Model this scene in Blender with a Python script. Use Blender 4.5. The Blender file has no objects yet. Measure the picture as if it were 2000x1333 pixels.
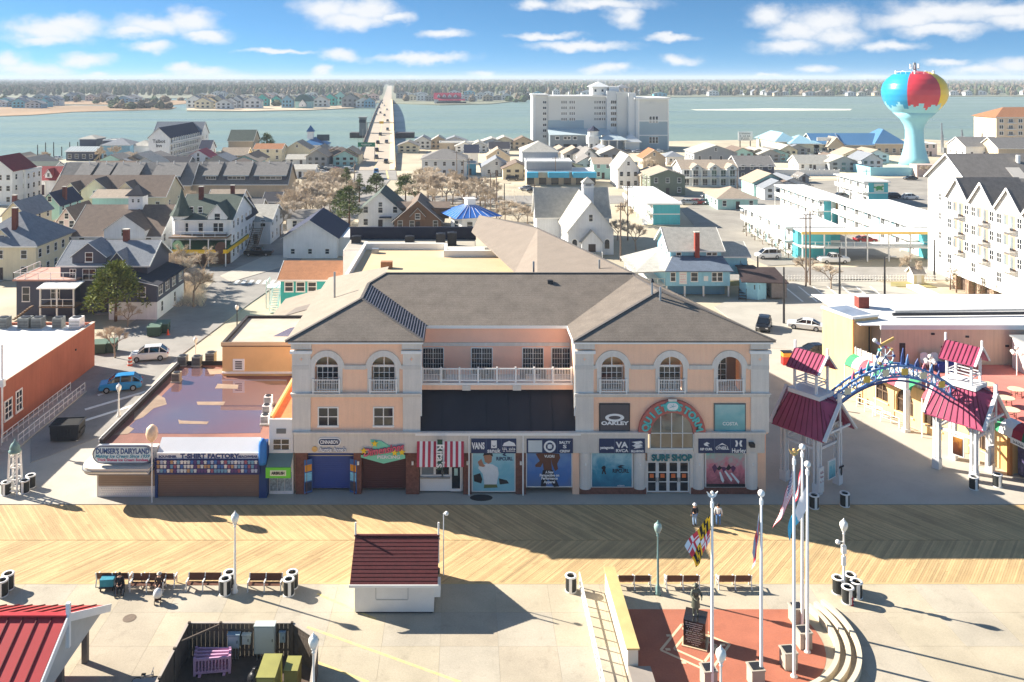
import bpy, bmesh, math, random
from math import sin, cos, pi, radians, atan, atan2, sqrt, hypot
from mathutils import Vector, Matrix
R = random.Random(7)
S = bpy.context.scene
COL = S.collection
# ------------------------------------------------------------------ camera
FPX, PX, PY, CAMZ = 1650.0, 910.0, 152.0, 35.0       # focal length and principal point in photo pixels, eye height
cam = bpy.data.cameras.new('camera'); cam.sensor_width = 36; cam.lens = 36*FPX/2000
cam.shift_x = (1000-PX)/2000; cam.shift_y = -(666.5-PY)/2000; cam.clip_start = 1; cam.clip_end = 60000
co = bpy.data.objects.new('camera', cam); COL.objects.link(co)
co.location = (0, 0, CAMZ); co.rotation_euler = (pi/2, 0, 0); S.camera = co
# ------------------------------------------------------------------ sun, sky, exposure
SUN_EL = radians(29.3); SHX, SHY = .918, -.396        # shadows fall to the right and towards the camera
sl = bpy.data.lights.new('sun', 'SUN'); sl.energy = 5.0; sl.angle = radians(.5); sl.color = (1, .93, .82)
so = bpy.data.objects.new('sun', sl); COL.objects.link(so)
so.rotation_euler = Vector((SHX*cos(SUN_EL), SHY*cos(SUN_EL), -sin(SUN_EL))).to_track_quat('-Z', 'Y').to_euler()
S.view_settings.view_transform = 'Standard'; S.view_settings.look = 'None'
S.view_settings.exposure = 1.36; S.view_settings.gamma = 1
S.render.engine = 'CYCLES'; S.cycles.use_denoising = True
S.cycles.max_bounces = 6; S.cycles.volume_bounces = 0; S.cycles.diffuse_bounces = 3; S.cycles.glossy_bounces = 3; S.cycles.transmission_bounces = 3
S.cycles.caustics_reflective = False; S.cycles.caustics_refractive = False

def LK(t, a, b): t.links.new(a, b)
def ND(t, kind, **k):
    n = t.nodes.new(kind)
    for a, v in k.items():
        if a == 'ins':
            for i, x in v.items():
                if hasattr(x, 'is_output'): t.links.new(x, n.inputs[i])
                else: n.inputs[i].default_value = x
        else: setattr(n, a, v)
    return n
def MA(t, op, a, b=None, c=None, clamp=False):
    n = t.nodes.new('ShaderNodeMath'); n.operation = op; n.use_clamp = clamp
    for i, x in enumerate((a, b, c)):
        if x is None: continue
        if hasattr(x, 'is_output'): t.links.new(x, n.inputs[i])
        else: n.inputs[i].default_value = x
    return n.outputs[0]
def VM(t, op, a, b=None):
    n = t.nodes.new('ShaderNodeVectorMath'); n.operation = op
    for i, x in enumerate((a, b)):
        if x is None: continue
        if hasattr(x, 'is_output'): t.links.new(x, n.inputs[i])
        else: n.inputs[i].default_value = x
    return n.outputs[1] if op in ('LENGTH', 'DOT_PRODUCT') else n.outputs[0]

W = bpy.data.worlds.new('World'); S.world = W; W.use_nodes = True
t = W.node_tree; t.nodes.clear()
tc = ND(t, 'ShaderNodeTexCoord'); gen = tc.outputs['Generated']
sp = ND(t, 'ShaderNodeSeparateXYZ', ins={0: gen})
# the whole picture shows only the lowest 5 degrees of sky: sample the sky model higher up for its clear blue
zz = MA(t, 'ADD', MA(t, 'MULTIPLY', MA(t, 'MAXIMUM', sp.outputs[2], 0.0), 2.6), 0.165)
vec = ND(t, 'ShaderNodeCombineXYZ', ins={0: sp.outputs[0], 1: sp.outputs[1], 2: zz})
vn = VM(t, 'NORMALIZE', vec.outputs[0])
sky = ND(t, 'ShaderNodeTexSky', sky_type='NISHITA', sun_disc=False, sun_elevation=SUN_EL,
         sun_rotation=atan2(-SHX, -SHY), altitude=0, air_density=1.0, dust_density=0.2, ozone_density=3.0)
LK(t, vn, sky.inputs[0])
# clouds in azimuth / elevation
az = MA(t, 'ARCTAN2', sp.outputs[0], sp.outputs[1]); el = MA(t, 'ARCSINE', sp.outputs[2])
cv = ND(t, 'ShaderNodeCombineXYZ', ins={0: az, 1: el, 2: 0.0}).outputs[0]
def fbm(scale, detail, sx=1, sy=1, w=0):
    v = VM(t, 'MULTIPLY', cv, (sx, sy, 1))
    return ND(t, 'ShaderNodeTexNoise', noise_dimensions='4D', ins={'Vector': v, 'W': w, 'Scale': scale, 'Detail': detail, 'Roughness': .58})
n1 = fbm(26, 6, 1, 1.7, 1.3)
dis = VM(t, 'MULTIPLY', VM(t, 'SUBTRACT', n1.outputs['Color'], (.5, .5, .5)), (.045, .026, 0))
pv = VM(t, 'ADD', cv, dis)
BL = [(100,60,62,26),(150,50,48,24),(75,78,45,14),(300,50,72,24),(368,42,48,28),(405,70,40,14),(255,62,40,14),(295,92,40,13),
      (165,118,42,16),(60,138,70,18),(15,118,30,20),(190,150,22,8),(395,143,60,14),(360,135,32,12),(440,150,40,8),(300,150,20,6),
      (640,18,60,28),(715,20,75,26),(690,40,85,18),(770,34,40,14),(870,66,58,11),(665,108,40,14),(820,114,110,11),(626,140,20,14),
      (800,150,16,5),(1040,10,40,12),(1170,8,110,14),(1225,32,36,24),(1130,90,110,10),(1060,72,70,8),(1310,74,46,8),(1180,136,42,13),(1215,132,30,10),
      (1330,118,34,13),(1500,30,40,26),(1540,92,58,17),(1610,42,58,32),(1640,72,48,24),(1560,60,50,26),(1590,138,36,10),(1740,92,38,12),
      (1780,38,70,26),(1850,24,90,28),(1830,60,60,14),(1950,20,70,20),(1980,38,40,20),(1850,122,32,9),(1915,138,38,13),(1985,128,36,18),(1700,148,20,5),
      (940,146,30,8),(1500,150,30,5),(540,100,70,6)]
acc = None
for bx, by, bw, bh in BL:
    a = atan((bx-PX)/FPX); e = atan((PY-by)/FPX*cos(a))
    d = VM(t, 'LENGTH', VM(t, 'MULTIPLY', VM(t, 'SUBTRACT', pv, (a, e, 0)), (FPX/bw/cos(a)**-2*1.0, FPX/bh/cos(a), 0)))
    v = MA(t, 'SUBTRACT', 1.0, d)
    acc = v if acc is None else MA(t, 'MAXIMUM', acc, v)
n2 = fbm(5.5, 6, 1, 3.2, 4.1)       # the same broken cumulus goes on around the horizon and overhead
away = MA(t, 'MULTIPLY', MA(t, 'SUBTRACT', MA(t, 'MAXIMUM', MA(t, 'ABSOLUTE', az), MA(t, 'ADD', MA(t, 'MULTIPLY', el, 4.0), .25)), .68), 6.0, clamp=True)
far_v = MA(t, 'SUBTRACT', MA(t, 'MULTIPLY', MA(t, 'SUBTRACT', n2.outputs[0], .57), 5.0), MA(t, 'MULTIPLY', MA(t, 'SUBTRACT', 1.0, away), 4.0))
acc = MA(t, 'MAXIMUM', acc, far_v)
n3 = fbm(60, 4, 1, 1.4, 2.2)
dens = MA(t, 'ADD', acc, MA(t, 'MULTIPLY', MA(t, 'SUBTRACT', n3.outputs[0], .5), .7))
mr = ND(t, 'ShaderNodeMapRange', interpolation_type='SMOOTHSTEP', ins={0: dens, 1: -0.3, 2: 0.8, 3: 0.0, 4: .96})
shade = ND(t, 'ShaderNodeMapRange', ins={0: n1.outputs[0], 1: .3, 2: .7, 3: .84, 4: 1.0})
ccol = ND(t, 'ShaderNodeMix', data_type='RGBA', ins={0: shade.outputs[0], 6: (3.7, 4.1, 4.6, 1), 7: (4.75, 4.8, 4.9, 1)})
tint = ND(t, 'ShaderNodeMix', data_type='RGBA', blend_type='MULTIPLY', ins={0: 1.0, 6: sky.outputs[0], 7: (0.50, 0.77, 0.85, 1)})
mx = ND(t, 'ShaderNodeMix', data_type='RGBA', ins={0: mr.outputs[0], 6: tint.outputs[2], 7: ccol.outputs[2]})
bg = ND(t, 'ShaderNodeBackground', ins={0: mx.outputs[2], 1: 0.08})
wo = ND(t, 'ShaderNodeOutputWorld'); LK(t, bg.outputs[0], wo.inputs[0])
W.cycles.sampling_method = 'MANUAL'; W.cycles.sample_map_resolution = 512

# ------------------------------------------------------------------ helpers
def G(x, y, z=0.0):
    Y = FPX*(CAMZ-z)/(y-PY); return ((x-PX)/FPX*Y, Y)
def PT(x, y, Y):                                      # a photo pixel at depth Y
    return Vector(((x-PX)/FPX*Y, Y, CAMZ-(y-PY)/FPX*Y))
def lin(c): c = c/255; return c/12.92 if c <= .04045 else ((c+.055)/1.055)**2.4
def C(r, g, b, k=1.0): return (min(1, lin(r)*k), min(1, lin(g)*k), min(1, lin(b)*k), 1)
MATS = {}
def mat(name, col, rough=.8, var=.10, scale=.8, bump=0, metal=0, bscale=None, spec=.4, island=0, lines=None, linedark=.8, fine=0, streak=0, stain=0):
    if name in MATS: return MATS[name]
    m = bpy.data.materials.new(name); m.use_nodes = True; t = m.node_tree
    b = t.nodes['Principled BSDF']; b.inputs['Roughness'].default_value = rough; b.inputs['Metallic'].default_value = metal
    b.inputs['Specular IOR Level'].default_value = spec
    geo = ND(t, 'ShaderNodeNewGeometry'); pos = geo.outputs['Position']
    fac = None; cur = None
    if var:
        n = ND(t, 'ShaderNodeTexNoise', ins={'Vector': pos, 'Scale': scale, 'Detail': 5.0, 'Roughness': .62})
        f = ND(t, 'ShaderNodeMapRange', ins={0: n.outputs[0], 1: .3, 2: .7, 3: 1-var, 4: 1+var}); fac = f.outputs[0]
    if fine:
        n = ND(t, 'ShaderNodeTexNoise', ins={'Vector': pos, 'Scale': 9.0, 'Detail': 3.0, 'Roughness': .7})
        f = ND(t, 'ShaderNodeMapRange', ins={0: n.outputs[0], 1: .3, 2: .7, 3: 1-fine, 4: 1+fine})
        fac = f.outputs[0] if fac is None else MA(t, 'MULTIPLY', fac, f.outputs[0])
    if stain:                                         # sparse darker blotches and spots
        for sc_, lo_, hi_ in ((.7, .56, .7), (3.5, .64, .68)):
            n = ND(t, 'ShaderNodeTexNoise', ins={'Vector': pos, 'Scale': sc_, 'Detail': 6.0, 'Roughness': .7})
            f = ND(t, 'ShaderNodeMapRange', ins={0: n.outputs[0], 1: lo_, 2: hi_, 3: 1., 4: 1-stain})
            fac = f.outputs[0] if fac is None else MA(t, 'MULTIPLY', fac, f.outputs[0])
    if streak:                                        # rain streaks: noise drawn out along z
        n = ND(t, 'ShaderNodeTexNoise', ins={'Vector': VM(t, 'MULTIPLY', pos, (2.2, 2.2, .12)), 'Scale': 1.6, 'Detail': 4.0, 'Roughness': .7})
        f = ND(t, 'ShaderNodeMapRange', ins={0: n.outputs[0], 1: .35, 2: .75, 3: 1+streak*.4, 4: 1-streak})
        fac = f.outputs[0] if fac is None else MA(t, 'MULTIPLY', fac, f.outputs[0])
    if island:
        f = ND(t, 'ShaderNodeMapRange', ins={0: geo.outputs['Random Per Island'], 1: 0., 2: 1., 3: 1-island, 4: 1+island})
        fac = f.outputs[0] if fac is None else MA(t, 'MULTIPLY', fac, f.outputs[0])
    if lines:                                         # (axis, spacing, width share): joints such as clapboards or courses
        s3 = ND(t, 'ShaderNodeSeparateXYZ', ins={0: pos})
        q = MA(t, 'FRACT', MA(t, 'DIVIDE', s3.outputs[lines[0]], lines[1]))
        f = MA(t, 'MULTIPLY_ADD', MA(t, 'LESS_THAN', q, lines[2]), linedark-1, 1.0)
        fac = f if fac is None else MA(t, 'MULTIPLY', fac, f)
    if fac is not None:
        vmul = ND(t, 'ShaderNodeVectorMath', operation='SCALE', ins={0: col[:3]}); LK(t, fac, vmul.inputs['Scale'])
        LK(t, vmul.outputs[0], b.inputs['Base Color'])
    else: b.inputs['Base Color'].default_value = col
    if bump:
        n = ND(t, 'ShaderNodeTexNoise', ins={'Vector': pos, 'Scale': bscale or 8.0, 'Detail': 4.0})
        bp = ND(t, 'ShaderNodeBump', ins={'Strength': bump, 'Distance': .05, 'Height': n.outputs[0]}); LK(t, bp.outputs[0], b.inputs['Normal'])
    MATS[name] = m; return m
def emis(name, col, strength):
    m = mat(name, col, .4, 0); b = m.node_tree.nodes['Principled BSDF']
    b.inputs['Emission Color'].default_value = col; b.inputs['Emission Strength'].default_value = strength; return m

class MB:
    def __init__(s): s.v = []; s.f = []; s.m = []; s.cur = 0
    def add(s, vs, fs):
        o = len(s.v); s.v += [tuple(v) for v in vs]; s.f += [tuple(i+o for i in f) for f in fs]; s.m += [s.cur]*len(fs); return s
    def box(s, x0, x1, y0, y1, z0, z1):
        return s.add([(x0,y0,z0),(x1,y0,z0),(x1,y1,z0),(x0,y1,z0),(x0,y0,z1),(x1,y0,z1),(x1,y1,z1),(x0,y1,z1)],
                     [(0,3,2,1),(4,5,6,7),(0,1,5,4),(1,2,6,5),(2,3,7,6),(3,0,4,7)])
    def beam(s, p, q, w, h, up=(0,0,1)):               # rectangular bar from p to q, centred
        p, q = Vector(p), Vector(q); d = (q-p).normalized(); u = Vector(up)
        if abs(d.dot(u)) > .95: u = Vector((0,1,0))
        a = d.cross(u).normalized()*(w/2); b = a.cross(d).normalized()*(h/2)
        vs = [p-a-b, p+a-b, p+a+b, p-a+b, q-a-b, q+a-b, q+a+b, q-a+b]
        return s.add(vs, [(3,2,1,0),(4,5,6,7),(0,1,5,4),(1,2,6,5),(2,3,7,6),(3,0,4,7)])
    def cyl(s, p, q, r0, r1=None, n=10, cap=True):
        r1 = r0 if r1 is None else r1
        p, q = Vector(p), Vector(q); d = (q-p).normalized(); u = Vector((0,0,1)) if abs(d.z) < .95 else Vector((1,0,0))
        a = d.cross(u).normalized(); b = d.cross(a).normalized(); vs = []
        for c, r in ((p, r0), (q, r1)):
            vs += [c+a*(r*cos(2*pi*i/n))+b*(r*sin(2*pi*i/n)) for i in range(n)]
        fs = [(i, i+n, (i+1)%n+n, (i+1)%n) for i in range(n)]
        if cap: fs += [tuple(range(n)), tuple(range(2*n-1, n-1, -1))]
        return s.add(vs, fs)
    def lathe(s, prof, c=(0,0,0), n=16, cap=True):      # prof [(r,z)] from bottom up
        vs = [(c[0]+r*cos(2*pi*i/n), c[1]+r*sin(2*pi*i/n), c[2]+z) for r, z in prof for i in range(n)]
        fs = [(k*n+i, k*n+(i+1)%n, (k+1)*n+(i+1)%n, (k+1)*n+i) for k in range(len(prof)-1) for i in range(n)]
        if cap: fs += [tuple(range(n-1, -1, -1)), tuple(range((len(prof)-1)*n, len(prof)*n))]
        return s.add(vs, fs)
    def prism(s, pts, z0, z1):                         # footprint polygon (ccw) extruded in z
        n = len(pts); a = sum(pts[i][0]*pts[(i+1)%n][1]-pts[(i+1)%n][0]*pts[i][1] for i in range(n))
        if a < 0: pts = pts[::-1]
        vs = [(x, y, z0) for x, y in pts]+[(x, y, z1) for x, y in pts]
        return s.add(vs, [tuple(range(n-1,-1,-1)), tuple(range(n, 2*n))]+[(i, (i+1)%n, (i+1)%n+n, i+n) for i in range(n)])
    def slab(s, pts, th):                               # planar polygon (3d) given thickness downwards
        n = len(pts); P = [Vector(p) for p in pts]
        nrm = sum(((P[i]).cross(P[(i+1)%n]) for i in range(n)), Vector()).normalized()
        if nrm.z < 0: P = P[::-1]
        vs = [tuple(p) for p in P]+[(p.x, p.y, p.z-th) for p in P]
        return s.add(vs, [tuple(range(n)), tuple(range(2*n-1, n-1, -1))]+[((i+1)%n, i, i+n, (i+1)%n+n) for i in range(n)])
    def front(s, pts, y0, y1):                          # polygon in the x,z plane (seen from -y) extruded from y0 (front) to y1
        n = len(pts); a = sum(pts[i][0]*pts[(i+1)%n][1]-pts[(i+1)%n][0]*pts[i][1] for i in range(n))
        if a < 0: pts = pts[::-1]
        vs = [(x, y0, z) for x, z in pts]+[(x, y1, z) for x, z in pts]
        return s.add(vs, [tuple(range(n)), tuple(range(2*n-1, n-1, -1))]+[((i+1)%n, i, i+n, (i+1)%n+n) for i in range(n)])
    def ball(s, c, r, n=10, m=6, sz=1.0):
        return s.lathe([(max(.001, r*sin(pi*k/m)), -r*sz*cos(pi*k/m)) for k in range(m+1)], c, n, False)
    def mesh(s, name, mats, smooth=False):
        me = bpy.data.meshes.new(name); me.from_pydata(s.v, [], s.f)
        for m in (mats if isinstance(mats, (list, tuple)) else [mats]): me.materials.append(m)
        if isinstance(mats, (list, tuple)): me.polygons.foreach_set('material_index', s.m)
        if smooth: me.polygons.foreach_set('use_smooth', [True]*len(me.polygons))
        me.update(); return me
    def build(s, name, mats, parent=None, smooth=False, loc=None, rotz=0):
        return obj(name, s.mesh(name, mats, smooth), parent, loc, rotz)
def obj(name, me, parent=None, loc=None, rotz=0):
    o = bpy.data.objects.new(name, me); COL.objects.link(o); o.parent = parent
    if loc is not None: o.location = loc
    if rotz: o.rotation_euler = (0, 0, rotz)
    return o
def thing(name, label, cat, loc=(0,0,0), rotz=0, group=None):
    o = bpy.data.objects.new(name, None); COL.objects.link(o); o.empty_display_size = .3
    o.location = loc if len(loc) == 3 else (loc[0], loc[1], 0); o.rotation_euler = (0, 0, rotz); return tag(o, label, cat, group)
def tag(o, label, cat, group=None):
    o['label'] = label; o['category'] = cat
    if group: o['group'] = group
    return o
def struct(o, kind='structure'): o['kind'] = kind; return o
def dup(root, loc, rotz=None, label=None, group=None, scale=None):
    def cp(o, par):
        c = o.copy(); COL.objects.link(c); c.parent = par
        for ch in o.children: cp(ch, c)
        return c
    c = cp(root, None); c.location = loc if len(loc) == 3 else (loc[0], loc[1], 0)
    if rotz is not None: c.rotation_euler = (0, 0, rotz)
    if scale: c.scale = scale if hasattr(scale, '__len__') else (scale,)*3
    if label: c['label'] = label
    if group: c['group'] = group
    return c
def text_mesh(s, size, m, bold=.0, depth=.02, align='CENTER', shear=0, sx=1.0):
    cu = bpy.data.curves.new('lettering', 'FONT'); cu.body = s; cu.size = size; cu.align_x = align; cu.align_y = 'CENTER'
    cu.extrude = depth; cu.offset = bold; cu.shear = shear; cu.resolution_u = 3; cu.space_character = 1.0
    o = bpy.data.objects.new('lettering', cu); COL.objects.link(o)
    dg = bpy.context.evaluated_depsgraph_get(); me = bpy.data.meshes.new_from_object(o.evaluated_get(dg))
    bpy.data.objects.remove(o); bpy.data.curves.remove(cu)
    me.transform(Matrix.Diagonal((sx, 1, 1, 1))); me.transform(Matrix.Rotation(pi/2, 4, 'X'))   # stands up, faces -y
    me.materials.clear(); me.materials.append(m); me.name = 'lettering'; return me
def text(s, x, y, z, size, m, parent=None, bold=.0, name='lettering', rotz=0, width=None, tilt=0, **k):
    me = text_mesh(s, size, m, bold, **k)
    if width:
        w = max(v.co.x for v in me.vertices)-min(v.co.x for v in me.vertices); me.transform(Matrix.Diagonal((width/w, 1, 1, 1)))
    o = obj(name, me, parent, (x, y, z), rotz)
    if tilt: o.rotation_euler = (0, tilt, rotz)
    return o

ORDS = 'first second third fourth fifth sixth seventh eighth ninth tenth eleventh twelfth thirteenth fourteenth fifteenth sixteenth seventeenth eighteenth nineteenth twentieth'.split(); ORDS += ['twenty-'+w for w in ORDS[:9]]
RB = random.Random(21)
def scrawl(parent, x, y, z, w, h, m, rotz=0):          # a printed line too small to read in the photograph: letter sized strokes
    b = MB(); q = -w/2
    while q < w/2-h*.5:
        l = h*RB.uniform(.35, .6)
        if RB.random() > .16: b.box(q, min(w/2, q+l*.45), -.004, 0, -h/2, h/2*RB.uniform(.3, 1)); b.box(q+l*.45, min(w/2, q+l), -.004, 0, -h/2, -h/2+h*.3)
        q += l+h*.16
    return struct(b.build('lettering', m, parent, loc=(x, y, z), rotz=rotz), 'stuff')
# common materials
white = mat('white_paint', C(242,240,236), .55, .05, fine=.02)
trimw = mat('trim_white', C(240,238,232), .5, .03)
glass = mat('window_glass', C(34,40,48), .08, .15, .5, spec=.6)
glass2 = mat('window_glass_pale', C(120,130,135), .12, .3, .4, spec=.6)
dark = mat('dark_metal', C(38,38,42), .5, .1)
blackm = mat('black_rubber', C(26,26,28), .7, .15)
steel = mat('galvanised_steel', C(165,168,170), .35, .12, 2, metal=.6)
grey = mat('grey_paint', C(140,142,142), .6, .1)
conc = mat('concrete_grey', C(190,184,172), .85, .14, .6, fine=.06)
wood = mat('weathered_wood', C(120,98,78), .8, .25, 3, island=.12)
roofs = {}
def shingle(name, col): 
    return mat('shingles_'+name, col, .9, .14, 1.2, fine=.22, bump=.3, bscale=9)
SH = dict(grey=shingle('grey', C(128,124,120)), dark=shingle('dark', C(78,76,80)), brown=shingle('brown', C(120,104,92)), black=shingle('black', C(58,58,66)),
          green=shingle('green', C(82,92,84)), blue=shingle('blue', C(104,116,132)), tan=shingle('tan', C(168,152,134)), red=shingle('red', C(140,52,56)),
          navy=shingle('navy', C(48,54,76)), pale=shingle('pale', C(176,172,162)), rust=shingle('rust', C(160,110,76)), slate=shingle('slate', C(132,136,142)))
def sid(name, col): return mat('siding_'+name, col, .65, .06, .5, lines=(2, .16, .14), linedark=.86, streak=.10)
WC = dict(white=sid('white', C(242,242,240)), cream=sid('cream', C(234,222,190)), grey=sid('grey', C(150,154,158)), blue=sid('blue', C(132,176,200)),
          teal=sid('teal', C(60,178,172)), mint=sid('mint', C(170,212,206)), slate=sid('slate', C(78,82,98)), brown=sid('brown', C(130,98,74)),
          tan=sid('tan', C(196,178,152)), olive=sid('olive', C(120,128,112)), pink=sid('pink', C(216,196,190)), sky=sid('sky', C(120,196,214)), ltgrey=sid('ltgrey', C(214,217,218)))

WINC = {}
def win(parent, x, y, z, w, h, face='f', nx=1, nz=2, fr=.09, frame=None, pane=None, name='window', arch=False):
    """a window on a wall: (x, y) on the wall, z of the sill; face f (-y), r (+x), l (-x), b (+y)"""
    frame = frame or trimw; pane = pane or glass
    key = (round(w, 2), round(h, 2), nx, nz, fr, frame.name, pane.name, arch)
    if key not in WINC:
        f = MB(); hw = w/2
        f.box(-hw-fr, -hw, -.05, .04, -fr, h+fr).box(hw, hw+fr, -.05, .04, -fr, h+fr).box(-hw, hw, -.05, .04, h, h+fr).box(-hw-fr-.03, hw+fr+.03, -.09, .04, -fr-.06, 0)
        for i in range(1, nx): xx = -hw+w*i/nx; f.box(xx-fr*.4, xx+fr*.4, -.03, .03, 0, h)
        for i in range(1, nz): q = h*i/nz; f.box(-hw, hw, -.035, .03, q-fr*.35, q+fr*.35)
        g = MB().box(-hw, hw, -.012, .02, 0, h)
        WINC[key] = (f.mesh(name, frame), g.mesh('pane', pane))
    a = {'f': 0, 'r': pi/2, 'l': -pi/2, 'b': pi}[face]
    o = obj(name, WINC[key][0], parent, (x, y, z), a); obj('pane', WINC[key][1], o); return o
# ------------------------------------------------------------------ the setting: land, water, roads, paving
def sheet(name, pts, z, m, th=None, kind='structure', parent=None):
    b = MB()
    b.prism(pts, z-(th or .3), z); o = b.build(name, m, parent)
    if parent is None: struct(o, kind)
    return o
def GP(lst, z=0): return [G(x, y, z) for x, y in lst]
asph = mat('asphalt', C(150,145,138), .9, .18, .2, fine=.07, stain=.2)
asph2 = mat('asphalt_dark', C(152,146,136), .9, .2, .15, fine=.07, stain=.2)
sandy = mat('sandy_ground', C(186,174,150), .95, .22, .06, fine=.1)
pave = mat('pavement_concrete', C(186,178,164), .9, .10, .35, fine=.05, stain=.14)
grass = mat('winter_grass', C(150,140,92), .95, .3, .4, fine=.25)
marsh = mat('marsh_grass', C(150,122,92), .95, .25, .01, fine=.1)
landm = mat('far_land', C(122,124,104), .95, .25, .008)
paint = mat('road_paint_white', C(232,230,222), .7, .12, 2)
ypaint = mat('road_paint_yellow', C(226,200,136), .85, .25, 2)
sheet('ground', [(-330,30),(420,30),(420,440),GP([(2000,283)])[0],*GP([(1800,272),(1540,272),(1300,276),(1040,278),(900,280),(830,284),(775,300),(690,312),(640,300),(560,290),(480,288),(400,300),(290,306),(100,312),(0,318)]),(-330,330)], -.06, sandy, 2.5)
# bay: open water with a fine chop
wm = bpy.data.materials.new('bay_water'); wm.use_nodes = True; t = wm.node_tree; b = t.nodes['Principled BSDF']
b.inputs['Base Color'].default_value = C(104,168,156); b.inputs['Roughness'].default_value = .22; b.inputs['IOR'].default_value = 1.33
geo = ND(t, 'ShaderNodeNewGeometry')
nn = ND(t, 'ShaderNodeTexNoise', ins={'Vector': VM(t, 'MULTIPLY', geo.outputs['Position'], (.25, .6, 1)), 'Scale': 1.0, 'Detail': 6.0})
n4 = ND(t, 'ShaderNodeTexNoise', ins={'Vector': VM(t, 'MULTIPLY', geo.outputs['Position'], (.004, .02, 1)), 'Scale': 1.0, 'Detail': 4.0})
bp = ND(t, 'ShaderNodeBump', ins={'Strength': .8, 'Distance': .8, 'Height': nn.outputs[0]}); LK(t, bp.outputs[0], b.inputs['Normal'])
mr = ND(t, 'ShaderNodeMapRange', ins={0: n4.outputs[0], 1: .3, 2: .7, 3: .25, 4: .5}); LK(t, mr.outputs[0], b.inputs['Roughness'])
vs = ND(t, 'ShaderNodeMix', data_type='RGBA', ins={0: n4.outputs[0], 6: C(108,130,122), 7: C(132,150,140)}); LK(t, vs.outputs[2], b.inputs['Base Color'])
sheet('bay_water', [(-5000,200),(5000,200),(5000,6000),(-5000,6000)], -.8, wm, 1.0)
sheet('far_land', GP([(-1600,192),(0,192),(735,192),(736,200),(770,202),(860,205),(960,203),(1040,194),(1300,190),(1700,188),(2000,189),(3600,190)])+[(14000,15000),(-14000,15000)], 0, landm, 1.5)
sheet('marsh_island', GP([(-500,232),(0,227),(60,225),(140,219),(210,217),(330,214),(345,210),(250,207),(130,206),(100,203),(-500,203)], -.3), -.3, marsh, 1.0)
sheet('marsh_strip', GP([(120,204),(330,206),(370,202),(380,196),(100,197)], -.3), -.3, marsh, 1.0)
sheet('island_shore', GP([(365,216),(480,217),(600,215),(690,211),(735,202),(736,193),(365,193)], .1), .1, mat('shore_sand', C(190,172,146), .95, .2, .02), 1.2)
sheet('sandbar', GP([(1350,214),(1500,212),(1665,213),(1660,216),(1500,217),(1360,216)], -.72), -.72, mat('wet_sand', C(206,206,190), .8, .1, .05), .3)
# streets and car parks, each a sheet above the ground
def road(name, pix, z, m): return sheet(name, GP(pix), z, m, .2)
ROADZ = .03
sheet('cross_street', [(-210,146),(130,146),(130,156),(-210,156)], ROADZ, asph, .2)
sheet('avenue', [(-300,232),(230,236),(230,252),(-300,248)], ROADZ, asph, .2)
road('side_street', [(60,905),(206,850),(346,700),(490,592),(548,552),(590,505),(690,430),(762,352),(690,348),(610,420),(500,474),(450,500),(420,545),(395,575),(300,600),(245,640),(186,690),(60,850)], .05, asph)
road('car_park', [(1395,600),(1480,560),(1560,548),(1700,545),(1940,620),(1640,655),(1640,690),(1500,680)], ROADZ, mat('car_park_asphalt', C(176,170,158), .9, .12, .2, fine=.05))
road('motel_yard', [(1330,410),(1440,360),(1830,345),(1830,500),(1500,520),(1380,470)], .02, asph2)
road('bridge_approach', [(688,352),(776,352),(770,318),(704,318)], .07, asph)
road('shore_lot', [(820,350),(1830,350),(1800,300),(840,300)], .012, mat('pale_lot', C(206,192,166), .9, .2, .08))
def strip(name, pix, m, z=.07): return sheet(name, GP(pix), z, m, .02)
k0 = sheet('street_sidewalk', GP([(206,850),(228,858),(352,716),(346,700)]), .14, pave, .2)
sheet('corner_sidewalk', GP([(560,500),(520,500),(470,522),(430,540),(452,552),(560,520)]), .12, pave, .2)
for i in range(6):
    x = 490+i*13; strip('crosswalk_stripe', [(x,518),(x+6,518),(x+3,523),(x-4,523)], paint, .074)
for i in range(8):
    x = 462+i*14; strip('crosswalk_stripe', [(x,548),(x+7,548),(x+1,556),(x-7,556)], paint, .074)
for a, b2 in (((190,772),(262,746)),((165,800),(300,760)),((150,826),(265,790))):
    strip('parking_line', [a, (a[0]+2, a[1]+3), (b2[0]+2, b2[1]+3), b2], paint, .074)
for i in range(7):
    x = 1530+i*28; strip('parking_line', [(x,560),(x+3,560),(x+40,590),(x+36,590)], paint, .05)
sheet('grass_verge', GP([(1330,552),(1500,548),(1500,556),(1330,560)]), .06, grass, .2)
sheet('grass_verge', GP([(1740,552),(1800,550),(1830,562),(1740,560)]), .06, grass, .2)
strip('centre_line', [(757,350),(760,350),(752,318),(750,318)], ypaint, .08)
# promenade: concrete slabs, boardwalk, kerb strip
plz = struct(MB().box(-62, 72, 30, 58.4, -.5, -.02).build('promenade', mat('slab_joint', C(162,151,133), .95, .1)))
slabm = [mat('plaza_slab_%d' % i, c, .88, .16, .22, fine=.09, stain=.17) for i, c in enumerate((C(180,168,145), C(175,163,143), C(185,172,148), C(177,167,149)))]
SLC = {}
def slab_piece(w, d, k, x, y, rz=0):
    key = (w, d, k)
    if key not in SLC: SLC[key] = MB().box(.006, w-.006, .006, d-.006, -.12, 0).mesh('concrete_slab', slabm[k])
    obj('concrete_slab', SLC[key], plz, (x, y, 0), rz)
yy = 58.4; rows = (3.1, 3.3, 3.3, 3.3)
for d in rows:
    yy -= d; x = -48.4
    while x < 52:
        slab_piece(3.6, d, R.choice((0,0,1,2,3)), round(x, 2), round(yy, 2))
        x += 3.6
bw = struct(MB().box(-60, 70, 58.45, 69.25, -.5, -.06).build('boardwalk', mat('joist_shadow', C(70,58,44), .95, .1)))
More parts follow.
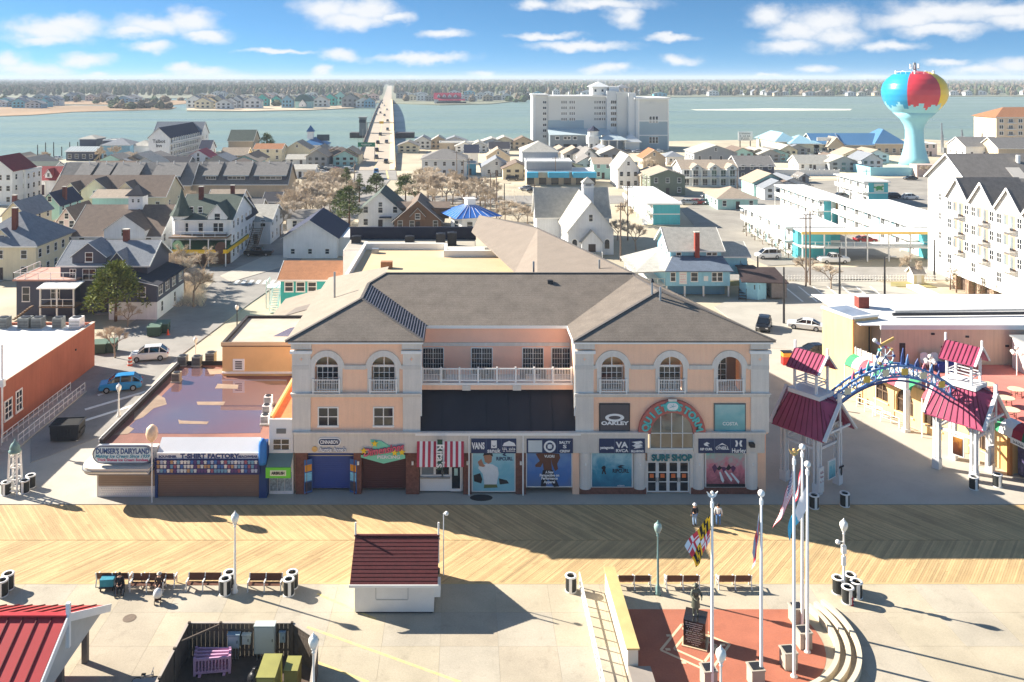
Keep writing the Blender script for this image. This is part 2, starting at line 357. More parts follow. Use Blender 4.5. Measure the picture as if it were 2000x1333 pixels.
plankm = mat('boardwalk_plank', C(194,164,118), .85, .14, .35, island=.18, fine=.12)
pb = MB()
for (y0, y1, sgn) in ((58.5, 63.9, 1), (63.95, 69.2, -1)):
    h = y1-y0; x = -62.0
    while x < 66:
        w = .2; g = .012; x1 = x+w-g; sh = h*sgn*.85; o = R.uniform(-.006, .006)
        n = 1 if R.random() < .35 else 2; c = [0, 1] if n == 1 else [0, R.uniform(.25, .75), 1]
        for i in range(n):
            a, e = c[i]+(.002 if i else 0), c[i+1]
            pts = [(x+sh*a, y0+h*a), (x1+sh*a, y0+h*a), (x1+sh*e, y0+h*e), (x+sh*e, y0+h*e)]
            pb.prism(pts, -.05, R.uniform(-.004, .006))
        x += w
struct(pb.build('plank_deck', plankm, bw), 'stuff')
struct(MB().box(-60, 70, 69.3, 76, -.4, .01).build('shopfront_pavement', pave))
struct(MB().box(-60, 70, 58.38, 58.52, -.3, .012).build('edge_kerb', mat('edge_board', C(196,170,122), .85, .1)))
sheet('arcade_walk', [(24.5,76),(70,76),(70,120),(20,125),(18,98)], .008, pave, .3)
sheet('left_walk', [(-60,76),(-29.5,76),(-31,84),(-60,88)], .008, pave, .3)
for a, b2 in (((600,1225),(900,1333)),((620,1160),(735,1210)),((610,1290),(720,1333))):
    (ax, ay), (bx, by) = G(*a), G(*b2); d = Vector((bx-ax, by-ay)).normalized()*.09; n = (-d.y, d.x)
    struct(MB().prism([(ax-n[0],ay-n[1]),(bx-n[0],by-n[1]),(bx+n[0],by+n[1]),(ax+n[0],ay+n[1])], .002, .006).build('yellow_line', ypaint))
o = MB(); x, y = G(253,1208); o.cyl((0,0,0),(0,0,.012),.42,n=20); o.cyl((0,0,.012),(0,0,.016),.36,n=20)
tag(o.build('manhole_cover', mat('cast_iron', C(120,104,88), .7, .2, 4), None, loc=(x, y, .002)), 'round iron manhole cover set in the pale plaza paving', 'manhole cover')
# ------------------------------------------------------------------ the corner shop building
Y0 = 71.03; SB = Y0/FPX
fx = lambda x: (x-PX)*SB
fz = lambda y: CAMZ-(y-PY)*SB
peach = mat('peach_stucco', C(255,208,174), .9, .05, .4, fine=.03, streak=.07)
stone = mat('grey_stucco', C(226,219,208), .9, .06, .5, fine=.03, streak=.1)
stone2 = mat('grey_band_stucco', C(216,209,198), .9, .06, .5, fine=.03, streak=.1)
brickm = mat('brown_brick', C(128,84,70), .9, .25, 5, lines=(2, .08, .16), linedark=.75)
roofd = mat('roof_shingle_weathered', C(121,111,101), .92, .16, .8, fine=.2, bump=.35, bscale=10, lines=(1, .3, .16), linedark=.88)
membr = mat('black_membrane', C(44,42,48), .6, .15, .5)
bld = thing('shop_building', 'long three storey peach stucco building with grey shingled hip roofs and shopfronts', 'building', (0, Y0, 0))
def bp_(b, name, m, par=None, **k): return b.build(name, m, par or bld, **k)
RING = 14
def wall_arches(b, x0, x1, z0, z1, arches, y0, y1):
    xs = x0
    for cx, r, zb, zs in arches:
        b.box(xs, cx-r, y0, y1, z0, z1); b.box(cx-r, cx+r, y0, y1, z0, zb)
        for i in range(RING):
            a0, a1 = pi-pi*i/RING, pi-pi*(i+1)/RING
            p0 = (cx+r*cos(a0), zs+r*sin(a0)); p1 = (cx+r*cos(a1), zs+r*sin(a1))
            b.front([p0, p1, (p1[0], z1), (p0[0], z1)], y0, y1)
        xs = cx+r
    b.box(xs, x1, y0, y1, z0, z1)
def ring(b, cx, zs, r0, r1, y0, y1, n=20, a_from=0, a_to=pi, legs=0):
    for i in range(n):
        a0, a1 = a_from+(a_to-a_from)*i/n, a_from+(a_to-a_from)*(i+1)/n
        b.front([(cx+r0*cos(a0), zs+r0*sin(a0)), (cx+r1*cos(a0), zs+r1*sin(a0)), (cx+r1*cos(a1), zs+r1*sin(a1)), (cx+r0*cos(a1), zs+r0*sin(a1))], y0, y1)
LW, RW = (fx(572), fx(820)), (fx(1125), fx(1500))
AL = [(fx(x), 1.0, 8.55, 10.6) for x in (638, 749)]; AR = [(fx(x), 1.0, 8.55, 10.6) for x in (1197, 1311, 1425)]
zb0, zb1 = 3.57, 5.17
b = MB(); wall_arches(b, LW[0], LW[1], zb1-.1, 12.75, AL, 0, .5); b.box(LW[0], LW[0]+.3, .5, 22, 0, 12.75); b.box(LW[1]-.3, LW[1], .5, 9, 4, 12.75); bp_(b, 'wall', peach)
b = MB(); wall_arches(b, RW[0], RW[1], zb1-.1, 12.75, AR, 0, .5); b.box(RW[0], RW[0]+.3, .5, 9, 4, 12.75)
b.prism([(RW[1]-.3, .5), (RW[1], .5), (RW[1]-.27*26, 26.5), (RW[1]-.27*26-.3, 26.5)], 0, 12.75); bp_(b, 'wall', peach)
b = MB(); b.box(LW[1], RW[0], 4.4, 4.7, 5, 12.75); bp_(b, 'wall', mat('peach_stucco_recess', C(252,198,170), .9, .06, .4))
b = MB().box(LW[1], RW[0], 1.75, 4.4, 8.35, 8.5); bp_(b, 'balcony_floor', stone)
b = MB().box(LW[1], RW[0], 4.34, 4.4, 11.05, 11.35); bp_(b, 'band', stone2)
# arched openings: surround, recess, doors, balcony rails
for i, (cx, r, zb, zs) in enumerate(AL+AR):
    b = MB(); ring(b, cx, zs-.05, 1.0, 1.52, -.09, .0); b.box(cx-1.34, cx-1.0, -.09, 0, 8.57, zs-.05); b.box(cx+1.0, cx+1.34, -.09, 0, 8.57, zs-.05); bp_(b, 'arch_surround', stone)
    last = i == 4
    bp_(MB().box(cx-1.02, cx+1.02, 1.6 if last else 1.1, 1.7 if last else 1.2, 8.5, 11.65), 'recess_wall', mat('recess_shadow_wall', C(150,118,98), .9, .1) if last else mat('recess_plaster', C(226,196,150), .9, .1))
    bp_(MB().box(cx-1.02, cx+1.02, .5, 1.7, 8.45, 8.5), 'balcony_floor', stone)
    if last: win(bld, cx-.3, 1.58, 9.0, .9, 1.9, nx=2, nz=4, fr=.05)
    else:
        win(bld, cx, .62, 8.62, 1.72, 1.85, nx=4, nz=4, fr=.06, name='balcony_door'); bp_(MB().box(cx-1.0, cx+1.0, .5, .62, 10.52, 10.68), 'transom', trimw)
        bp_(MB().box(cx-.04, cx+.04, .5, .58, 10.68, 11.58), 'mullion', trimw)
    b = MB(); zt = 9.68; b.box(cx-1.12, cx+1.12, -.22, -.16, zt-.07, zt); b.box(cx-1.12, cx+1.12, -.22, -.16, 8.62, 8.7)
    b.box(cx-1.16, cx-1.06, -.25, -.13, 8.5, zt+.08); b.box(cx+1.06, cx+1.16, -.25, -.13, 8.5, zt+.08)
    for k in range(15): xx = cx-1.0+2.0*k/14; b.box(xx-.02, xx+.02, -.21, -.17, 8.7, zt-.07)
    bp_(b, 'balcony_rail', trimw)
# pilasters, capitals, ledges
for x0, x1 in ((LW[0]-.05, fx(607)), (fx(787), LW[1]+.05), (RW[0]-.05, fx(1159)), (fx(1466), RW[1]+.05)):
    bp_(MB().box(x0, x1, -.12, .02, 5.2, 11.9), 'pilaster', stone)
    bp_(MB().box(x0-.08, x1+.08, -.24, .02, 12.25, 12.72), 'capital_block', stone2)
    b = MB().box(x0-.14, x1+.14, -.34, .02, 11.86, 12.1); bp_(b, 'capital', trimw)
    xc = (x0+x1)/2; b = MB().box(xc-.14, xc+.14, -.15, -.12, 11.33, 11.39); b.box(xc-.03, xc+.03, -.152, -.12, 11.22, 11.5); bp_(b, 'cross_ornament', peach)
for x0, x1 in (LW, RW):
    bp_(MB().box(x0-.1, x1+.1, -.2, .0, 8.2, 8.42), 'ledge', stone2); bp_(MB().box(x0-.16, x1+.16, -.3, .0, 8.42, 8.52), 'ledge_cap', stone)
    segs = [x0-.06]+[v for cx, *_ in (AL if x0 == LW[0] else AR) for v in (cx-1.5, cx+1.5)]+[x1+.06]
    for k in range(0, len(segs), 2): bp_(MB().box(segs[k], segs[k+1], -.14, .0, 10.5, 10.84), 'string_band', stone2)
    bp_(MB().box(x0-.3, x1+.3, -.42, .05, 12.72, 13.0), 'fascia', trimw)
bp_(MB().box(LW[1]-.2, RW[0]+.2, 3.95, 4.4, 12.72, 12.97), 'fascia', trimw)
bp_(MB().box(RW[0]-.3, RW[0]-.0, .05, 4.0, 12.7, 12.96), 'fascia', trimw); bp_(MB().box(LW[1]+.0, LW[1]+.3, .05, 4.0, 12.7, 12.96), 'fascia', trimw)
for xx in (LW[1]+.12, RW[0]-.12):
    bp_(MB().cyl((xx, -.1, 6.6), (xx, -.1, 12.7), .06, n=8), 'downpipe', trimw)
# roofs
e = 13.0
A_, B_, M1, M2, P_, N_ = (-9.3, 4.2, 15.35), (-9.29, 9.6, 15.35), (-7.76, 11.1, 16.0), (16.2, 11.1, 16.0), (17.4, 5.1, 15.8), (16.3, 10.66, 15.8)
FL, FLr, CL, CR, FRl, FRr = (-15.1, -.45, e), (-3.5, -.45, e), (-3.5, 4.0, e), (9.0, 4.0, e), (9.0, -.45, e), (25.9, -.45, e)
BL_, K1, K2, BR_ = (-15.1, 22, e), (9.2, 37.7, 15.6), (-7.76, 14, 16.0), (16.9, 31.5, e)
for nm, pts in (('roof_plane', [FL, FLr, A_]), ('roof_plane', [FLr, CL, B_, A_]), ('roof_plane', [CL, CR, N_, M2, M1, B_]), ('roof_plane', [CR, FRl, P_, N_]), ('roof_plane', [FRl, FRr, P_]),
                ('roof_plane', [FRr, BR_, K1, M2, N_, P_])):
    if len(pts) > 4:      # keep near-planar polygons planar in triangles
        b = MB(); b.add([*pts, *[(x, y, z-.14) for x, y, z in pts]], [(0, i, i+1) for i in range(1, len(pts)-1)]+[(i, (i+1)%len(pts), (i+1)%len(pts)+len(pts), i+len(pts))[::-1] for i in range(len(pts))])
    else: b = MB().slab(pts, .14)
    bp_(b, nm, roofd)
b = MB().add([FL, A_, B_, M1, K2, BL_], [(5, 0, 1), (5, 1, 2), (5, 2, 3), (5, 3, 4)]); bp_(b, 'roof_plane', mat('roof_shingle_pale_sunlit', C(152,141,126), .92, .08, .8, fine=.14, bump=.3, bscale=10))  # slope facing the sun: sunlight put into a paler shingle colour
b = MB().slab([M2, K1, (.8, 48.8, 13.2), (5.5, 23.8, 13.2), (7, 12, 14.6)], .14); bp_(b, 'rear_roof_plane', mat('roof_shingle_rear', C(136,124,112), .92, .08, .6, fine=.14, bump=.3, bscale=10))
b = MB().slab([K1, BR_, (9.5, 56, e), (2, 58, 14)], .14); bp_(b, 'rear_roof_plane', roofd)
b = MB().slab([K1, (2, 58, 14), (.8, 48.8, 13.2)], .14); bp_(b, 'rear_roof_plane', MATS['roof_shingle_rear'])
b = MB()
for p, q in ((FL, A_), (A_, FLr), (A_, B_), (B_, M1), (M1, M2), (M2, N_), (N_, P_), (P_, FRl), (P_, FRr), (M2, K1)):
    p, q = Vector(p), Vector(q); L = (q-p).length; b.beam(p+Vector((0,0,.02)), q+Vector((0,0,.02)), .26, .07)
bp_(b, 'ridge_cap', mat('ridge_shingle', C(104,98,94), .9, .15, 3))
for k in range(25):                                    # ribbed valley flashing on the inner slope of the left wing
    f = (k+.5)/25; p = Vector(FLr)*(1-f)+Vector(A_)*f; q = Vector(CL)*(1-f)+Vector(B_)*f
    bp_(MB().beam(p+Vector((0,0,.03)), q+Vector((0,0,.03)), .12, .07), 'roof_rib', mat('metal_rib', C(92,92,104), .5, .1))
for (x, y, h, c) in ((fx(1297), 4.6, 1.4, 1), (fx(1311), 4.0, 1.0, 0), (-12.5, 9.4, 1.5, 0), (6.7, 12.6, 2.0, 0), (13.5, 14.5, 1.6, 0)):
    b = MB().cyl((x, y, 14.6 if y < 6 else 14), (x, y, 15.4+h if y < 6 else 15.6+h*.6), .1, n=8)
    bp_(b, 'vent_pipe', steel)
    if c: bp_(MB().cyl((x, y, 16.7), (x, y, 17.0), .22, .1, 10), 'vent_cap', dark)
b = MB(); b.box(7.8, 8.3, 9.5, 9.9, 15.2, 15.65); bp_(b, 'roof_vent', dark)
# rear flat roof with parapets
tanr = mat('tan_roof_coating', C(204,180,144), .9, .10, .15, fine=.04)
b = MB().box(-14.0, 8.0, 22, 47, 0, 11.4); bp_(b, 'rear_block', stone); b = MB().box(-13.6, 7.6, 22.3, 44.6, 11.4, 11.45); bp_(b, 'rear_roof_deck', tanr)
b = MB().box(-14.1, -13.7, 20, 47, 11.4, 12.1); b.box(-13.7, -2.5, 44.6, 45.1, 11.4, 12.3); b.box(-2.5, 4, 39.8, 40.3, 11.4, 12.3); b.box(-2.9, -2.5, 39.8, 45.1, 11.4, 12.3); b.box(-14, 8, 22, 22.3, 11.4, 11.8); bp_(b, 'parapet', trimw)
for x, y, w in ((-10.5, 33, 1.4), (-12, 24, .5), (-4, 24.5, .6), (1, 23.6, .7), (-12.6, 42, .9), (2.5, 42, 1.0)):
    bp_(MB().box(x, x+w, y, y+.9, 11.45, 11.45+.45*w+.2), 'roof_box', mat('rust_box', C(164,116,84), .8, .2, 3) if w == 1.4 else steel)
b = MB()
for k in range(9): b.box(-12.6+k*.45, -12.4+k*.45, 21.0, 21.3, 12.1, 12.9)
b.box(-13.4, -8.4, 20.9, 21.0, 12.6, 12.7); bp_(b, 'roof_railing', grey)
# centre: balcony rail, dark canopy roof, sliding doors
b = MB(); yb, zt, x0, x1 = 1.8, 9.95, LW[1]+.02, RW[0]-.05
b.box(x0, x1, yb-.04, yb+.04, zt-.1, zt); b.box(x0, x1, yb-.04, yb+.04, 8.85, 8.95)
n = 96
for k in range(n): xx = x0+(x1-x0)*(k+.5)/n; b.box(xx-.022, xx+.022, yb-.02, yb+.02, 8.95, zt-.1)
bp_(b, 'balcony_rail', trimw)
for k in range(9):
    xx = x0+.1+(x1-x0-.2)*k/8; bp_(MB().box(xx-.07, xx+.07, yb-.08, yb+.08, 8.45, zt+.1), 'rail_post', trimw)
bp_(MB().box(x0, x1, 1.62, 1.74, 8.55, 8.72), 'fascia', trimw); bp_(MB().box(x0, x1, 1.64, 1.8, 8.15, 8.55), 'balcony_beam', peach)
for x in (fx(911), fx(1012)): bp_(MB().box(x-.36, x+.36, 1.58, 1.64, 8.1, 8.53), 'beam_pad', stone)
bp_(MB().slab([(LW[1], 2.3, 8.15), (RW[0], 2.3, 8.15), (RW[0]+.25, -.15, 5.22), (LW[1]-.25, -.15, 5.22)], .15), 'canopy_roof', membr)
for k in range(1, 7): x = LW[1]+(RW[0]-LW[1])*k/7; bp_(MB().beam((x, 2.25, 8.12), (x, -.1, 5.3), .05, .05), 'canopy_seam', dark)
bp_(MB().box(LW[1]-.35, RW[0]+.35, -.42, -.15, 5.06, 5.24), 'gutter', trimw)
for cx, c in ((846, 0), (941, 1), (1041, 0), (1098, 0)):
    x = (cx-PX)*75.4/FPX; win(bld, x, 4.38, 8.55, 1.8, 2.3, nx=2, nz=1, fr=.07, name='balcony_door')
    b = MB()
    for k in range(1, 8):
        if k != 4: b.box(x-.9+1.8*k/8-.012, x-.9+1.8*k/8+.012, 4.345, 4.36, 8.6, 10.8)
    for k in range(1, 5): b.box(x-.85, x+.85, 4.342, 4.36, 8.55+2.3*k/5-.012, 8.55+2.3*k/5+.012)
    bp_(b, 'glazing_bars', trimw)
for x in (-2.0, 1.5, 2.2, 5.0, 6.8): bp_(MB().box(x-.25, x+.25, 3.3, 3.8, 8.5, 9.3), 'balcony_chair', mat('patio_chair', C(90,74,66), .7, .1))
# second floor windows of the left wing
for x in (641, 749): win(bld, fx(x), 0, fz(831), 1.55, 1.45, nx=2, nz=2, fr=.1)
# ---- grey sign band and its ledge
for x0, x1 in ((fx(575), fx(1264)), (fx(1354), fx(1491))):
    bp_(MB().box(x0, x1, -.3, .02, zb0, zb1), 'sign_band', stone2)
    bp_(MB().box(x0-(.1 if x0 < -5 else 0), x1+(.1 if x1 > 20 else 0), -.4, .0, zb1, zb1+.14), 'band_ledge', stone)
bp_(MB().box(fx(1264), fx(1354), -.12, .02, 2.75, 3.85), 'door_header', stone)
# ---- shopfront piers and interiors
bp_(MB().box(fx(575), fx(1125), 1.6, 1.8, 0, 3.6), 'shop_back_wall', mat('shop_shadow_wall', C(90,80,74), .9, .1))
for x0, x1, m in ((578,600,brickm),(691,706,brickm),(793,819,brickm),(905,921,brickm),(1007,1027,brickm),(1118,1131,peach)):
    bp_(MB().box(fx(x0), fx(x1), -.1, 1.6, .0, zb0), 'pier', m)
b = MB().box(fx(1131), RW[1]-.1, .25, .6, 0, zb0); bp_(b, 'wall', peach)
bp_(MB().box(fx(1131), fx(1262), -.08, .25, 0, .55), 'brick_plinth', brickm); bp_(MB().box(fx(1349), fx(1481), -.08, .25, 0, .55), 'brick_plinth', brickm)
for x in (1143, 1249, 1364, 1468):
    bp_(MB().cyl((fx(x), .15, .5), (fx(x), .15, zb0), .52, n=20), 'round_column', stone, smooth=False)
    bp_(MB().cyl((fx(x), -.37, 2.55), (fx(x), -.37, 2.75), .07, n=8), 'wall_lamp', trimw)
for x in (700, 806, 913, 1017): bp_(MB().box(fx(x)-.08, fx(x)+.08, -.2, -.1, 2.5, 2.8), 'wall_lamp', trimw)
# roller shutters
def shutter(x0, x1, z0, z1, m, y=.5):
    g = bp_(MB().box(fx(x0), fx(x1), y, y+.1, z0, z1), 'roller_shutter', m); n = int((z1-z0)/.16)
    for k in range(n): zz = z0+(z1-z0)*(k+.5)/n; obj('shutter_slat', MB().box(fx(x0), fx(x1), y-.02, y-.001, zz-.062, zz+.062).mesh('shutter_slat', m), g)
shutter(600, 691, .25, 3.45, mat('blue_shutter', C(52,78,150), .5, .06)); shutter(706, 793, .25, 3.3, mat('maroon_shutter', C(84,44,46), .55, .08))
bp_(MB().box(fx(600), fx(691), .42, .48, 3.0, 3.06), 'shutter_rail', steel)
for x, rz in ((fx(602), .5), (fx(690), -.5)):
    q = bp_(MB().box(-.35, .35, -.02, .02, .1, 2.9), 'menu_board', mat('board_blue', C(70,110,170), .6, .05), loc=(x, .0, 0), rotz=rz)
    obj('menu_panel', MB().box(-.3, .3, -.03, -.021, 1.9, 2.45).mesh('menu_panel', mat('board_orange', C(240,160,40), .6, .08)), q)
    obj('menu_panel', MB().box(-.3, .3, -.03, -.021, 1.1, 1.8).mesh('menu_panel', mat('board_cyan', C(140,210,230), .6, .2, 4)), q)
    obj('menu_panel', MB().box(-.3, .3, -.03, -.021, .25, 1.0).mesh('menu_panel', mat('board_dark', C(60,64,80), .6, .3, 5)), q)
# signs on the band
navy = mat('sign_navy', C(40,56,92), .6, .06, 1); wsign = mat('sign_white', C(238,238,236), .6, .02); goldm = mat('sign_gold', C(222,180,110), .6, .05)
def pill(b, x0, x1, z0, z1, y0, y1, n=6):
    r = (z1-z0)/2; zc = (z0+z1)/2
    b.front([(x1-r+r*cos(a), zc+r*sin(a)) for a in [-pi/2+pi*i/n for i in range(n+1)]]+[(x0+r+r*cos(a), zc+r*sin(a)) for a in [pi/2+pi*i/n for i in range(n+1)]], y0, y1); return b
b = pill(MB(), fx(622), fx(667), fz(868), fz(852), -.38, -.3); q = bp_(b, 'cinnamon_roll_sign', wsign)
obj('sign_face', pill(MB(), fx(624), fx(665), fz(866), fz(854), -.4, -.38).mesh('sign_face', navy), q); text('CINNABON', fx(644.5), -.41, fz(860), .42, wsign, q, .01, width=1.5)
b = MB(); b.lathe([(.01,0),(.24,.02),(.24,.06),(.01,.08)], (0,0,0), 14); me = b.mesh('pretzel_badge', goldm); me.transform(Matrix.Rotation(pi/2, 4, 'X'))
q = obj('pretzel_badge', me, bld, (fx(616), -.3, fz(874)))
text("Auntie Anne's", fx(651), -.36, fz(875), .5, mat('sign_blue_outline', C(50,76,140), .6, 0), bld, .035, width=2.3, depth=.015); text("Auntie Anne's", fx(651), -.39, fz(875), .5, wsign, bld, .012, width=2.26, depth=.015)
# surfboard shaped piercing shop sign
b = MB(); b.front([(fx(724), fz(856)), (fx(745), fz(858)), (fx(792), fz(886)), (fx(792), fz(892)), (fx(750), fz(902)), (fx(706), fz(890)), (fx(706), fz(886)), (fx(735), fz(884))], -.38, -.3)
mintm = mat('sign_mint', C(130,214,180), .6, .04); pinkm = mat('sign_pink', C(230,110,130), .6, .03); yelm = mat('sign_yellow', C(248,206,40), .6, .03)
q = bp_(b, 'surfboard_sign', mintm)
text('Dimensions', fx(749), -.46, fz(875), .85, mat('sign_maroon', C(150,50,80), .6, 0), q, .045, width=3.5, shear=.35, tilt=-.16); text('Dimensions', fx(749), -.49, fz(875), .85, pinkm, q, .012, width=3.46, shear=.35, tilt=-.16)
text('PIERCING', fx(760), -.41, fz(889), .36, wsign, q, .01, width=1.9)
for x, y in ((733, 862), (786, 879), (772, 880), (712, 876)):
    pts = []
    for k in range(10): a = pi/2+pi*k/5; r = .3 if k % 2 == 0 else .13; pts.append((fx(x)+r*cos(a), fz(y)+r*sin(a)))
    obj('sign_flower', MB().front(pts, -.52, -.47).mesh('sign_flower', yelm), q)
# Italian ice kiosk front with striped awning
q = bp_(MB().box(fx(820), fx(904), .2, .3, .15, zb0), 'kiosk_front', trimw)
for k in range(17):
    x0 = fx(815)+(fx(906)-fx(815))*k/17; x1 = fx(815)+(fx(906)-fx(815))*(k+1)/17
    obj('awning_stripe', MB().slab([(x0, -.3, 4.55), (x1, -.3, 4.55), (x1, -1.0, 2.75), (x0, -1.0, 2.75)], .04).mesh('awning_stripe', mat('awning_red', C(190,60,80), .8, .05) if k % 2 == 0 else mat('awning_white', C(238,236,232), .8, .03)), q)
gsg = mat('sign_green', C(22,72,52), .6, .04); g2 = bp_(MB().box(fx(855), fx(865), -1.12, -1.0, 2.55, 5.0), 'hanging_sign', gsg); text("Rita's", fx(860), -1.14, 3.7, .95, wsign, g2, .02, tilt=pi/2, width=1.9)
win(bld, fx(835), .2, 1.55, 1.0, 1.05, nx=1, nz=1, fr=.07, pane=glass2); win(bld, fx(857), .2, 1.55, .5, 1.05, nx=1, nz=2); win(bld, fx(871), .2, 1.55, .5, 1.05, nx=1, nz=1)
d = bp_(MB().box(fx(880), fx(901), .12, .2, .15, 2.6), 'door', trimw); obj('door_glass', MB().box(fx(882.5), fx(898.5), .1, .12, .4, 2.45).mesh('door_glass', glass), d); obj('door_poster', MB().box(fx(887), fx(894), .085, .1, 1.5, 2.1).mesh('door_poster', mat('poster_mint', C(180,214,204), .6, .1)), d)
obj('counter', MB().box(fx(820), fx(879), -.12, .2, 1.32, 1.42).mesh('counter', steel), q)
# poster windows
def poster_mat(name, c0, c1, c2, scale=1.2, seed=0, axis=2, z0=.5, z1=3.5):
    m = bpy.data.materials.new(name); m.use_nodes = True; t = m.node_tree; b = t.nodes['Principled BSDF']; b.inputs['Roughness'].default_value = .35
    g = ND(t, 'ShaderNodeNewGeometry'); s3 = ND(t, 'ShaderNodeSeparateXYZ', ins={0: g.outputs['Position']})
    n = ND(t, 'ShaderNodeTexNoise', noise_dimensions='4D', ins={'Vector': g.outputs['Position'], 'W': seed, 'Scale': scale, 'Detail': 5.0, 'Distortion': 1.2})
    h = ND(t, 'ShaderNodeMapRange', ins={0: s3.outputs[axis], 1: z0, 2: z1})
    f = MA(t, 'ADD', MA(t, 'MULTIPLY', h.outputs[0], .7), MA(t, 'MULTIPLY', MA(t, 'SUBTRACT', n.outputs[0], .35), .9), clamp=True)
    r = ND(t, 'ShaderNodeValToRGB', ins={0: f}); r.color_ramp.elements[0].color = c0; r.color_ramp.elements[1].color = c2; e = r.color_ramp.elements.new(.5); e.color = c1
    LK(t, r.outputs[0], b.inputs['Base Color']); return m
def poster(x0, x1, y0, y1, m, frame=trimw, y=-.02):
    q = bp_(MB().box(fx(x0), fx(x1), y, y+.3, fz(y1), fz(y0)), 'poster_window', frame)
    obj('poster', MB().box(fx(x0)+.1, fx(x1)-.1, y-.03, y, fz(y1)+.1, fz(y0)-.06).mesh('poster', m), q); return q
def flat(q, pts, m, y, name='printed_shape'):
    return obj(name, MB().front([(fx(a), fz(c)) for a, c in pts], y-.006, y).mesh(name, m), q)
skin = mat('print_skin', C(176,126,98), .5, .1, 3); skin2 = mat('print_skin_dark', C(104,64,48), .5, .15, 3); pw = mat('print_white', C(226,232,232), .5, .06, 3); pd = mat('print_dark', C(34,36,44), .5, .1); pt = mat('print_teal', C(120,200,206), .5, .1)
def header(x0, x1, n=3):
    q = bp_(MB().box(fx(x0), fx(x1), -.36, -.3, fz(882), fz(854)), 'brand_board', navy)
    for k in range(1, n): xx = fx(x0)+(fx(x1)-fx(x0))*k/n; obj('board_joint', MB().box(xx-.012, xx+.012, -.366, -.36, fz(882), fz(854)).mesh('board_joint', mat('joint_blue', C(96,112,146), .6, 0)), q)
    return q
T = lambda s, x, y, w, size, q, yy=-.38, m=None, **k: text(s, fx(x), yy, fz(y), size, m or wsign, q, k.pop('bold', .012), width=w*SB, depth=.008, **k)
q = header(920, 1008); T('VANS', 934, 868, 25, .75, q, bold=.03); T('sanuk', 964, 877, 26, .5, q); scrawl(q, fx(994), -.37, fz(872.5), 26*SB, .22, wsign); scrawl(q, fx(994), -.37, fz(877), 24*SB, .14, wsign); flat(q, [(961,865),(963,867.5),(966,867.5),(968,865),(966.5,869),(962.5,869)], navy, -.374)
flat(q, [(959,857),(970,857),(970,872),(959,872)], wsign, -.366); flat(q, [(981,868),(984,862),(994,858),(1004,862),(1007,868)], wsign, -.366)
q = poster(921, 1007, 883, 961, poster_mat('poster_beach', C(150,206,214), C(120,190,206), C(176,216,226), .8, 1))
flat(q, [(933,902),(940,896),(944,906),(948,910),(944,912),(936,910)], skin, -.056); flat(q, [(944,888),(950,884),(958,886),(961,892),(960,902),(954,906),(947,902)], skin, -.058)
flat(q, [(943,890),(946,884),(955,882),(962,886),(963,892),(957,888),(948,889)], pd, -.062); flat(q, [(945,907),(951,905),(962,907),(972,913),(974,925),(970,946),(946,946),(943,926),(934,914),(936,908)], pw, -.054); flat(q, [(946,946),(970,946),(972,952),(945,953)], mat('print_olive', C(110,120,70), .5, .1), -.055)
flat(q, [(925,928),(938,924),(942,936),(940,944),(926,940)], pd, -.053); flat(q, [(974,934),(990,938),(994,944),(976,946)], pd, -.053); T('RIPCURL', 985, 896, 32, .4, q, -.07, m=mat('print_navy', C(30,60,100), .5, 0)); flat(q, [(981,888),(985,884),(990,884),(986,887),(990,891),(984,890)], MATS['print_navy'], -.06)
q = header(1028, 1118); obj('blank_panel', MB().box(fx(1031), fx(1058), -.367, -.361, fz(880), fz(857)).mesh('blank_panel', mat('blank_panel', C(206,214,214), .6, .05)), q)
b = MB(); ring(b, fx(1073), fz(869), .34, .5, -.368, -.361, 24, 0, 2*pi); ring(b, fx(1073), fz(869), .0, .2, -.368, -.361, 12, 0, 2*pi)
for a in (pi/4, 3*pi/4): b.beam((fx(1073)-.34*cos(a), -.365, fz(869)-.34*sin(a)), (fx(1073)+.34*cos(a), -.365, fz(869)+.34*sin(a)), .008, .1, (0,1,0))
obj('round_emblem', b.mesh('round_emblem', wsign), q); T('SALTY', 1102, 861, 22, .28, q); T('S', 1102, 869, 7, .4, q); T('CREW', 1102, 878, 20, .28, q)
q = poster(1027, 1118, 883, 952, poster_mat('poster_runner', C(90,120,160), C(70,120,186), C(120,160,200), .7, 3)); flat(q, [(1046,886),(1058,884),(1092,886),(1094,894),(1088,906),(1090,916),(1084,920),(1078,906),(1076,896),(1078,918),(1062,918),(1060,904),(1056,912),(1046,912),(1045,908),(1054,900)], skin2, -.056)
flat(q, [(1060,918),(1080,918),(1084,932),(1092,950),(1082,951),(1070,934),(1066,950),(1056,950),(1058,930)], pd, -.054)
T('VUORI', 1073, 891, 20, .3, q, -.08); T('A New', 1073, 922, 16, .3, q, -.08); T('Perspective on', 1073, 928, 38, .3, q, -.08); T('Performance', 1073, 934, 32, .3, q, -.08); T('Apparel', 1073, 941, 22, .3, q, -.08)
for x in (916, 1021): bp_(MB().cyl((fx(x), -.35, .05), (fx(x), -.35, 5.1), .07, n=8), 'downpipe', trimw)
q = header(1169, 1258); T('patagonia', 1184, 871, 26, .3, q); T('VA', 1213, 866, 24, .65, q, bold=.025); T('RVCA', 1213, 877, 24, .34, q); T('BILLABONG', 1243, 878, 24, .26, q)
for k in range(2): flat(q, [(1232,860+k*7),(1250,858+k*7),(1254,861+k*7),(1246,863+k*7),(1255,864+k*7),(1236,866+k*7),(1240,863+k*7)], wsign, -.366)
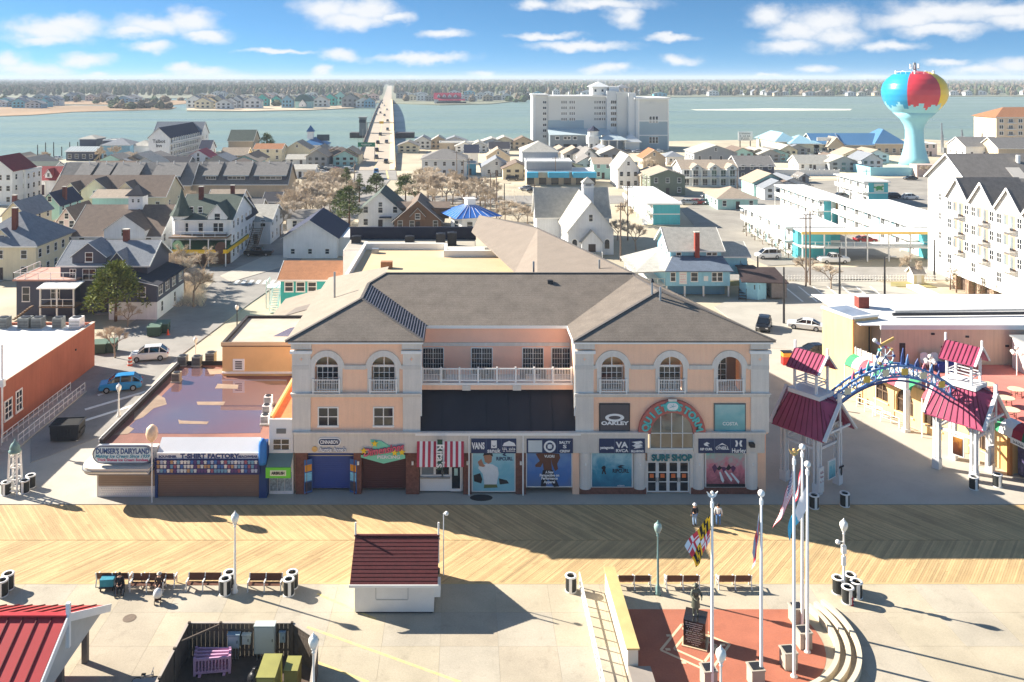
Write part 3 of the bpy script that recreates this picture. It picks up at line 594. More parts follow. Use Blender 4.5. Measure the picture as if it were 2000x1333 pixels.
q = poster(1154, 1236, 884, 953, poster_mat('poster_wave', C(26,96,128), C(60,150,176), C(196,230,232), .9, 5)); flat(q, [(1176,911),(1180,909),(1183,912),(1182,918),(1184,926),(1181,926),(1179,920),(1177,926),(1175,925),(1177,917),(1174,914)], pd, -.058); T('RIPCURL', 1212, 920, 32, .45, q, -.06, m=mat('print_ink', C(22,34,50), .5, 0))
flat(q, [(1206,911),(1212,908),(1220,909),(1213,911),(1219,915),(1209,914)], MATS['print_ink'], -.06); scrawl(q, fx(1214), -.056, fz(948), 16*SB, .12, wsign)
q = header(1362, 1455); T('RIP CURL', 1377, 874, 24, .26, q); T("O'NEILL", 1408, 872, 26, .34, q); T('Hurley', 1440, 877, 27, .5, q)
flat(q, [(1372,864),(1378,860),(1384,863),(1379,865),(1383,869),(1374,867)], wsign, -.366); flat(q, [(1398,868),(1408,862),(1418,868),(1408,865)], wsign, -.366); flat(q, [(1433,857),(1437,857),(1439,863),(1437,869),(1433,869),(1435,863)], wsign, -.366); flat(q, [(1443,857),(1447,857),(1445,863),(1447,869),(1443,869),(1441,863)], wsign, -.366)
q = poster(1377, 1457, 884, 953, poster_mat('poster_collage', C(60,40,44), C(206,120,136), C(120,206,196), 1.6, 8))
for x0, y0, dx in ((1404,922,6),(1414,920,12),(1426,924,14)): flat(q, [(x0,y0),(x0+3,y0-1),(x0+dx+4,y0+16),(x0+dx+2,y0+21),(x0+dx-2,y0+16)], pw, -.056)
for k in range(5): flat(q, [(1390+k*9,912+k%2*4),(1396+k*9,906+k%3*3),(1401+k*9,914),(1395+k*9,924-k%2*5)], pd if k % 2 else mat('print_plum', C(92,50,90), .5, .1), -.055+k*.0008)
flat(q, [(1379,945),(1455,945),(1455,951),(1379,951)], pd, -.057)
# brand panels of the upper floor
q = bp_(MB().box(fx(1170), fx(1230), -.1, 0, fz(847), fz(788)), 'brand_panel', pd); obj('panel_face', MB().box(fx(1172), fx(1228), -.12, -.1, fz(846), fz(790)).mesh('panel_face', mat('panel_charcoal', C(82,80,84), .5, .08)), q)
b = MB(); n = 24
for i in range(n):
    a0, a1 = 2*pi*i/n, 2*pi*(i+1)/n; cx, cz = fx(1200), fz(815)
    b.front([(cx+.5*cos(a0), cz+.16*sin(a0)), (cx+.8*cos(a0), cz+.33*sin(a0)), (cx+.8*cos(a1), cz+.33*sin(a1)), (cx+.5*cos(a1), cz+.16*sin(a1))], -.135, -.12)
obj('ellipse_logo', b.mesh('ellipse_logo', wsign), q); T('OAKLEY', 1200, 826, 54, .4, q, -.14, bold=.02)
q = bp_(MB().box(fx(1394), fx(1456), -.1, 0, fz(847), fz(788)), 'brand_panel', mat('panel_frame', C(90,110,112), .5, 0)); obj('panel_face', MB().box(fx(1396), fx(1454), -.12, -.1, fz(846), fz(790)).mesh('panel_face', poster_mat('poster_surf', C(60,140,150), C(120,184,188), C(186,214,210), .6, 11, z0=5.2, z1=7.8)), q); T('COSTA', 1425, 827, 30, .4, q, -.135, m=mat('print_pale', C(220,232,230), .5, 0))
# arched sign and window over the entrance
cx, zs = fx(1311), fz(845); redm = mat('sign_brick_red', C(186,106,96), .7, .05); tealm = mat('sign_teal', C(84,190,186), .5, .04)
b = MB(); ring(b, cx, zs, 1.78, 2.82, -.34, .0, 28); q = bp_(b, 'arch_sign', redm)
for s, a0, a1 in (('QUIET', 166, 106), ('STORM', 74, 14)):
    for k, ch in enumerate(s):
        a = radians(a0+(a1-a0)*k/(len(s)-1)); o = text(ch, cx+2.27*cos(a), -.37, zs+2.27*sin(a), .82, tealm, q, .035, depth=.03, tilt=-(a-pi/2))
b = pill(MB(), cx-.62, cx+.62, zs+1.95, zs+2.75, -.46, -.34, 8); o = obj('medallion', b.mesh('medallion', tealm), q)
obj('medallion_face', pill(MB(), cx-.46, cx+.46, zs+2.05, zs+2.65, -.48, -.46, 8).mesh('medallion_face', wsign), o)
b = MB()
for a in (.3, 1.3, 2.2, 3.6, 5.2): b.beam((cx, -.49, zs+2.35), (cx+.32*cos(a), -.49, zs+2.35+.24*sin(a)), .01, .06, (0,1,0))
obj('palm_emblem', b.mesh('palm_emblem', tealm), o)
bp_(MB().box(cx-.35, cx+.35, -.5, -.34, zs+2.78, zs+2.96), 'keystone', stone)
zb = 3.85; pts = [(cx+1.78*cos(pi*i/20), zs+1.78*sin(pi*i/20)) for i in range(21)]
q = bp_(MB().front(pts+[(cx-1.78, zb), (cx+1.78, zb)], -.12, -.06), 'arch_window', mat('arch_glass', C(112,116,108), .06, .5, .35, spec=.7))
b = MB(); b.box(cx-1.8, cx+1.8, -.2, -.12, zb-.06, zb+.06); b.box(cx-1.78, cx+1.78, -.17, -.12, zs-.03, zs+.03)
for k in (-1, 0, 1): x = cx+k*.92; b.box(x-.03, x+.03, -.165, -.12, zb, zs+sqrt(max(0, 1.78**2-(k*.92)**2)))
b.box(cx-1.86, cx-1.78, -.2, -.1, zb, zs); b.box(cx+1.78, cx+1.86, -.2, -.1, zb, zs)
obj('glazing_bars', b.mesh('glazing_bars', mat('bars_white', C(226,230,226), .5, 0)), q)
text('SURF SHOP', cx, -.2, fz(893), .72, mat('sign_teal_dark', C(40,120,124), .5, .05), bld, .03, width=3.4, depth=.05)
# four leaf entrance doors
for k in range(4):
    x0 = fx(1263)+k*(fx(1347)-fx(1263))/4; x1 = x0+(fx(1347)-fx(1263))/4-.02
    d = bp_(MB().box(x0, x1, .05, .15, .12, 2.72), 'door', trimw)
    for z0, z1 in ((.25, .95), (1.05, 1.75), (1.87, 2.6)):
        obj('door_pane', MB().box(x0+.13, x1-.13, .02, .05, z0, z1).mesh('door_pane', glass), d)
    obj('door_notice', MB().box(x0+.26, x0+.6, .0, .02, 1.35, 1.68).mesh('door_notice', mat('notice_orange', C(238,120,60), .6, .06)), d)
    obj('door_handle', MB().box(x1-.12 if k % 2 == 0 else x0+.05, x1-.05 if k % 2 == 0 else x0+.12, -.05, .02, 1.0, 1.35).mesh('door_handle', steel), d)
bp_(MB().box(fx(1255), fx(1263), -.05, .2, 0, 2.8), 'door_jamb', stone); bp_(MB().box(fx(1347), fx(1356), -.05, .2, 0, 2.8), 'door_jamb', stone)
b = MB().box(fx(1461)-.05, fx(1461)+.35, -.75, -.3, 4.2, 4.5); bp_(b, 'camera_lamp', dark)
x, y = G(940, 973); tag(MB().lathe([(.01,0),(1.0,.0),(1.0,.015),(.01,.02)], (0,0,0), 20).build('doormat', mat('doormat', C(52,50,52), .95, .1), None, loc=(x, y, .012)), 'dark oval doormat on the pavement in front of the poster windows', 'doormat').scale = (.95, .55, 1)
# ------------------------------------------------------------------ generic builders: car, bin, lamp, air conditioner
def loft(b, secs):                                     # secs: list of rings with equal point counts
    n = len(secs[0]); vs = [p for s in secs for p in s]
    fs = [(k*n+i, k*n+(i+1)%n, (k+1)*n+(i+1)%n, (k+1)*n+i) for k in range(len(secs)-1) for i in range(n)]
    fs += [tuple(range(n-1, -1, -1)), tuple(range((len(secs)-1)*n, len(secs)*n))]; return b.add(vs, fs)
def rsec(x, hw, z0, z1, c=.12):                        # rounded box section across y at station x
    c = min(c, hw*.6, (z1-z0)*.45)
    return [(x,-hw+c*.5,z0),(x,hw-c*.5,z0),(x,hw,z0+c),(x,hw,z1-c),(x,hw-c,z1),(x,-hw+c,z1),(x,-hw,z1-c),(x,-hw,z0+c)]
CARS = {}
tyre = mat('tyre_rubber', C(24,24,26), .85, .1); rim = mat('wheel_rim', C(170,172,176), .35, .05, metal=.7); cglass = mat('car_glass', C(26,32,40), .06, 0, spec=.7)
lampw = mat('headlight_glass', C(226,230,232), .2, 0); lampr = mat('tail_light', C(170,24,24), .3, 0)
def car_paint(name, c): m = mat('car_paint_'+name, c, .28, .03, 2); m.node_tree.nodes['Principled BSDF'].inputs['Coat Weight'].default_value = .5; return m
PAINT = dict(white=car_paint('white', C(232,232,230)), black=car_paint('black', C(26,27,32)), blue=car_paint('blue', C(48,140,196)), silver=car_paint('silver', C(178,182,186)), red=car_paint('red', C(158,30,34)), grey=car_paint('grey', C(96,100,106)))
def car(label, x, y, rz, paint='white', kind='suv', z=.05, group=None):
    P = {'suv': (4.5, .92, 1.68, [(-2.25,.45,.78),(-2.1,.32,.98),(-1.2,.25,1.04),(0,.22,1.05),(1.2,.22,1.02),(2.1,.3,.98),(2.25,.45,.85)], [(-1.3,.06),(-.55,.62),(.2,.66),(1.4,.62),(2.05,.06)]),
         'sedan': (4.7, .9, 1.44, [(-2.35,.45,.68),(-2.2,.3,.84),(-1.1,.22,.93),(0,.2,.95),(1.3,.22,.95),(2.2,.3,.9),(2.35,.45,.75)], [(-1.15,.04),(-.35,.46),(.35,.5),(1.0,.46),(1.85,.04)]),
         'van': (4.7, .93, 1.86, [(-2.35,.45,.82),(-2.2,.3,1.0),(-1.3,.24,1.1),(0,.22,1.12),(1.5,.22,1.12),(2.25,.3,1.12),(2.35,.45,1.0)], [(-1.6,.04),(-.8,.68),(0,.74),(1.6,.74),(2.28,.5)]),
         'pickup': (5.6, .98, 1.85, [(-2.8,.5,.95),(-2.65,.36,1.12),(-1.5,.3,1.18),(0,.28,1.18),(1.5,.3,1.16),(2.65,.36,1.14),(2.8,.5,1.0)], [(-1.45,.04),(-.8,.62),(-.2,.66),(.6,.64),(.95,.04)])}[kind]
    L, hw, H, body, cab = P
    if kind not in CARS:
        b = MB(); loft(b, [rsec(sx, hw*(.86 if abs(sx) > L/2-.06 else .97 if abs(sx) > L/2-.3 else 1), z0, z1) for sx, z0, z1 in body])
        g = MB(); zt = [z1 for sx, z0, z1 in body]; zb = max(zt)-.08
        loft(g, [[(sx, -hw*(.93-.16*(h/.7)), zb), (sx, hw*(.93-.16*(h/.7)), zb), (sx, hw*(.9-.2*(h/.7)), zb+.08+h*.7), (sx, hw*(.72-.0*h), zb+.08+h-.03), (sx, -hw*(.72), zb+.08+h-.03), (sx, -hw*(.9-.2*(h/.7)), zb+.08+h*.7)] for sx, h in cab])
        r = MB(); c2 = cab[1:-1]; loft(r, [[(sx, -hw*.7, zb+.04+h), (sx, hw*.7, zb+.04+h), (sx, hw*.62, zb+.1+h), (sx, -hw*.62, zb+.1+h)] for sx, h in c2])
        p = MB()
        for sy in (-1, 1):
            for i in range(len(cab)-1):
                (xa, ha), (xb, hb) = cab[i], cab[i+1]
                if i in (0, len(cab)-2): p.beam((xa, sy*hw*.84, zb+.08+ha*.9), (xb, sy*hw*.72, zb+.08+hb*.97), .07, .06)
            for q in (1, 2): p.beam((cab[q+1][0]-.2, sy*hw*.93, zb), (cab[q+1][0]-.15, sy*hw*.74, zb+.05+cab[q+1][1]), .09, .05)
        w = MB().cyl((0,-.11,0), (0,.11,0), .34, n=16); wr = MB().cyl((0,-.125,0), (0,.125,0), .21, n=10)
        CARS[kind] = (b, g, r, p, w.mesh('tyre', tyre), wr.mesh('rim', rim))
    b, g, r, p, wm, wrm = CARS[kind]; pm = PAINT[paint]; k2 = (kind, paint)
    if k2 not in CARS: CARS[k2] = (b.mesh('body', pm), g.mesh('cabin_glass', cglass), r.mesh('roof', pm), p.mesh('pillars', pm), MB().box(-L/2-.02, -L/2+.12, -hw*.8, -hw*.45, .62, .76).mesh('headlight', lampw), MB().box(-L/2-.02, -L/2+.12, hw*.45, hw*.8, .62, .76).mesh('headlight', lampw),
                MB().box(L/2-.1, L/2+.02, -hw*.84, -hw*.6, .72, .95).mesh('tail_light', lampr), MB().box(L/2-.1, L/2+.02, hw*.6, hw*.84, .72, .95).mesh('tail_light', lampr))
    o = thing({'suv': 'parked_car', 'sedan': 'parked_car', 'van': 'delivery_van', 'pickup': 'pickup_truck'}[kind], label, {'van': 'van', 'pickup': 'truck'}.get(kind, 'car'), (x, y, z), rz, group)
    names = ('body', 'cabin_glass', 'roof', 'pillars', 'headlight', 'headlight', 'tail_light', 'tail_light')
    for nm, me in zip(names, CARS[k2]): obj(nm, me, o)
    for sx in (-L*.31, L*.3):
        for sy in (-1, 1): wh = obj('wheel', wm, o, (sx, sy*(hw-.08), .34)); obj('rim', wrm, wh)
    return o
binb = mat('bin_black_slats', C(46,48,46), .6, .15, 5); 
_bin = None
def bin_(x, y, label, grp='slatted black litter bins of the boardwalk', rz=0):
    global _bin
    if _bin is None:
        _bin = thing('litter_bin', label, 'litter bin', (x, y, 0), rz, grp)
        b = MB()
        for k in range(22): a = 2*pi*k/22; b.beam((.34*cos(a), .34*sin(a), .07), (.34*cos(a), .34*sin(a), 1.0), .085, .03, (cos(a), sin(a), 0))
        struct(b.build('slats', binb, _bin), 'stuff')
        MB().cyl((0,0,.06), (0,0,.86), .30, n=18).build('liner', blackm, _bin)
        MB().lathe([(.26,.98),(.40,.98),(.41,1.03),(.38,1.07),(.27,1.05)], n=22, cap=False).build('rim', trimw, _bin, smooth=True)
        MB().lathe([(.30,.0),(.39,.0),(.39,.06),(.30,.07)], n=22, cap=False).build('foot_ring', trimw, _bin)
        for a in (-pi/2, pi/6): MB().beam((.375*cos(a), .375*sin(a), .05), (.375*cos(a), .375*sin(a), 1.0), .2, .02, (cos(a), sin(a), 0)).build('white_plate', trimw, _bin)
        return _bin
    return dup(_bin, (x, y, 0), rz, label, grp)
globe = mat('frosted_globe', C(238,236,226), .35, .04)
LAMPS = {}
def lamp(x, y, h, label, style='white', grp=None, camera=False, z=0):
    m = trimw if style == 'white' else mat('verdigris_metal', C(120,150,146), .6, .15, 3) if style == 'verdigris' else dark
    key = (style, round(h, 1))
    o = thing('street_lamp', label, 'street lamp', (x, y, z), 0, grp)
    if key not in LAMPS:
        b = MB().lathe([(.2,0),(.22,.1),(.15,.22),(.16,.5),(.09,.62),(.075,h*.5),(.085,h*.5+.04),(.07,h*.5+.1),(.055,h-1.0),(.1,h-.95),(.06,h-.88),(.1,h-.8),(.14,h-.74)], n=12)
        g = MB().lathe([(.12,h-.74),(.2,h-.6),(.27,h-.38),(.25,h-.2),(.14,h-.08),(.02,h-.05)], n=14)
        c = MB().lathe([(.15,h-.1),(.1,h-.03),(.03,h+.02),(.045,h+.07),(.01,h+.12)], n=10)
        LAMPS[key] = (b.mesh('post', m, True), g.mesh('globe', globe if style != 'verdigris' else mat('verdigris_globe', C(150,176,170), .4, .1), True), c.mesh('finial', m, True))
    for n_, me in zip(('post', 'globe', 'finial'), LAMPS[key]): obj(n_, me, o)
    if camera:
        MB().box(-.12,.12,-.1,.1,h*.4,h*.52).build('control_box', trimw, o); MB().box(-.14,.14,-.12,.12,h*.56,h*.66).build('control_box', trimw, o)
        a = MB().beam((0,0,h-1.5), (-.35,0,h-1.45), .05, .05); a.build('camera_arm', trimw, o); MB().ball((-.4,0,h-1.5), .16).build('camera_dome', trimw, o, smooth=True)
    return o
ACU = mat('ac_casing', C(128,130,126), .6, .15, 2)
def acunit(x, y, z, label, w=1.0, h=1.0, m=None, grp='air conditioning units on the flat roofs', rz=0):
    o = thing('air_conditioner', label, 'air conditioner', (x, y, z), rz, grp); m = m or ACU
    MB().box(-w/2, w/2, -w/2, w/2, .08, h).build('casing', m, o); MB().cyl((0,0,h), (0,0,h+.06), w*.4, n=16).build('fan_guard', dark, o)
    MB().box(-w/2-.06, w/2+.06, -w/2-.06, w/2+.06, 0, .08).build('base', conc, o)
    for k in range(5): MB().box(-w/2+.05, w/2-.05, -w/2-.02, -w/2+.0, .2+k*.14*h, .26+k*.14*h).build('louvre', dark, o)
    return o

# ------------------------------------------------------------------ low ice cream and T-shirt shop
YT = 70.5; ST = YT/FPX; tx = lambda x: (x-PX)*ST; tz = lambda y: CAMZ-(y-PY)*ST
lo = thing('low_shop', 'single storey souvenir and ice cream shop with rain puddles on its flat roof', 'building', (0, YT, 0))
XL, XR = -30.8, tx(522); D = 20.4
MB().box(XL, XR, .6, D, 0, 4.1).build('wall', mat('shop_wall_beige', C(196,178,156), .85, .1), lo)
MB().box(XL+.3, XR-.3, .7, D-.3, 4.1, 4.14).build('roof_deck', mat('roof_deck_stain_reflection', C(142,98,84), .75, .25, .3, fine=.1), lo)  # stained deck; reddish reflection of the tan block put into the base colour
b = MB().box(XL-.05, XL+.25, .6, D+.05, 4.0, 4.55); b.box(XL+.25, XR, D-.25, D+.05, 4.0, 4.5); b.build('parapet', mat('parapet_dark', C(52,48,50), .8, .1), lo)
MB().box(XL-.12, XL-.05, .6, D, 4.3, 4.6).build('parapet_flashing', trimw, lo)
pud = bpy.data.materials.new('puddle_water'); pud.use_nodes = True; q = pud.node_tree.nodes['Principled BSDF']
q.inputs['Base Color'].default_value = C(84,76,90); q.inputs['Roughness'].default_value = .03; q.inputs['Specular IOR Level'].default_value = .9; q.inputs['Coat Weight'].default_value = 1.0; q.inputs['Coat Roughness'].default_value = .02; q.inputs['Coat IOR'].default_value = 1.6
t = pud.node_tree; g_ = ND(t, 'ShaderNodeNewGeometry'); n_ = ND(t, 'ShaderNodeTexNoise', ins={'Vector': g_.outputs['Position'], 'Scale': .16, 'Detail': 3.0})
m_ = ND(t, 'ShaderNodeMix', data_type='RGBA', ins={0: n_.outputs[0], 6: C(126,78,66), 7: C(100,100,114)}); LK(t, m_.outputs[2], q.inputs['Base Color'])  # rust and blue reflections painted into the water's base colour
pts = GP([(238,846),(300,790),(330,760),(352,740),(352,722),(395,716),(424,722),(440,740),(560,742),(563,770),(520,815),(508,846),(360,848)], 4.15)
pts = [(x, y-YT) for x, y in pts]
MB().prism([(p[0], p[1]) for p in pts], 4.142, 4.155).build('puddle', pud, lo)
def patch(pix):
    P = [(x, y-YT) for x, y in GP(pix, 4.16)]; MB().prism(P, 4.15, 4.166).build('dry_roof_patch', mat('roof_dry_patch', C(156,134,114), .9, .25, .6), lo)
patch([(348,820),(355,822),(408,824),(404,829),(350,828)]); patch([(384,785),(440,785),(436,792),(386,791)]); patch([(425,750),(466,752),(464,760),(420,759)]); patch([(404,720),(436,722),(440,730),(410,732)]); patch([(262,805),(286,790),(306,770),(322,778),(326,790),(300,798),(280,815),(262,822)]); patch([(222,850),(250,832),(262,838),(250,848)])
# ice cream front
cr = mat('cream_panel', C(214,206,196), .8, .06)
MB().box(XL, tx(307), .0, .6, .0, 4.2).build('wall', mat('front_panel_white', C(222,218,210), .8, .05), lo)
b = MB().box(tx(193), tx(303), -.05, .0, .95, 2.3); s1 = b.build('roller_shutter', mat('beige_shutter', C(150,132,114), .6, .06), lo)
for k in range(9): obj('shutter_slat', MB().box(tx(193), tx(303), -.08, -.051, .97+k*.148, 1.095+k*.148).mesh('shutter_slat', MATS['beige_shutter']), s1)
b = MB()
for i in range(22):
    for j in range(3):
        cx, cz = tx(193)+.2+(tx(303)-tx(193)-.4)*(i+.5*(j % 2))/22, .3+j*.2; b.front([(cx-.1, cz), (cx, cz-.1), (cx+.1, cz), (cx, cz+.1)], -.1, -.06)
MB().box(tx(193), tx(303), -.06, .0, .12, .9).build('base_panel', mat('lattice_white', C(226,224,220), .7, .04), lo); struct(b.build('lattice', trimw, lo), 'stuff')
b = MB(); n = 10; x0, x1 = tx(166), tx(302)
can = [(x1, .5), (x1, -1.35)]+[(x0+1.3+1.3*cos(a), -.05+1.3*sin(a)) for a in [-pi/2-pi/2*i/n for i in range(n+1)]]+[(x0, 2.6), (XL, 2.6), (XL, .5)]
b.prism(can, 2.75, 2.95); b.build('canopy', mat('canopy_top', C(214,206,192), .8, .06), lo)
for zz, off, mm in ((2.55, .03, trimw), (2.66, .08, steel), (2.42, -.03, mat('canopy_band', C(120,116,116), .6, .05))):
    cc = [(x+(off*(-1 if x < -25 else 1)), y-off if y < .4 else y) for x, y in can]; MB().prism(cc, zz, zz+.1).build('canopy_trim', mm, lo)
q = pill(MB(), tx(188), tx(305), tz(898), tz(863), -.75, -.55, 8).build('ice_cream_sign', mat('sign_steel', C(110,116,130), .5, .05), lo)
obj('sign_face', pill(MB(), tx(191), tx(302), tz(895.5), tz(865.5), -.78, -.75, 8).mesh('sign_face', mat('sign_pale_blue', C(206,226,232), .5, .05)), q)
sb_ = mat('sign_ink_blue', C(40,84,140), .5, 0); spk = mat('sign_ink_pink', C(196,92,130), .5, 0)
text("DUMSER'S DAIRYLAND", tx(247), -.79, tz(874), .6, sb_, q, .02, width=4.4, depth=.012); text('Making Ice Cream Since 1939', tx(246), -.79, tz(883.5), .36, mat('sign_ink_teal', C(60,140,170), .5, 0), q, .01, width=4.5, shear=.3, depth=.012); text('Thick Shakes Ice Cream Sundaes', tx(247), -.79, tz(890.5), .3, spk, q, .008, width=4.2, depth=.012)
MB().box(tx(200), tx(300), -.3, .0, 2.95, 3.2).build('sign_base', mat('shadow_blue_panel', C(70,76,110), .7, .05), lo)
# T-shirt front
MB().slab([(tx(309), .9, 4.62), (tx(505), .9, 4.62), (tx(507), -.25, 3.75), (tx(309), -.25, 3.75)], .1).build('fascia_roof', mat('white_metal_fascia', C(232,232,232), .5, .03), lo)
b = MB().box(tx(309), tx(508), -.34, -.2, 3.35, 3.82); q = b.build('shop_sign', wsign, lo)
text('T-SHIRT FACTORY', tx(412), -.36, 3.56, .5, mat('sign_ink_navy', C(46,70,124), .5, 0), q, .025, width=4.9, depth=.012); text('SOUVENIR', tx(330), -.36, 3.52, .24, MATS['sign_ink_navy'], q, .01, width=1.5, depth=.012); text('BEACHWEAR', tx(486), -.36, 3.52, .24, MATS['sign_ink_navy'], q, .01, width=1.6, depth=.012)
MB().box(tx(306), tx(510), -.5, -.34, 2.1, 3.34).build('shirt_display', mat('display_navy', C(42,50,104), .6, .1), lo)
shm = bpy.data.materials.new('shirt_prints'); shm.use_nodes = True; t = shm.node_tree; bs = t.nodes['Principled BSDF']; g_ = ND(t, 'ShaderNodeNewGeometry')
r_ = ND(t, 'ShaderNodeValToRGB', ins={0: g_.outputs['Random Per Island']}); r_.color_ramp.interpolation = 'CONSTANT'
for i, c in enumerate((C(210,214,214), C(60,110,180), C(190,150,110), C(90,60,120), C(230,226,220), C(110,160,190), C(160,90,110), C(180,190,210))):
    if i < 2: r_.color_ramp.elements[i].color = c; r_.color_ramp.elements[i].position = i/8
    else: e_ = r_.color_ramp.elements.new(i/8); e_.color = c
LK(t, r_.outputs[0], bs.inputs['Base Color'])
b = MB()
for i in range(30):
    for j in range(3):
        cx = tx(310)+(tx(506)-tx(310))*(i+.5)/30; cz = 2.42+.36*j; w, h = .1, .14
        b.front([(cx-w, cz-h), (cx+w, cz-h), (cx+w, cz+h*.3), (cx+w*1.35, cz+h*.2), (cx+w*1.3, cz+h*.7), (cx+w*.5, cz+h), (cx-w*.5, cz+h), (cx-w*1.3, cz+h*.7), (cx-w*1.35, cz+h*.2), (cx-w, cz+h*.3)], -.53, -.5)
struct(b.build('printed_shirts', shm, lo), 'stuff')
s2 = MB().box(tx(309), tx(515), -.02, .6, .05, 2.15).build('roller_shutter', mat('brown_shutter', C(140,112,96), .5, .07), lo)
for k in range(13): obj('shutter_slat', MB().box(tx(309), tx(515), -.05, -.021, .08+k*.157, .21+k*.157).mesh('shutter_slat', MATS['brown_shutter']), s2)
bl = mat('pillar_blue', C(44,120,196), .6, .08); b = MB().box(tx(507), tx(522), -.2, .6, 0, 4.6); b.build('corner_pillar', mat('pillar_dark_blue', C(34,66,120), .6, .06), lo); MB().lathe([(.32,0),(.36,.3),(.34,1.6),(.28,1.9),(.12,2.1)], (tx(514.5), -.3, 2.9), 14).build('pillar_drum', bl, lo, smooth=True)
MB().box(tx(304), tx(309), -.15, .6, 0, 3.3).build('corner_post', MATS['pillar_dark_blue'], lo)
for i, (x, y, w, h) in enumerate(((357,713,.9,1.0),(385,714,.9,1.0),(412,710,.95,1.2),(345,745,.8,.9))):
    X, Y = G(x, y, 4.16); acunit(X, Y, 4.166, ('grey roof unit at the back left corner of the puddled roof', 'middle grey roof unit on the back edge of the puddled roof', 'tall grey roof unit nearest the tan block on the puddled roof', 'single beige roof unit standing in the puddle')[i], w, h, mat('unit_beige', C(170,160,140), .7, .1) if i == 3 else None)
for i, y in enumerate((790, 808, 828)):
    X, Y = G(524+i*-3, y, 4.16); acunit(X, Y, 4.166, ('white roof box by the narrow shop, farthest of three', 'white roof box by the narrow shop, middle of three', 'white roof box by the narrow shop, nearest of three')[i], .7, .8, white, 'white roof boxes beside the narrow shop')
# narrow airbrush shop
na = thing('narrow_shop', 'narrow white two storey shop with a bright green sign box', 'building', (0, 71.0, 0)); nx0, nx1 = fx(526), fx(573)
MB().box(nx0, nx1, 0, 15, 0, 6.1).build('wall', white, na); MB().box(nx0+.2, nx1, .3, 14.8, 6.1, 6.13).build('roof_deck', mat('orange_roof', C(190,116,74), .85, .2, 1.0), na)
MB().box(nx0, nx0+.2, .2, 15, 6.1, 6.5).build('parapet', mat('parapet_tan', C(226,180,120), .8, .08), na); MB().box(nx0, nx1, -.02, .2, 6.1, 6.3).build('parapet', trimw, na)
win(na, (nx0+nx1)/2, 0, 3.75, 1.3, .85, nx=2, nz=2, fr=.08); MB().box((nx0+nx1)/2-.4, (nx0+nx1)/2+.4, -.05, 0, 5.1, 5.5).build('vent_grille', mat('vent_grey', C(120,120,118), .6, .1), na)
MB().slab([(nx0, 0, 3.45), (nx1, 0, 3.45), (nx1, -1.1, 2.8), (nx0, -1.1, 2.8)], .06).build('awning', mat('awning_grey', C(120,140,132), .7, .08), na)
q = MB().box(nx0-.02, nx1+.02, -1.2, -1.0, 1.9, 2.75).build('sign_box', mat('sign_lime', C(110,210,60), .5, .05), na); obj('sign_plate', MB().box(nx0+.35, nx1-.35, -1.23, -1.2, 2.1, 2.55).mesh('sign_plate', mat('plate_cream', C(226,232,200), .5, .04)), q); text('AIRBRUSH', (nx0+nx1)/2, -1.24, 2.32, .32, pd, q, .015, width=1.1, depth=.01)
for k in range(3): MB().box(nx0+.1+k*.62, nx0+.66+k*.62, -.06, 0, .3, 1.85).build('display_window', mat('display_prints', C(150,164,168), .4, .6, 6), na)
# tan box building behind
tb = thing('tan_block', 'tan windowless upper storey block with one white louvred vent', 'building', (0, 87.4, 0))
MB().box(-25.2, -14.7, 0, 10, 0, 7.3).build('wall', mat('tan_stucco', C(226,184,128), .9, .07, .4), tb); b = MB().box(-25.3, -14.7, -.1, .2, 7.2, 7.6); b.box(-25.3, -25, .2, 10, 7.2, 7.6); b.box(-25, -14.7, 9.7, 10, 7.2, 7.6); b.build('parapet', mat('parapet_dark', C(52,48,50)), tb)
MB().box(-25.32, -14.7, -.14, -.1, 7.3, 7.66).build('coping', mat('coping_tan', C(214,186,146), .8, .05), tb)
MB().box(-25.0, -14.7, .2, 9.7, 7.3, 7.33).build('roof_deck', mat('roof_gravel_tan', C(190,178,160), .9, .15, .5), tb)
MB().prism([(-20.6,3),(-15,2.6),(-15,7),(-17,7.6),(-19.4,6)], 7.33, 7.345).build('puddle', pud, tb)
lv = MB().box(-24.1, -22.9, -.06, 0, 4.7, 5.9).build('louvre_frame', trimw, tb)
for k in range(4): obj('louvre', MB().box(-23.85, -23.15, -.09, -.061, 4.9+k*.22, 5.02+k*.22).mesh('louvre', dark), lv)
MB().box(-25.2, -14.7, -.25, 0, 4.45, 4.6).build('base_trim', trimw, tb)
sh = thing('shed_roof_annex', 'low annex with a pale shingled shed roof left of the hip roofs', 'building', (0, 97.6, 0))
MB().box(-23, -15.2, 0, 12, 0, 6.2).build('wall', peach, sh); MB().slab([(-23.4,-.1,6.3),(-15.2,-.1,8.6),(-15.2,12,8.6),(-23.4,12,6.3)], .15).build('roof', MATS['roof_shingle_pale_sunlit'], sh); MB().slab([(-21.5,2,6.9),(-18,2,7.88),(-17.6,4.6,7.99),(-20.6,4.6,7.15)], .02).build('roof_patch', mat('roof_patch_dark', C(126,116,108), .9, .1), sh)
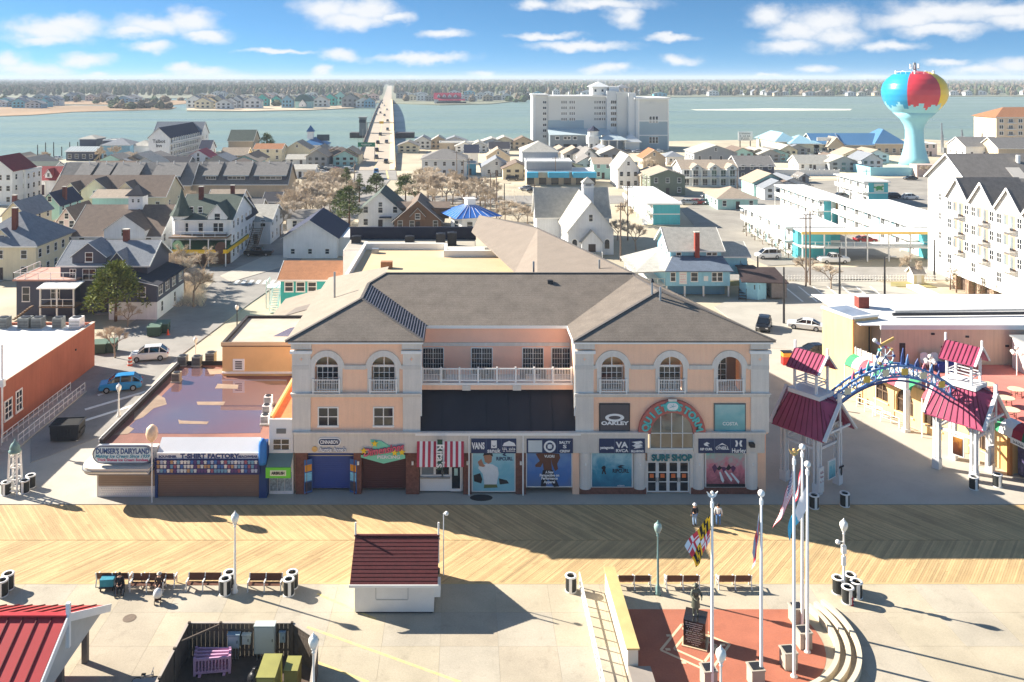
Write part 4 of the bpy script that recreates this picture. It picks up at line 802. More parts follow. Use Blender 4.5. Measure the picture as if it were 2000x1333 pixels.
# ------------------------------------------------------------------ orange building at the left and the side street
ob = thing('orange_building', 'flat roofed orange rendered building with a white roof and side ramp', 'building', (-45.1, 76, 0)); orr = mat('orange_render', C(174,104,80), .85, .12, .25, fine=.04, streak=.12)
MB().box(-32, 0, 0, 26.6, 0, 5.0).build('wall', orr, ob); MB().box(-32, -.3, .3, 26.3, 5.0, 5.04).build('roof_deck', mat('white_roof_membrane', C(226,224,222), .6, .06, .3), ob)
b = MB().box(-.3, .02, 0, 26.6, 4.9, 5.3); b.box(-32, -.3, 26.3, 26.6, 4.9, 5.3); b.build('parapet', orr, ob); MB().box(-.34, .06, 0, 26.64, 5.3, 5.36).build('coping', mat('coping_cream', C(226,206,186), .7, .05), ob)
for y, w, h in ((7.2, 1.2, 1.7), (9.2, 1.0, 1.9)): win(ob, .02, y, 1.5, w, h, 'r', nx=2, nz=3, fr=.14)
MB().cyl((.05, 21.5, 3.6), (.15, 21.5, 3.6), .12, n=8).build('vent', dark, ob)
for i, (x, m_, w) in enumerate(((8, None, 1.2), (50, None, 1.3), (75, None, 1.2), (115, None, 1.1), (150, white, 1.3))):
    X, Y = G(x, 640, 5.04); acunit(X, Y, 5.045, ('leftmost grey unit on the white roof', 'second grey unit from the left on the white roof', 'third grey unit from the left on the white roof', 'grey unit next to the white one on the white roof', 'white slatted unit at the corner of the white roof')[i], w, 1.25, m_)
rp = thing('ramp_railing', 'white tubular double handrail along the ramp of the orange building', 'railing', (-44, 76, 0))
for off, z in ((0, 0), (1.6, 0)):
    for zz in (.55, 1.05): MB().beam((off, 4, zz+.1), (off, 18, zz+.0), .06, .06).build('rail', trimw, rp)
    for k in range(15): MB().beam((off, 4+k, 0), (off, 4+k, 1.12), .05, .05).build('baluster', trimw, rp)
struct(MB().box(-45.0, -42.2, 79, 94, -.2, .16).build('ramp', conc))
du = thing('black_dumpster', 'open black steel dumpster in the shaded parking bay', 'dumpster', (-38.6, 81.9, .05), .1)
b = MB().front([(-1.25, .15), (1.25, .15), (1.35, 1.55), (-1.35, 1.55)], -.95, .95); b.build('hopper', mat('dumpster_black', C(36,36,40), .6, .2, 2), du); MB().box(-1.2, 1.2, -.8, .8, 1.553, 1.57).build('opening', mat('rubbish_dark', C(26,24,24), .9, .3, 3), du)
b = MB().box(-1.4, 1.4, -1.0, -.94, 1.5, 1.64); b.box(-1.4, 1.4, .94, 1.0, 1.5, 1.64); b.box(-1.4, -1.3, -.94, .94, 1.5, 1.64); b.box(1.3, 1.4, -.94, .94, 1.5, 1.64); b.build('rim', dark, du)
for sx in (-1, 1): MB().box(sx*1.3-.12, sx*1.3+.12, -.7, .7, .7, .95).build('fork_pocket', dark, du)
for k in range(5): MB().beam((-.6+k*.3, -1.0, .3), (-.6+k*.3, -1.0, 1.2), .05, .05).build('side_rib', dark, du)
x, y = G(150, 862); o = thing('bollard', 'white steel bollard beside the black dumpster', 'bollard', (x, y, 0)); MB().cyl((0,0,0), (0,0,1.0), .09, n=10).build('post', trimw, o); MB().ball((0,0,1.0), .09).build('cap', trimw, o)
x, y = G(232, 815); lamp(x, y, 3.4, 'white globe lamp on the pavement beside the side street parking')
x, y = G(382, 706); lamp(x, y, 3.0, 'short white lamp behind the puddled roof', )
x, y = G(463, 646); lamp(x, y, 3.6, 'black lamp post with a white globe by the side street corner', 'black')
x, y = G(306, 900, 1.0); o = thing('globe_lamp', 'big white and orange globe on a pole behind the oval sign', 'lamp', (tx(305), YT-.95, 0)); MB().cyl((0,0,0), (0,0,5.2), .06, n=8).build('post', trimw, o); MB().lathe([(.1,5.0),(.4,5.3),(.5,5.7),(.42,6.15),(.15,6.4)], n=16).build('globe', mat('globe_warm_glow', C(240,206,170), .4, .2, 2), o, smooth=True)  # the globe's orange glow is put into its base colour
X, Y = G(236, 762); car('bright blue compact sport utility car parked on the shaded side street', X, Y, radians(17), 'blue', 'suv')
X, Y = G(292, 703); car('white sport utility car parked behind the blue car', X, Y, radians(14), 'white', 'suv')
def dumpster(x, y, label, rz=0, m=None):
    o = thing('green_dumpster', label, 'dumpster', (x, y, .03), rz, 'green refuse containers by the side street'); m = m or mat('dumpster_green', C(52,78,66), .6, .15, 2)
    MB().front([(-.8,.1),(.8,.1),(.85,1.3),(-.85,1.3)], -.7, .7).build('hopper', m, o); MB().slab([(-.9,-.75,1.32),(.9,-.75,1.32),(.9,.75,1.55),(-.9,.75,1.55)], .06).build('lid', mat('lid_green', C(96,120,104), .6, .1), o)
    for sx in (-1, 1): MB().box(sx*.85-.06, sx*.85+.06, -.5, .5, .6, .75).build('fork_pocket', dark, o)
for (a, c, l) in ((196,690,'green refuse container behind the orange building'),(214,688,'dark green refuse container nearest the bare tree'),(302,656,'low green utility container on the street island, left'),(318,650,'low green utility container on the street island, right')):
    x, y = G(a, c); dumpster(x, y, l, .1)
x, y = G(254, 715); o = thing('traffic_barrel', 'orange and white striped traffic barrel in front of the white car', 'traffic barrel', (x, y, .05))
for k in range(5): MB().lathe([(.3-.02*k, k*.2), (.29-.02*k, k*.2+.195)], n=14).build('stripe', mat('barrel_orange', C(226,90,50), .6, .05) if k % 2 == 0 else trimw, o)
x, y = G(328, 655); o = thing('traffic_cone', 'small orange cone on the street island', 'traffic cone', (x, y, .03)); MB().lathe([(.2,.04),(.04,.75)], n=12).build('cone', mat('cone_orange', C(230,84,50), .6, .05), o); MB().box(-.24,.24,-.24,.24,0,.04).build('base', mat('cone_orange', C(230,84,50)), o)
# white lattice post with verdigris crown at the left edge, bins beside it
x, y = G(29, 962); o = thing('ornamental_post', 'white tapered ornamental post with a verdigris crown at the left edge', 'post', (x, y, 0))
for k in range(4):
    sx, sy = (-1, 1)[k % 2], (-1, 1)[k//2]; MB().beam((sx*.42, sy*.42, 0), (sx*.3, sy*.3, 3.4), .13, .13).build('upright', trimw, o)
for z in (.3, 1.2, 2.2, 3.1):
    for a in range(4): q = .42-.12*z/3.4; p0, p1 = [((-q,-q),(q,-q)),((q,-q),(q,q)),((q,q),(-q,q)),((-q,q),(-q,-q))][a]; MB().beam((*p0, z), (*p1, z), .08, .08).build('cross_bar', trimw, o)
for z in (.3, 1.2, 2.2):
    for a in range(2): q = .4-.12*z/3.4; MB().beam((-q, (-q, q)[a], z+.05), (q, (-q, q)[a], z+.9), .06, .06).build('brace', trimw, o)
MB().lathe([(.48,3.4),(.5,3.55),(.36,3.65),(.42,3.8),(.3,4.1),(.1,4.25),(.04,4.5)], n=12).build('crown', mat('verdigris_metal', C(120,150,146)), o, smooth=True)
for i, (a, c) in enumerate(((12,966),(48,962),(60,952))): x, y = G(a, c); bin_(x, y, ('slatted bin left of the white ornamental post', 'slatted bin just right of the white ornamental post', 'slatted bin behind the right one by the white ornamental post')[i])
x, y = G(4, 868); o = thing('white_pole', 'tall white pole at the left picture edge by the ramp', 'pole', (x, y, 0)); MB().cyl((0,0,0), (0,0,9.5), .1, n=8).build('post', trimw, o); MB().box(-.25,.25,-.2,.2,5.5,6.2).build('junction_box', trimw, o)
# ------------------------------------------------------------------ right: amusement gate
maroon = mat('standing_seam_maroon', C(160,66,96), .36, .16, .8); maroon2 = mat('seam_rib_maroon', C(120,30,58), .5, .05); roofin = mat('white_timber', C(226,226,224), .6, .05)
def seam_roof(parent, p0, p1, p2, p3, n, m, ribm, th=.08, name='roof_slope'):
    """quad p0,p1 (eave) p2,p3 (ridge) with standing seams running up the slope"""
    P = [Vector(p) for p in (p0, p1, p2, p3)]; q = MB().slab(P, th).build(name, m, parent)
    for k in range(n+1):
        f = k/n; a = P[0]*(1-f)+P[1]*f; c = P[3]*(1-f)+P[2]*f; up = Vector((0,0,.03))
        obj('seam', MB().beam(a+up, c+up, .05, .07).mesh('seam', ribm), q)
    return q
def gate_tower(label, x, y, rz):
    o = thing('gate_tower', label, 'gate tower', (x, y, 0), rz); a = 1.55
    for sx in (-1, 1):
        for sy in (-1, 1):
            MB().box(sx*a-.3, sx*a+.3, sy*a-.3, sy*a+.3, 0, .9).build('post_base', roofin, o)
            for dx, dy in ((-.17, -.17), (.17, -.17), (.17, .17), (-.17, .17)):
                MB().box(sx*a+dx-.09, sx*a+dx+.09, sy*a+dy-.09, sy*a+dy+.09, .9, 5.3).build('post', roofin, o)
    for z in (3.6, 5.2):
        for s in (-1, 1):
            MB().box(-a, a, s*a-.09, s*a+.09, z, z+.22).build('tie_beam', roofin, o); MB().box(s*a-.09, s*a+.09, -a, a, z, z+.22).build('tie_beam', roofin, o)
    for s in (-1, 1):
        for t_ in (-1, 1): MB().beam((t_*a, s*a, 3.8), (t_*.3, s*a, 5.2), .1, .12).build('brace', roofin, o); MB().beam((s*a, t_*a, 3.8), (s*a, t_*.3, 5.2), .1, .12).build('brace', roofin, o)
    e, r, ez, rz_ = 2.35, 1.05, 4.9, 7.9                # main roof: gable facing the viewer, broken by the cupola deck
    for s in (-1, 1):
        seam_roof(o, (s*e, -2.6, ez), (s*e, 2.3, ez), (s*r*.9, 1.4, rz_-.2), (s*r*.9, -1.4, rz_-.2), 9, maroon, maroon2)
        MB().beam((s*(e+.05), -2.68, ez+.05), (0, -2.68, ez+2.75), .14, .3, (0,1,0)).build('barge_board', roofin, o)
        MB().beam((s*(e+.05), 2.38, ez+.05), (0, 2.38, ez+2.75), .14, .3, (0,1,0)).build('barge_board', roofin, o)
        seam_roof(o, (s*e, -2.6, ez), (0, -2.6, ez+2.6), (0, -1.4, rz_-.2), (s*r*.9, -1.4, rz_-.2), 4, maroon, maroon2, name='gable_slope')
        seam_roof(o, (s*e, 2.3, ez), (0, 2.3, ez+2.6), (0, 1.4, rz_-.2), (s*r*.9, 1.4, rz_-.2), 4, maroon, maroon2, name='gable_slope')
    MB().box(-.07, .07, -2.72, -2.6, ez+.2, ez+2.6).build('king_post', roofin, o); MB().box(-1.5, 1.5, -2.72, -2.6, ez+.5, ez+.68).build('collar_beam', roofin, o)
    MB().box(-.12, .12, -2.75, -2.5, ez+2.6, ez+3.5).build('finial', roofin, o)
    MB().box(-1.15, 1.15, -1.5, 1.5, rz_-.25, rz_+.1).build('cupola_deck', roofin, o); c = .85
    for sx in (-1, 1):
        for sy in (-1, 1): MB().box(sx*c-.09, sx*c+.09, sy*c*1.2-.09, sy*c*1.2+.09, rz_+.1, rz_+2.2).build('cupola_post', roofin, o)
    for z in (rz_+.7, rz_+.95):
        for s in (-1, 1): MB().box(-c, c, s*c*1.2-.04, s*c*1.2+.04, z, z+.08).build('cupola_rail', roofin, o); MB().box(s*c-.04, s*c+.04, -c*1.2, c*1.2, z, z+.08).build('cupola_rail', roofin, o)
    zc = rz_+2.0
    for s in (-1, 1):
        seam_roof(o, (s*1.35, -1.5, zc), (s*1.35, 1.5, zc), (0, 1.5, zc+1.35), (0, -1.5, zc+1.35), 8, maroon, maroon2)
        MB().beam((s*1.4, -1.56, zc), (0, -1.56, zc+1.45), .1, .2, (0,1,0)).build('barge_board', roofin, o)
    MB().box(-.08, .08, -1.6, -1.44, zc+1.1, zc+2.0).build('finial', roofin, o); MB().box(-.08, .08, 1.44, 1.6, zc+1.1, zc+2.0).build('finial', roofin, o)
    return o
TL, TR = (29.9, 73.2), (44.4, 75.4); tr = radians(36)
g1 = gate_tower('white timber gate tower with maroon roofs nearest the surf shop', *TL, tr); g2 = gate_tower('white timber gate tower with maroon roofs by the striped awnings', *TR, tr)
MB().box(-.55, .55, -1.95, -1.86, 1.0, 2.6).build('poster_board', trimw, g1); MB().box(-.45, .45, -1.98, -1.951, 1.1, 2.5).build('poster', poster_mat('poster_sea', C(50,120,140), C(120,190,200), C(220,230,220), 2.2, 14, z0=1, z1=2.6), g1)
MB().box(-1.9, -1.3, -2.0, -1.87, .3, 2.4).build('notice_panel', trimw, g1); [scrawl(g1, -1.6, -2.004, zz, .46, .22, mat('print_rose', C(150,60,80), .6, 0)) for zz in (2.0, 1.65, 1.25)]; text('T', 1.55, -1.9, 1.2, 1.1, dark, g1, .03, depth=.02)
MB().box(.4, 1.3, -2.0, -1.86, .9, 2.6).build('poster_board', trimw, g2); MB().box(.48, 1.22, -2.03, -2.001, 1.0, 2.5).build('poster', poster_mat('poster_coast', C(60,90,130), C(140,170,190), C(226,220,214), 2, 17, z0=1, z1=2.6), g2)
MB().box(-2.0, -1.86, -.9, .1, 1.9, 3.6).build('poster_board', trimw, g2); MB().box(-2.03, -2.001, -.8, .0, 2.0, 3.5).build('poster', poster_mat('poster_brown', C(40,26,20), C(110,60,30), C(220,150,60), 2, 19, z0=2, z1=3.6), g2)
# arch between the towers: twin blue roller coaster rails with cut-out figures
bluem = mat('arch_blue', C(88,130,184), .5, .08); blue2 = mat('arch_navy', C(48,72,130), .5, .08); palep = mat('arch_pale', C(206,222,230), .6, .06)
P0, P1 = Vector((TL[0]+1.5, TL[1]-.4, 6.9)), Vector((TR[0]-1.3, TR[1]-.5, 6.9)); ar = thing('arch_sign', 'blue roller coaster shaped arch with ride figures spanning the two gate towers', 'arch', (P0.x, P0.y, 0), atan2(P1.y-P0.y, P1.x-P0.x)); LA = (P1-P0).length
az_ = lambda f, lift: 6.6+lift+2.35*(1-(2*f-1)**2)
for lift, dep, m_ in ((0, -.35, bluem), (0, .35, bluem), (.95, -.35, bluem), (.95, .35, bluem), (-.45, 0, blue2)):
    b = MB(); N = 24
    for k in range(N): f0, f1 = k/N, (k+1)/N; b.beam((LA*f0, dep, az_(f0, lift)), (LA*f1, dep, az_(f1, lift)), .13, .16)
    b.build('arch_rail', m_, ar)
for k in range(13):
    f = (k+.5)/13
    for dep in (-.35, .35): MB().beam((LA*f, dep, az_(f, 0)), (LA*f, dep, az_(f, .95)), .09, .09).build('arch_strut', bluem, ar)
    MB().beam((LA*f, -.35, az_(f, 0)), (LA*f, .35, az_(f, 0)), .1, .08).build('arch_tie', blue2, ar)
    f2 = (k+1.5)/13
    if k < 12:
        for dep in (-.35, .35): MB().beam((LA*f, dep, az_(f, 0)), (LA*f2, dep, az_(f2, .95)), .06, .06).build('arch_lattice', palep, ar); MB().beam((LA*f, dep, az_(f, .95)), (LA*f2, dep, az_(f2, 0)), .06, .06).build('arch_lattice', palep, ar)
    if 0 < k < 12 and k % 2: MB().box(-.3, .3, -.46, -.4, -.28, .28).build('arch_panel', (palep, mat('panel_cream', C(226,214,180), .6, .1), palep, mat('panel_gold', C(230,190,80), .6, .1))[k % 4], ar, loc=(LA*f, 0, az_(f, .48)))
wx = LA*.44; wz = az_(.44, .95)+.85; b = MB(); n = 16               # big wheel figure
for k in range(n):
    a0, a1 = 2*pi*k/n, 2*pi*(k+1)/n; b.beam((wx+.8*cos(a0), -.1, wz+.8*sin(a0)), (wx+.8*cos(a1), -.1, wz+.8*sin(a1)), .08, .08)
    if k % 2 == 0: b.beam((wx, -.1, wz), (wx+.8*cos(a0), -.1, wz+.8*sin(a0)), .05, .05)
b.build('wheel_figure', palep, ar)
for k in range(8): a = 2*pi*k/8; MB().box(wx+.8*cos(a)-.1, wx+.8*cos(a)+.1, -.2, .0, wz+.8*sin(a)-.1, wz+.8*sin(a)+.1).build('wheel_cabin', (blue2, goldm, pinkm, tealm)[k % 4], ar)
for sx in (-1, 1): MB().beam((wx, -.1, wz), (wx+sx*.6, -.1, wz-.95), .08, .08).build('wheel_leg', blue2, ar)
MB().beam((wx-.5, 0, wz+.9), (wx+.9, 0, wz+1.5), .1, .25).build('star_streamer', goldm, ar); MB().beam((wx-.9, 0, wz+1.3), (wx-.1, 0, wz+.8), .1, .2).build('star_streamer', mat('streamer_lilac', C(200,180,220), .6, 0), ar); MB().ball((wx-.95, 0, wz+1.4), .2).build('streamer_ball', trimw, ar)
for f, h, w, m_ in ((.58,1.5,.35,blue2),(.62,1.0,.3,bluem),(.3,.9,.4,tealm),(.24,.7,.35,blue2),(.18,.8,.3,pinkm),(.7,.8,.5,blue2),(.76,.7,.4,mat('figure_rose', C(190,110,120), .6, .1)),(.82,.8,.4,bluem),(.88,.6,.3,blue2),(.36,.9,.4,palep)):
    z = az_(f, .95); x = LA*f; MB().front([(x-w/2, z), (x+w/2, z), (x+w*.3, z+h*.6), (x+w*.15, z+h), (x-w*.1, z+h*.75), (x-w*.35, z+h*.5)], -.14, -.04).build('ride_figure', m_, ar); MB().cyl((x, -.2, z+.1), (x, .1, z+.1), .12, n=10).build('figure_wheel', blue2, ar)
# ------------------------------------------------------------------ arcade with roof terrace
yst = mat('yellow_stucco', C(238,200,142), .9, .07, .3, fine=.03, streak=.12); bei = mat('beige_stucco', C(222,196,168), .9, .06, .3, streak=.12); wr = mat('white_roof_coating', C(232,230,226), .7, .06, .2)
RA = radians(18.5); OX, OY = 41.6, 94.2
ac = thing('arcade_building', 'yellow stucco arcade with arched windows, roof terrace and white flat roofs', 'building', (OX, OY, 0))
def rb(b, name, m, par=None): return b.build(name, m, par or ac, rotz=RA if par is None else 0)    # parts in the frame of the skewed side wall
DZ = 4.1
def sidewall(b, y0, y1, z1, arches, x0=0, x1=.4):
    ys = y0
    for cy, r, zb, zs in arches:
        b.box(x0, x1, ys, cy-r, 0, z1); b.box(x0, x1, cy-r, cy+r, 0, zb); n = 10
        for i in range(n):
            a0, a1 = pi-pi*i/n, pi-pi*(i+1)/n; p0 = (cy+r*cos(a0), zs+r*sin(a0)); p1 = (cy+r*cos(a1), zs+r*sin(a1))
            vs = [(x0,p0[0],p0[1]),(x0,p1[0],p1[1]),(x0,p1[0],z1),(x0,p0[0],z1),(x1,p0[0],p0[1]),(x1,p1[0],p1[1]),(x1,p1[0],z1),(x1,p0[0],z1)]
            b.add(vs, [(3,2,1,0),(4,5,6,7),(0,1,5,4),(1,2,6,5),(2,3,7,6),(3,0,4,7)])
        ys = cy+r
    b.box(x0, x1, ys, y1, 0, z1)
AA = [(-17.6, 1.1, .9, 2.2), (-12.4, 1.1, .9, 2.2), (-9.0, 1.1, .9, 2.2), (-6.0, .9, 1.2, 2.2)]
b = MB(); sidewall(b, -20.4, -2.0, DZ, AA); rb(b, 'wall', yst)
for cy, r, zb, zs in AA:
    q = rb(MB().box(.25, .3, cy-r, cy+r, zb, zs+r), 'arch_window', mat('arcade_glass', C(70,56,46), .15, .5, 1.0)); b = MB().box(.18, .25, cy-.05, cy+.05, zb, zs+r); b.box(.18, .25, cy-r, cy+r, zs-.05, zs+.05); rb(b, 'glazing_bars', wood, q)
    rb(MB().box(-.12, .0, cy-r-.1, cy+r+.1, zb-.15, zb), 'sill', mat('sill_stone', C(226,204,170), .8, .05))
wl = lambda y, x=0: (x*cos(RA)-y*sin(RA), x*sin(RA)+y*cos(RA))
foot = [wl(-2, .4), wl(-20.4, .4), (30, wl(-20.4)[1]), (30, -3.2), (3, -3.2)]
MB().prism(foot, 0, DZ-.1).build('lower_storey', bei, ac)
MB().prism([wl(-2.05, .0), wl(-20.4, .0), (30.02, wl(-20.4)[1]-.02), (30.02, -3.3), (3.0, -3.3)], DZ-.1+.004, DZ).build('terrace_floor', mat('terrace_red', C(206,122,110), .85, .1, .5, fine=.06), ac)
rb(MB().box(0, 3.5, -2.0, 2.6, 0, 8.6), 'tower_block', yst)
b = MB().box(-.1, 3.6, -2.1, -1.8, 8.6, 8.85); b.box(-.1, .2, -1.8, 2.7, 8.6, 8.85); rb(b, 'coping', trimw); rb(MB().box(.2, 3.5, -1.8, 2.6, 8.6, 8.66), 'roof_deck', mat('roof_grey_wet', C(128,140,158), .5, .2, .5))
rb(MB().box(.0, .1, -2.12, -2.0, .0, 8.6), 'corner_pipe', mat('rust_stain', C(196,130,70), .8, .1)); rb(MB().box(2.2, 2.3, -2.08, -2.0, 4.6, 7.6), 'wall_pipe', dark)
MB().box(3.1, 30, -3.2, 10, 0, 8.2).build('back_block', bei, ac); MB().box(1.0, 30, -3.0, 10, 8.2, 8.28).build('roof_deck', wr, ac)
MB().box(3.0, 30, -3.4, -3.2, 7.9, 8.4).build('coping', trimw, ac); MB().beam((6, 0, 8.6), (29, .8, 8.6), .3, .3).build('roof_duct', dark, ac); MB().beam((7, 1.5, 8.5), (29, 2.6, 8.5), .2, .2).build('roof_duct', steel, ac)
MB().box(3.9, 5.1, 3.6, 4.8, 8.28, 9.6).build('brick_chimney', mat('red_brick', C(130,64,54), .9, .2, 4), ac); MB().box(3.8, 5.2, 3.5, 4.9, 9.6, 9.7).build('chimney_cap', trimw, ac)
rb(MB().box(.1, .18, -10.8, -2.2, DZ, DZ+1.5), 'terrace_fence', mat('fence_cream', C(226,216,200), .7, .05))
for k in range(12): rb(MB().box(.02, .1, -10.7+k*.75, -10.6+k*.75, DZ, DZ+1.6), 'fence_post', trimw)
MB().box(5.1, 5.7, -3.26, -3.2, DZ, 6.4).build('dark_door', dark, ac)
for x, z in ((8.5, 7.3), (12.2, 7.0), (10.9, 6.4), (9.6, 5.9), (11.6, 5.9), (13.4, 5.7), (16.5, 6.0), (20, 6.1)): MB().box(x, x+.35, -3.3, -3.2, z, z+.2).build('wall_fitting', dark, ac)
wbx = MB().box(16.6, 21.5, -9.0, -4.2, DZ, 7.4).build('stair_house', mat('stair_white', C(232,226,216), .8, .05), ac); obj('roof_cap', MB().box(16.4, 21.7, -9.2, -4.0, 7.4, 7.55).mesh('roof_cap', grey), wbx)
win(ac, 16.6, -6.6, 4.9, .9, 1.6, 'l', nx=1, nz=2)
rb(MB().box(.05, .12, -20.2, -10.9, DZ+.9, DZ+1.0), 'terrace_rail', trimw)
for k in range(15): rb(MB().box(.05, .12, -20.1+k*.65, -20.03+k*.65, DZ, DZ+.9), 'rail_baluster', trimw)
# striped awnings in green, white and red
def awning(y0, y1, z1, z0, out, n, label, start=0):
    o = thing('striped_awning', label, 'awning', (OX, OY, 0), RA, 'green, white and red awnings of the arcade'); cols = (mat('awning_green', C(70,160,110), .8, .06), mat('awning_white', C(238,236,232)), mat('awning_rose', C(214,90,100), .8, .06), mat('awning_white', C(238,236,232)))
    for k in range(n):
        ya, yb = y0+(y1-y0)*k/n, y0+(y1-y0)*(k+1)/n; pr = [(0, z1), (-out*.45, z1-.12), (-out*.82, z1-.5), (-out, z0)]
        b = MB(); 
        for i in range(3): (xa, za), (xb, zb) = pr[i], pr[i+1]; b.add([(xa,ya,za),(xa,yb,za),(xb,yb,zb),(xb,ya,zb),(xa,ya,za-.03),(xa,yb,za-.03),(xb,yb,zb-.03),(xb,ya,zb-.03)], [(0,1,2,3),(7,6,5,4),(0,3,7,4),(1,5,6,2)])
        b.build('awning_panel', cols[(k+start) % 4], o)
    MB().beam((-out, y0, z0-.05), (-out, y1, z0-.05), .06, .06).build('front_bar', dark, o)
    for y in (y0+.1, (y0+y1)/2, y1-.1): MB().beam((-out, y, 0), (-out, y, z0), .09, .09).build('post', trimw, o)
awning(-11.0, -2.2, 4.9, 3.9, 1.3, 9, 'striped awning over the walkway by the yellow tower'); awning(-18.6, -12.2, 4.7, 3.8, 1.2, 6, 'striped awning behind the right gate tower', 1)
aw3 = thing('striped_awning', 'dark green, white and red awning at the right picture edge', 'awning', (48.6, 76.2, 0), radians(14)); 
for k, (m_, w) in enumerate(((MATS['awning_green'], .5), (MATS['awning_white'], 1.3), (mat('awning_crimson', C(160,20,50), .8, .05), 1.0), (mat('awning_deepgreen', C(24,96,66), .8, .05), 3.0))):
    y1 = -sum((.5, 1.3, 1.0, 3.0)[:k]); pr = [(.0, 4.6), (-.5, 4.5), (-1.0, 4.1), (-1.2, 3.4)]; b = MB()
    for i in range(3): (xa, za), (xb, zb) = pr[i], pr[i+1]; b.add([(xa,y1,za),(xa,y1-w,za),(xb,y1-w,zb),(xb,y1,zb),(xa,y1,za-.04),(xa,y1-w,za-.04),(xb,y1-w,zb-.04),(xb,y1,zb-.04)], [(0,1,2,3),(7,6,5,4),(0,3,7,4),(1,5,6,2)])
    b.build('awning_panel', m_, aw3)
MB().box(-1.25, -1.15, -5.8, -1.5, 2.95, 3.45).build('valance_sign', trimw, aw3); scrawl(aw3, -1.255, -3.6, 3.2, 3.4, .24, dark, -pi/2)
ow = mat('orange_timber', C(190,120,56), .8, .1, 2)
for y in (-1.6, -4.0): MB().box(-1.3, -1.0, y-.15, y+.15, 0, 3.3).build('timber_post', ow, aw3)
MB().box(-.9, .1, -1.5, -.3, 0, 2.9).build('stall_wall', mat('stall_tan', C(226,178,112), .85, .08), aw3); MB().box(-.6, .4, -5.8, -1.9, .2, 2.6).build('stall_front', mat('stall_prints', C(70,64,96), .5, .6, 5), aw3)
# terrace furniture
AL2 = lambda x, y: (OX+x, OY+y)
tabm = mat('table_cream', C(226,208,170), .6, .08); tb0 = None
for i, (a, c) in enumerate(((1985,760),(1965,777),(1930,750),(1885,742),(1975,800))):
    x, y = G(a, c, DZ+.75); lab = ('round cream terrace table nearest the right edge', 'round cream terrace table left of the right edge one', 'round cream terrace table behind the maroon gate roof', 'round cream terrace table farthest left on the red terrace', 'round cream terrace table nearest the walkway')[i]
    if tb0 is None:
        tb0 = thing('terrace_table', lab, 'table', (x, y, DZ), 0, 'round tables on the red terrace'); MB().lathe([(.01,.7),(.72,.7),(.74,.73),(.72,.76),(.01,.76)], n=18).build('table_top', tabm, tb0)
        for k in range(4): q = pi/4+k*pi/2; MB().beam((.45*cos(q), .45*sin(q), 0), (.45*cos(q), .45*sin(q), .7), .05, .05).build('leg', wood, tb0)
        for k in range(2): q = pi/4+k*pi/2; MB().beam((.45*cos(q), .45*sin(q), .3), (-.45*cos(q), -.45*sin(q), .3), .04, .04).build('stretcher', wood, tb0)
    else: dup(tb0, (x, y, DZ), .3*i, lab)
ch0 = None
for i, xx in enumerate((7.4, 8.5, 10.6, 11.6, 12.7)):
    x, y = AL2(xx, -4.2); lab = ('leftmost white stacked chair against the terrace wall', 'second white stacked chair from the left against the terrace wall', 'middle white stacked chair against the terrace wall', 'fourth white stacked chair against the terrace wall', 'rightmost white stacked chair against the terrace wall')[i]
    if ch0 is None:
        ch0 = thing('plastic_chair', lab, 'chair', (x, y, DZ), 0, 'white chairs stacked against the terrace wall'); MB().box(-.42,.42,-.4,.42,.45,.5).build('seat', trimw, ch0); MB().front([(-.42,.5),(.42,.5),(.4,1.35),(.2,1.5),(-.2,1.5),(-.4,1.35)], .34, .42).build('backrest', trimw, ch0)
        for sx in (-1, 1):
            for sy in (-.36, .36): MB().beam((sx*.38, sy, 0), (sx*.36, sy, .45), .06, .06).build('leg', trimw, ch0)
            MB().box(sx*.42-.04, sx*.42+.04, -.38, .4, .72, .77).build('armrest', trimw, ch0)
    else: dup(ch0, (x, y, DZ), .05*i, lab)
x, y = AL2(8.9, -5.2); o = thing('blue_cooler', 'blue cloth covered box in front of the white chairs', 'box', (x, y, DZ), 0); MB().box(-.9,.9,-.4,.4,.0,.75).build('body', mat('cloth_blue', C(44,70,150), .8, .1), o); MB().box(-.95,.95,-.45,.45,.75,.85).build('lid', mat('cloth_blue', C(44,70,150)), o)
def multi_lamp(x, y, z, label):
    o = thing('globe_cluster_lamp', label, 'lamp', (x, y, z)); MB().cyl((0,0,0), (0,0,2.6), .06, n=8).build('post', trimw, o)
    for k in range(4): a = k*pi/2+.4; MB().beam((0,0,2.3), (.5*cos(a), .5*sin(a), 2.45), .05, .05).build('arm', trimw, o); MB().ball((.5*cos(a), .5*sin(a), 2.35), .2).build('globe', globe, o, smooth=True)
    MB().ball((0,0,2.85), .24).build('globe', globe, o, smooth=True)
x, y = G(1817, 752, DZ); multi_lamp(x, y, DZ, 'white cluster lamp with five globes behind the arch'); x, y = AL2(15.6, -6.5); multi_lamp(x, y, DZ, 'white cluster lamp beside the white stair house')
# white crowd barriers along the arcade
for i in range(4):
    x, y = G(1690+i*16, 800+i*10); o = thing('crowd_barrier', ('white queue rail by the arcade, farthest', 'white queue rail by the arcade, second farthest', 'white queue rail by the arcade, second nearest', 'white queue rail by the arcade, nearest')[i], 'barrier', (x, y, 0), radians(-60), 'white queue rails by the arcade')
    MB().beam((-1, 0, 1.0), (1, 0, 1.0), .07, .07).build('top_rail', trimw, o); MB().beam((-1, 0, .5), (1, 0, .5), .05, .05).build('mid_rail', trimw, o)
    for sx in (-1, 1): MB().beam((sx, 0, 0), (sx, 0, 1.0), .07, .07).build('leg', trimw, o)
for i, (a, c, l) in enumerate(((1590,992,'slatted bin at the foot of the left gate tower'),(1650,988,'slatted bin just right of the left gate tower'),(1902,955,'slatted bin in front of the right gate tower'),(1948,950,'slatted bin right of the right gate tower'))):
    x, y = G(a, c); bin_(x, y, l)
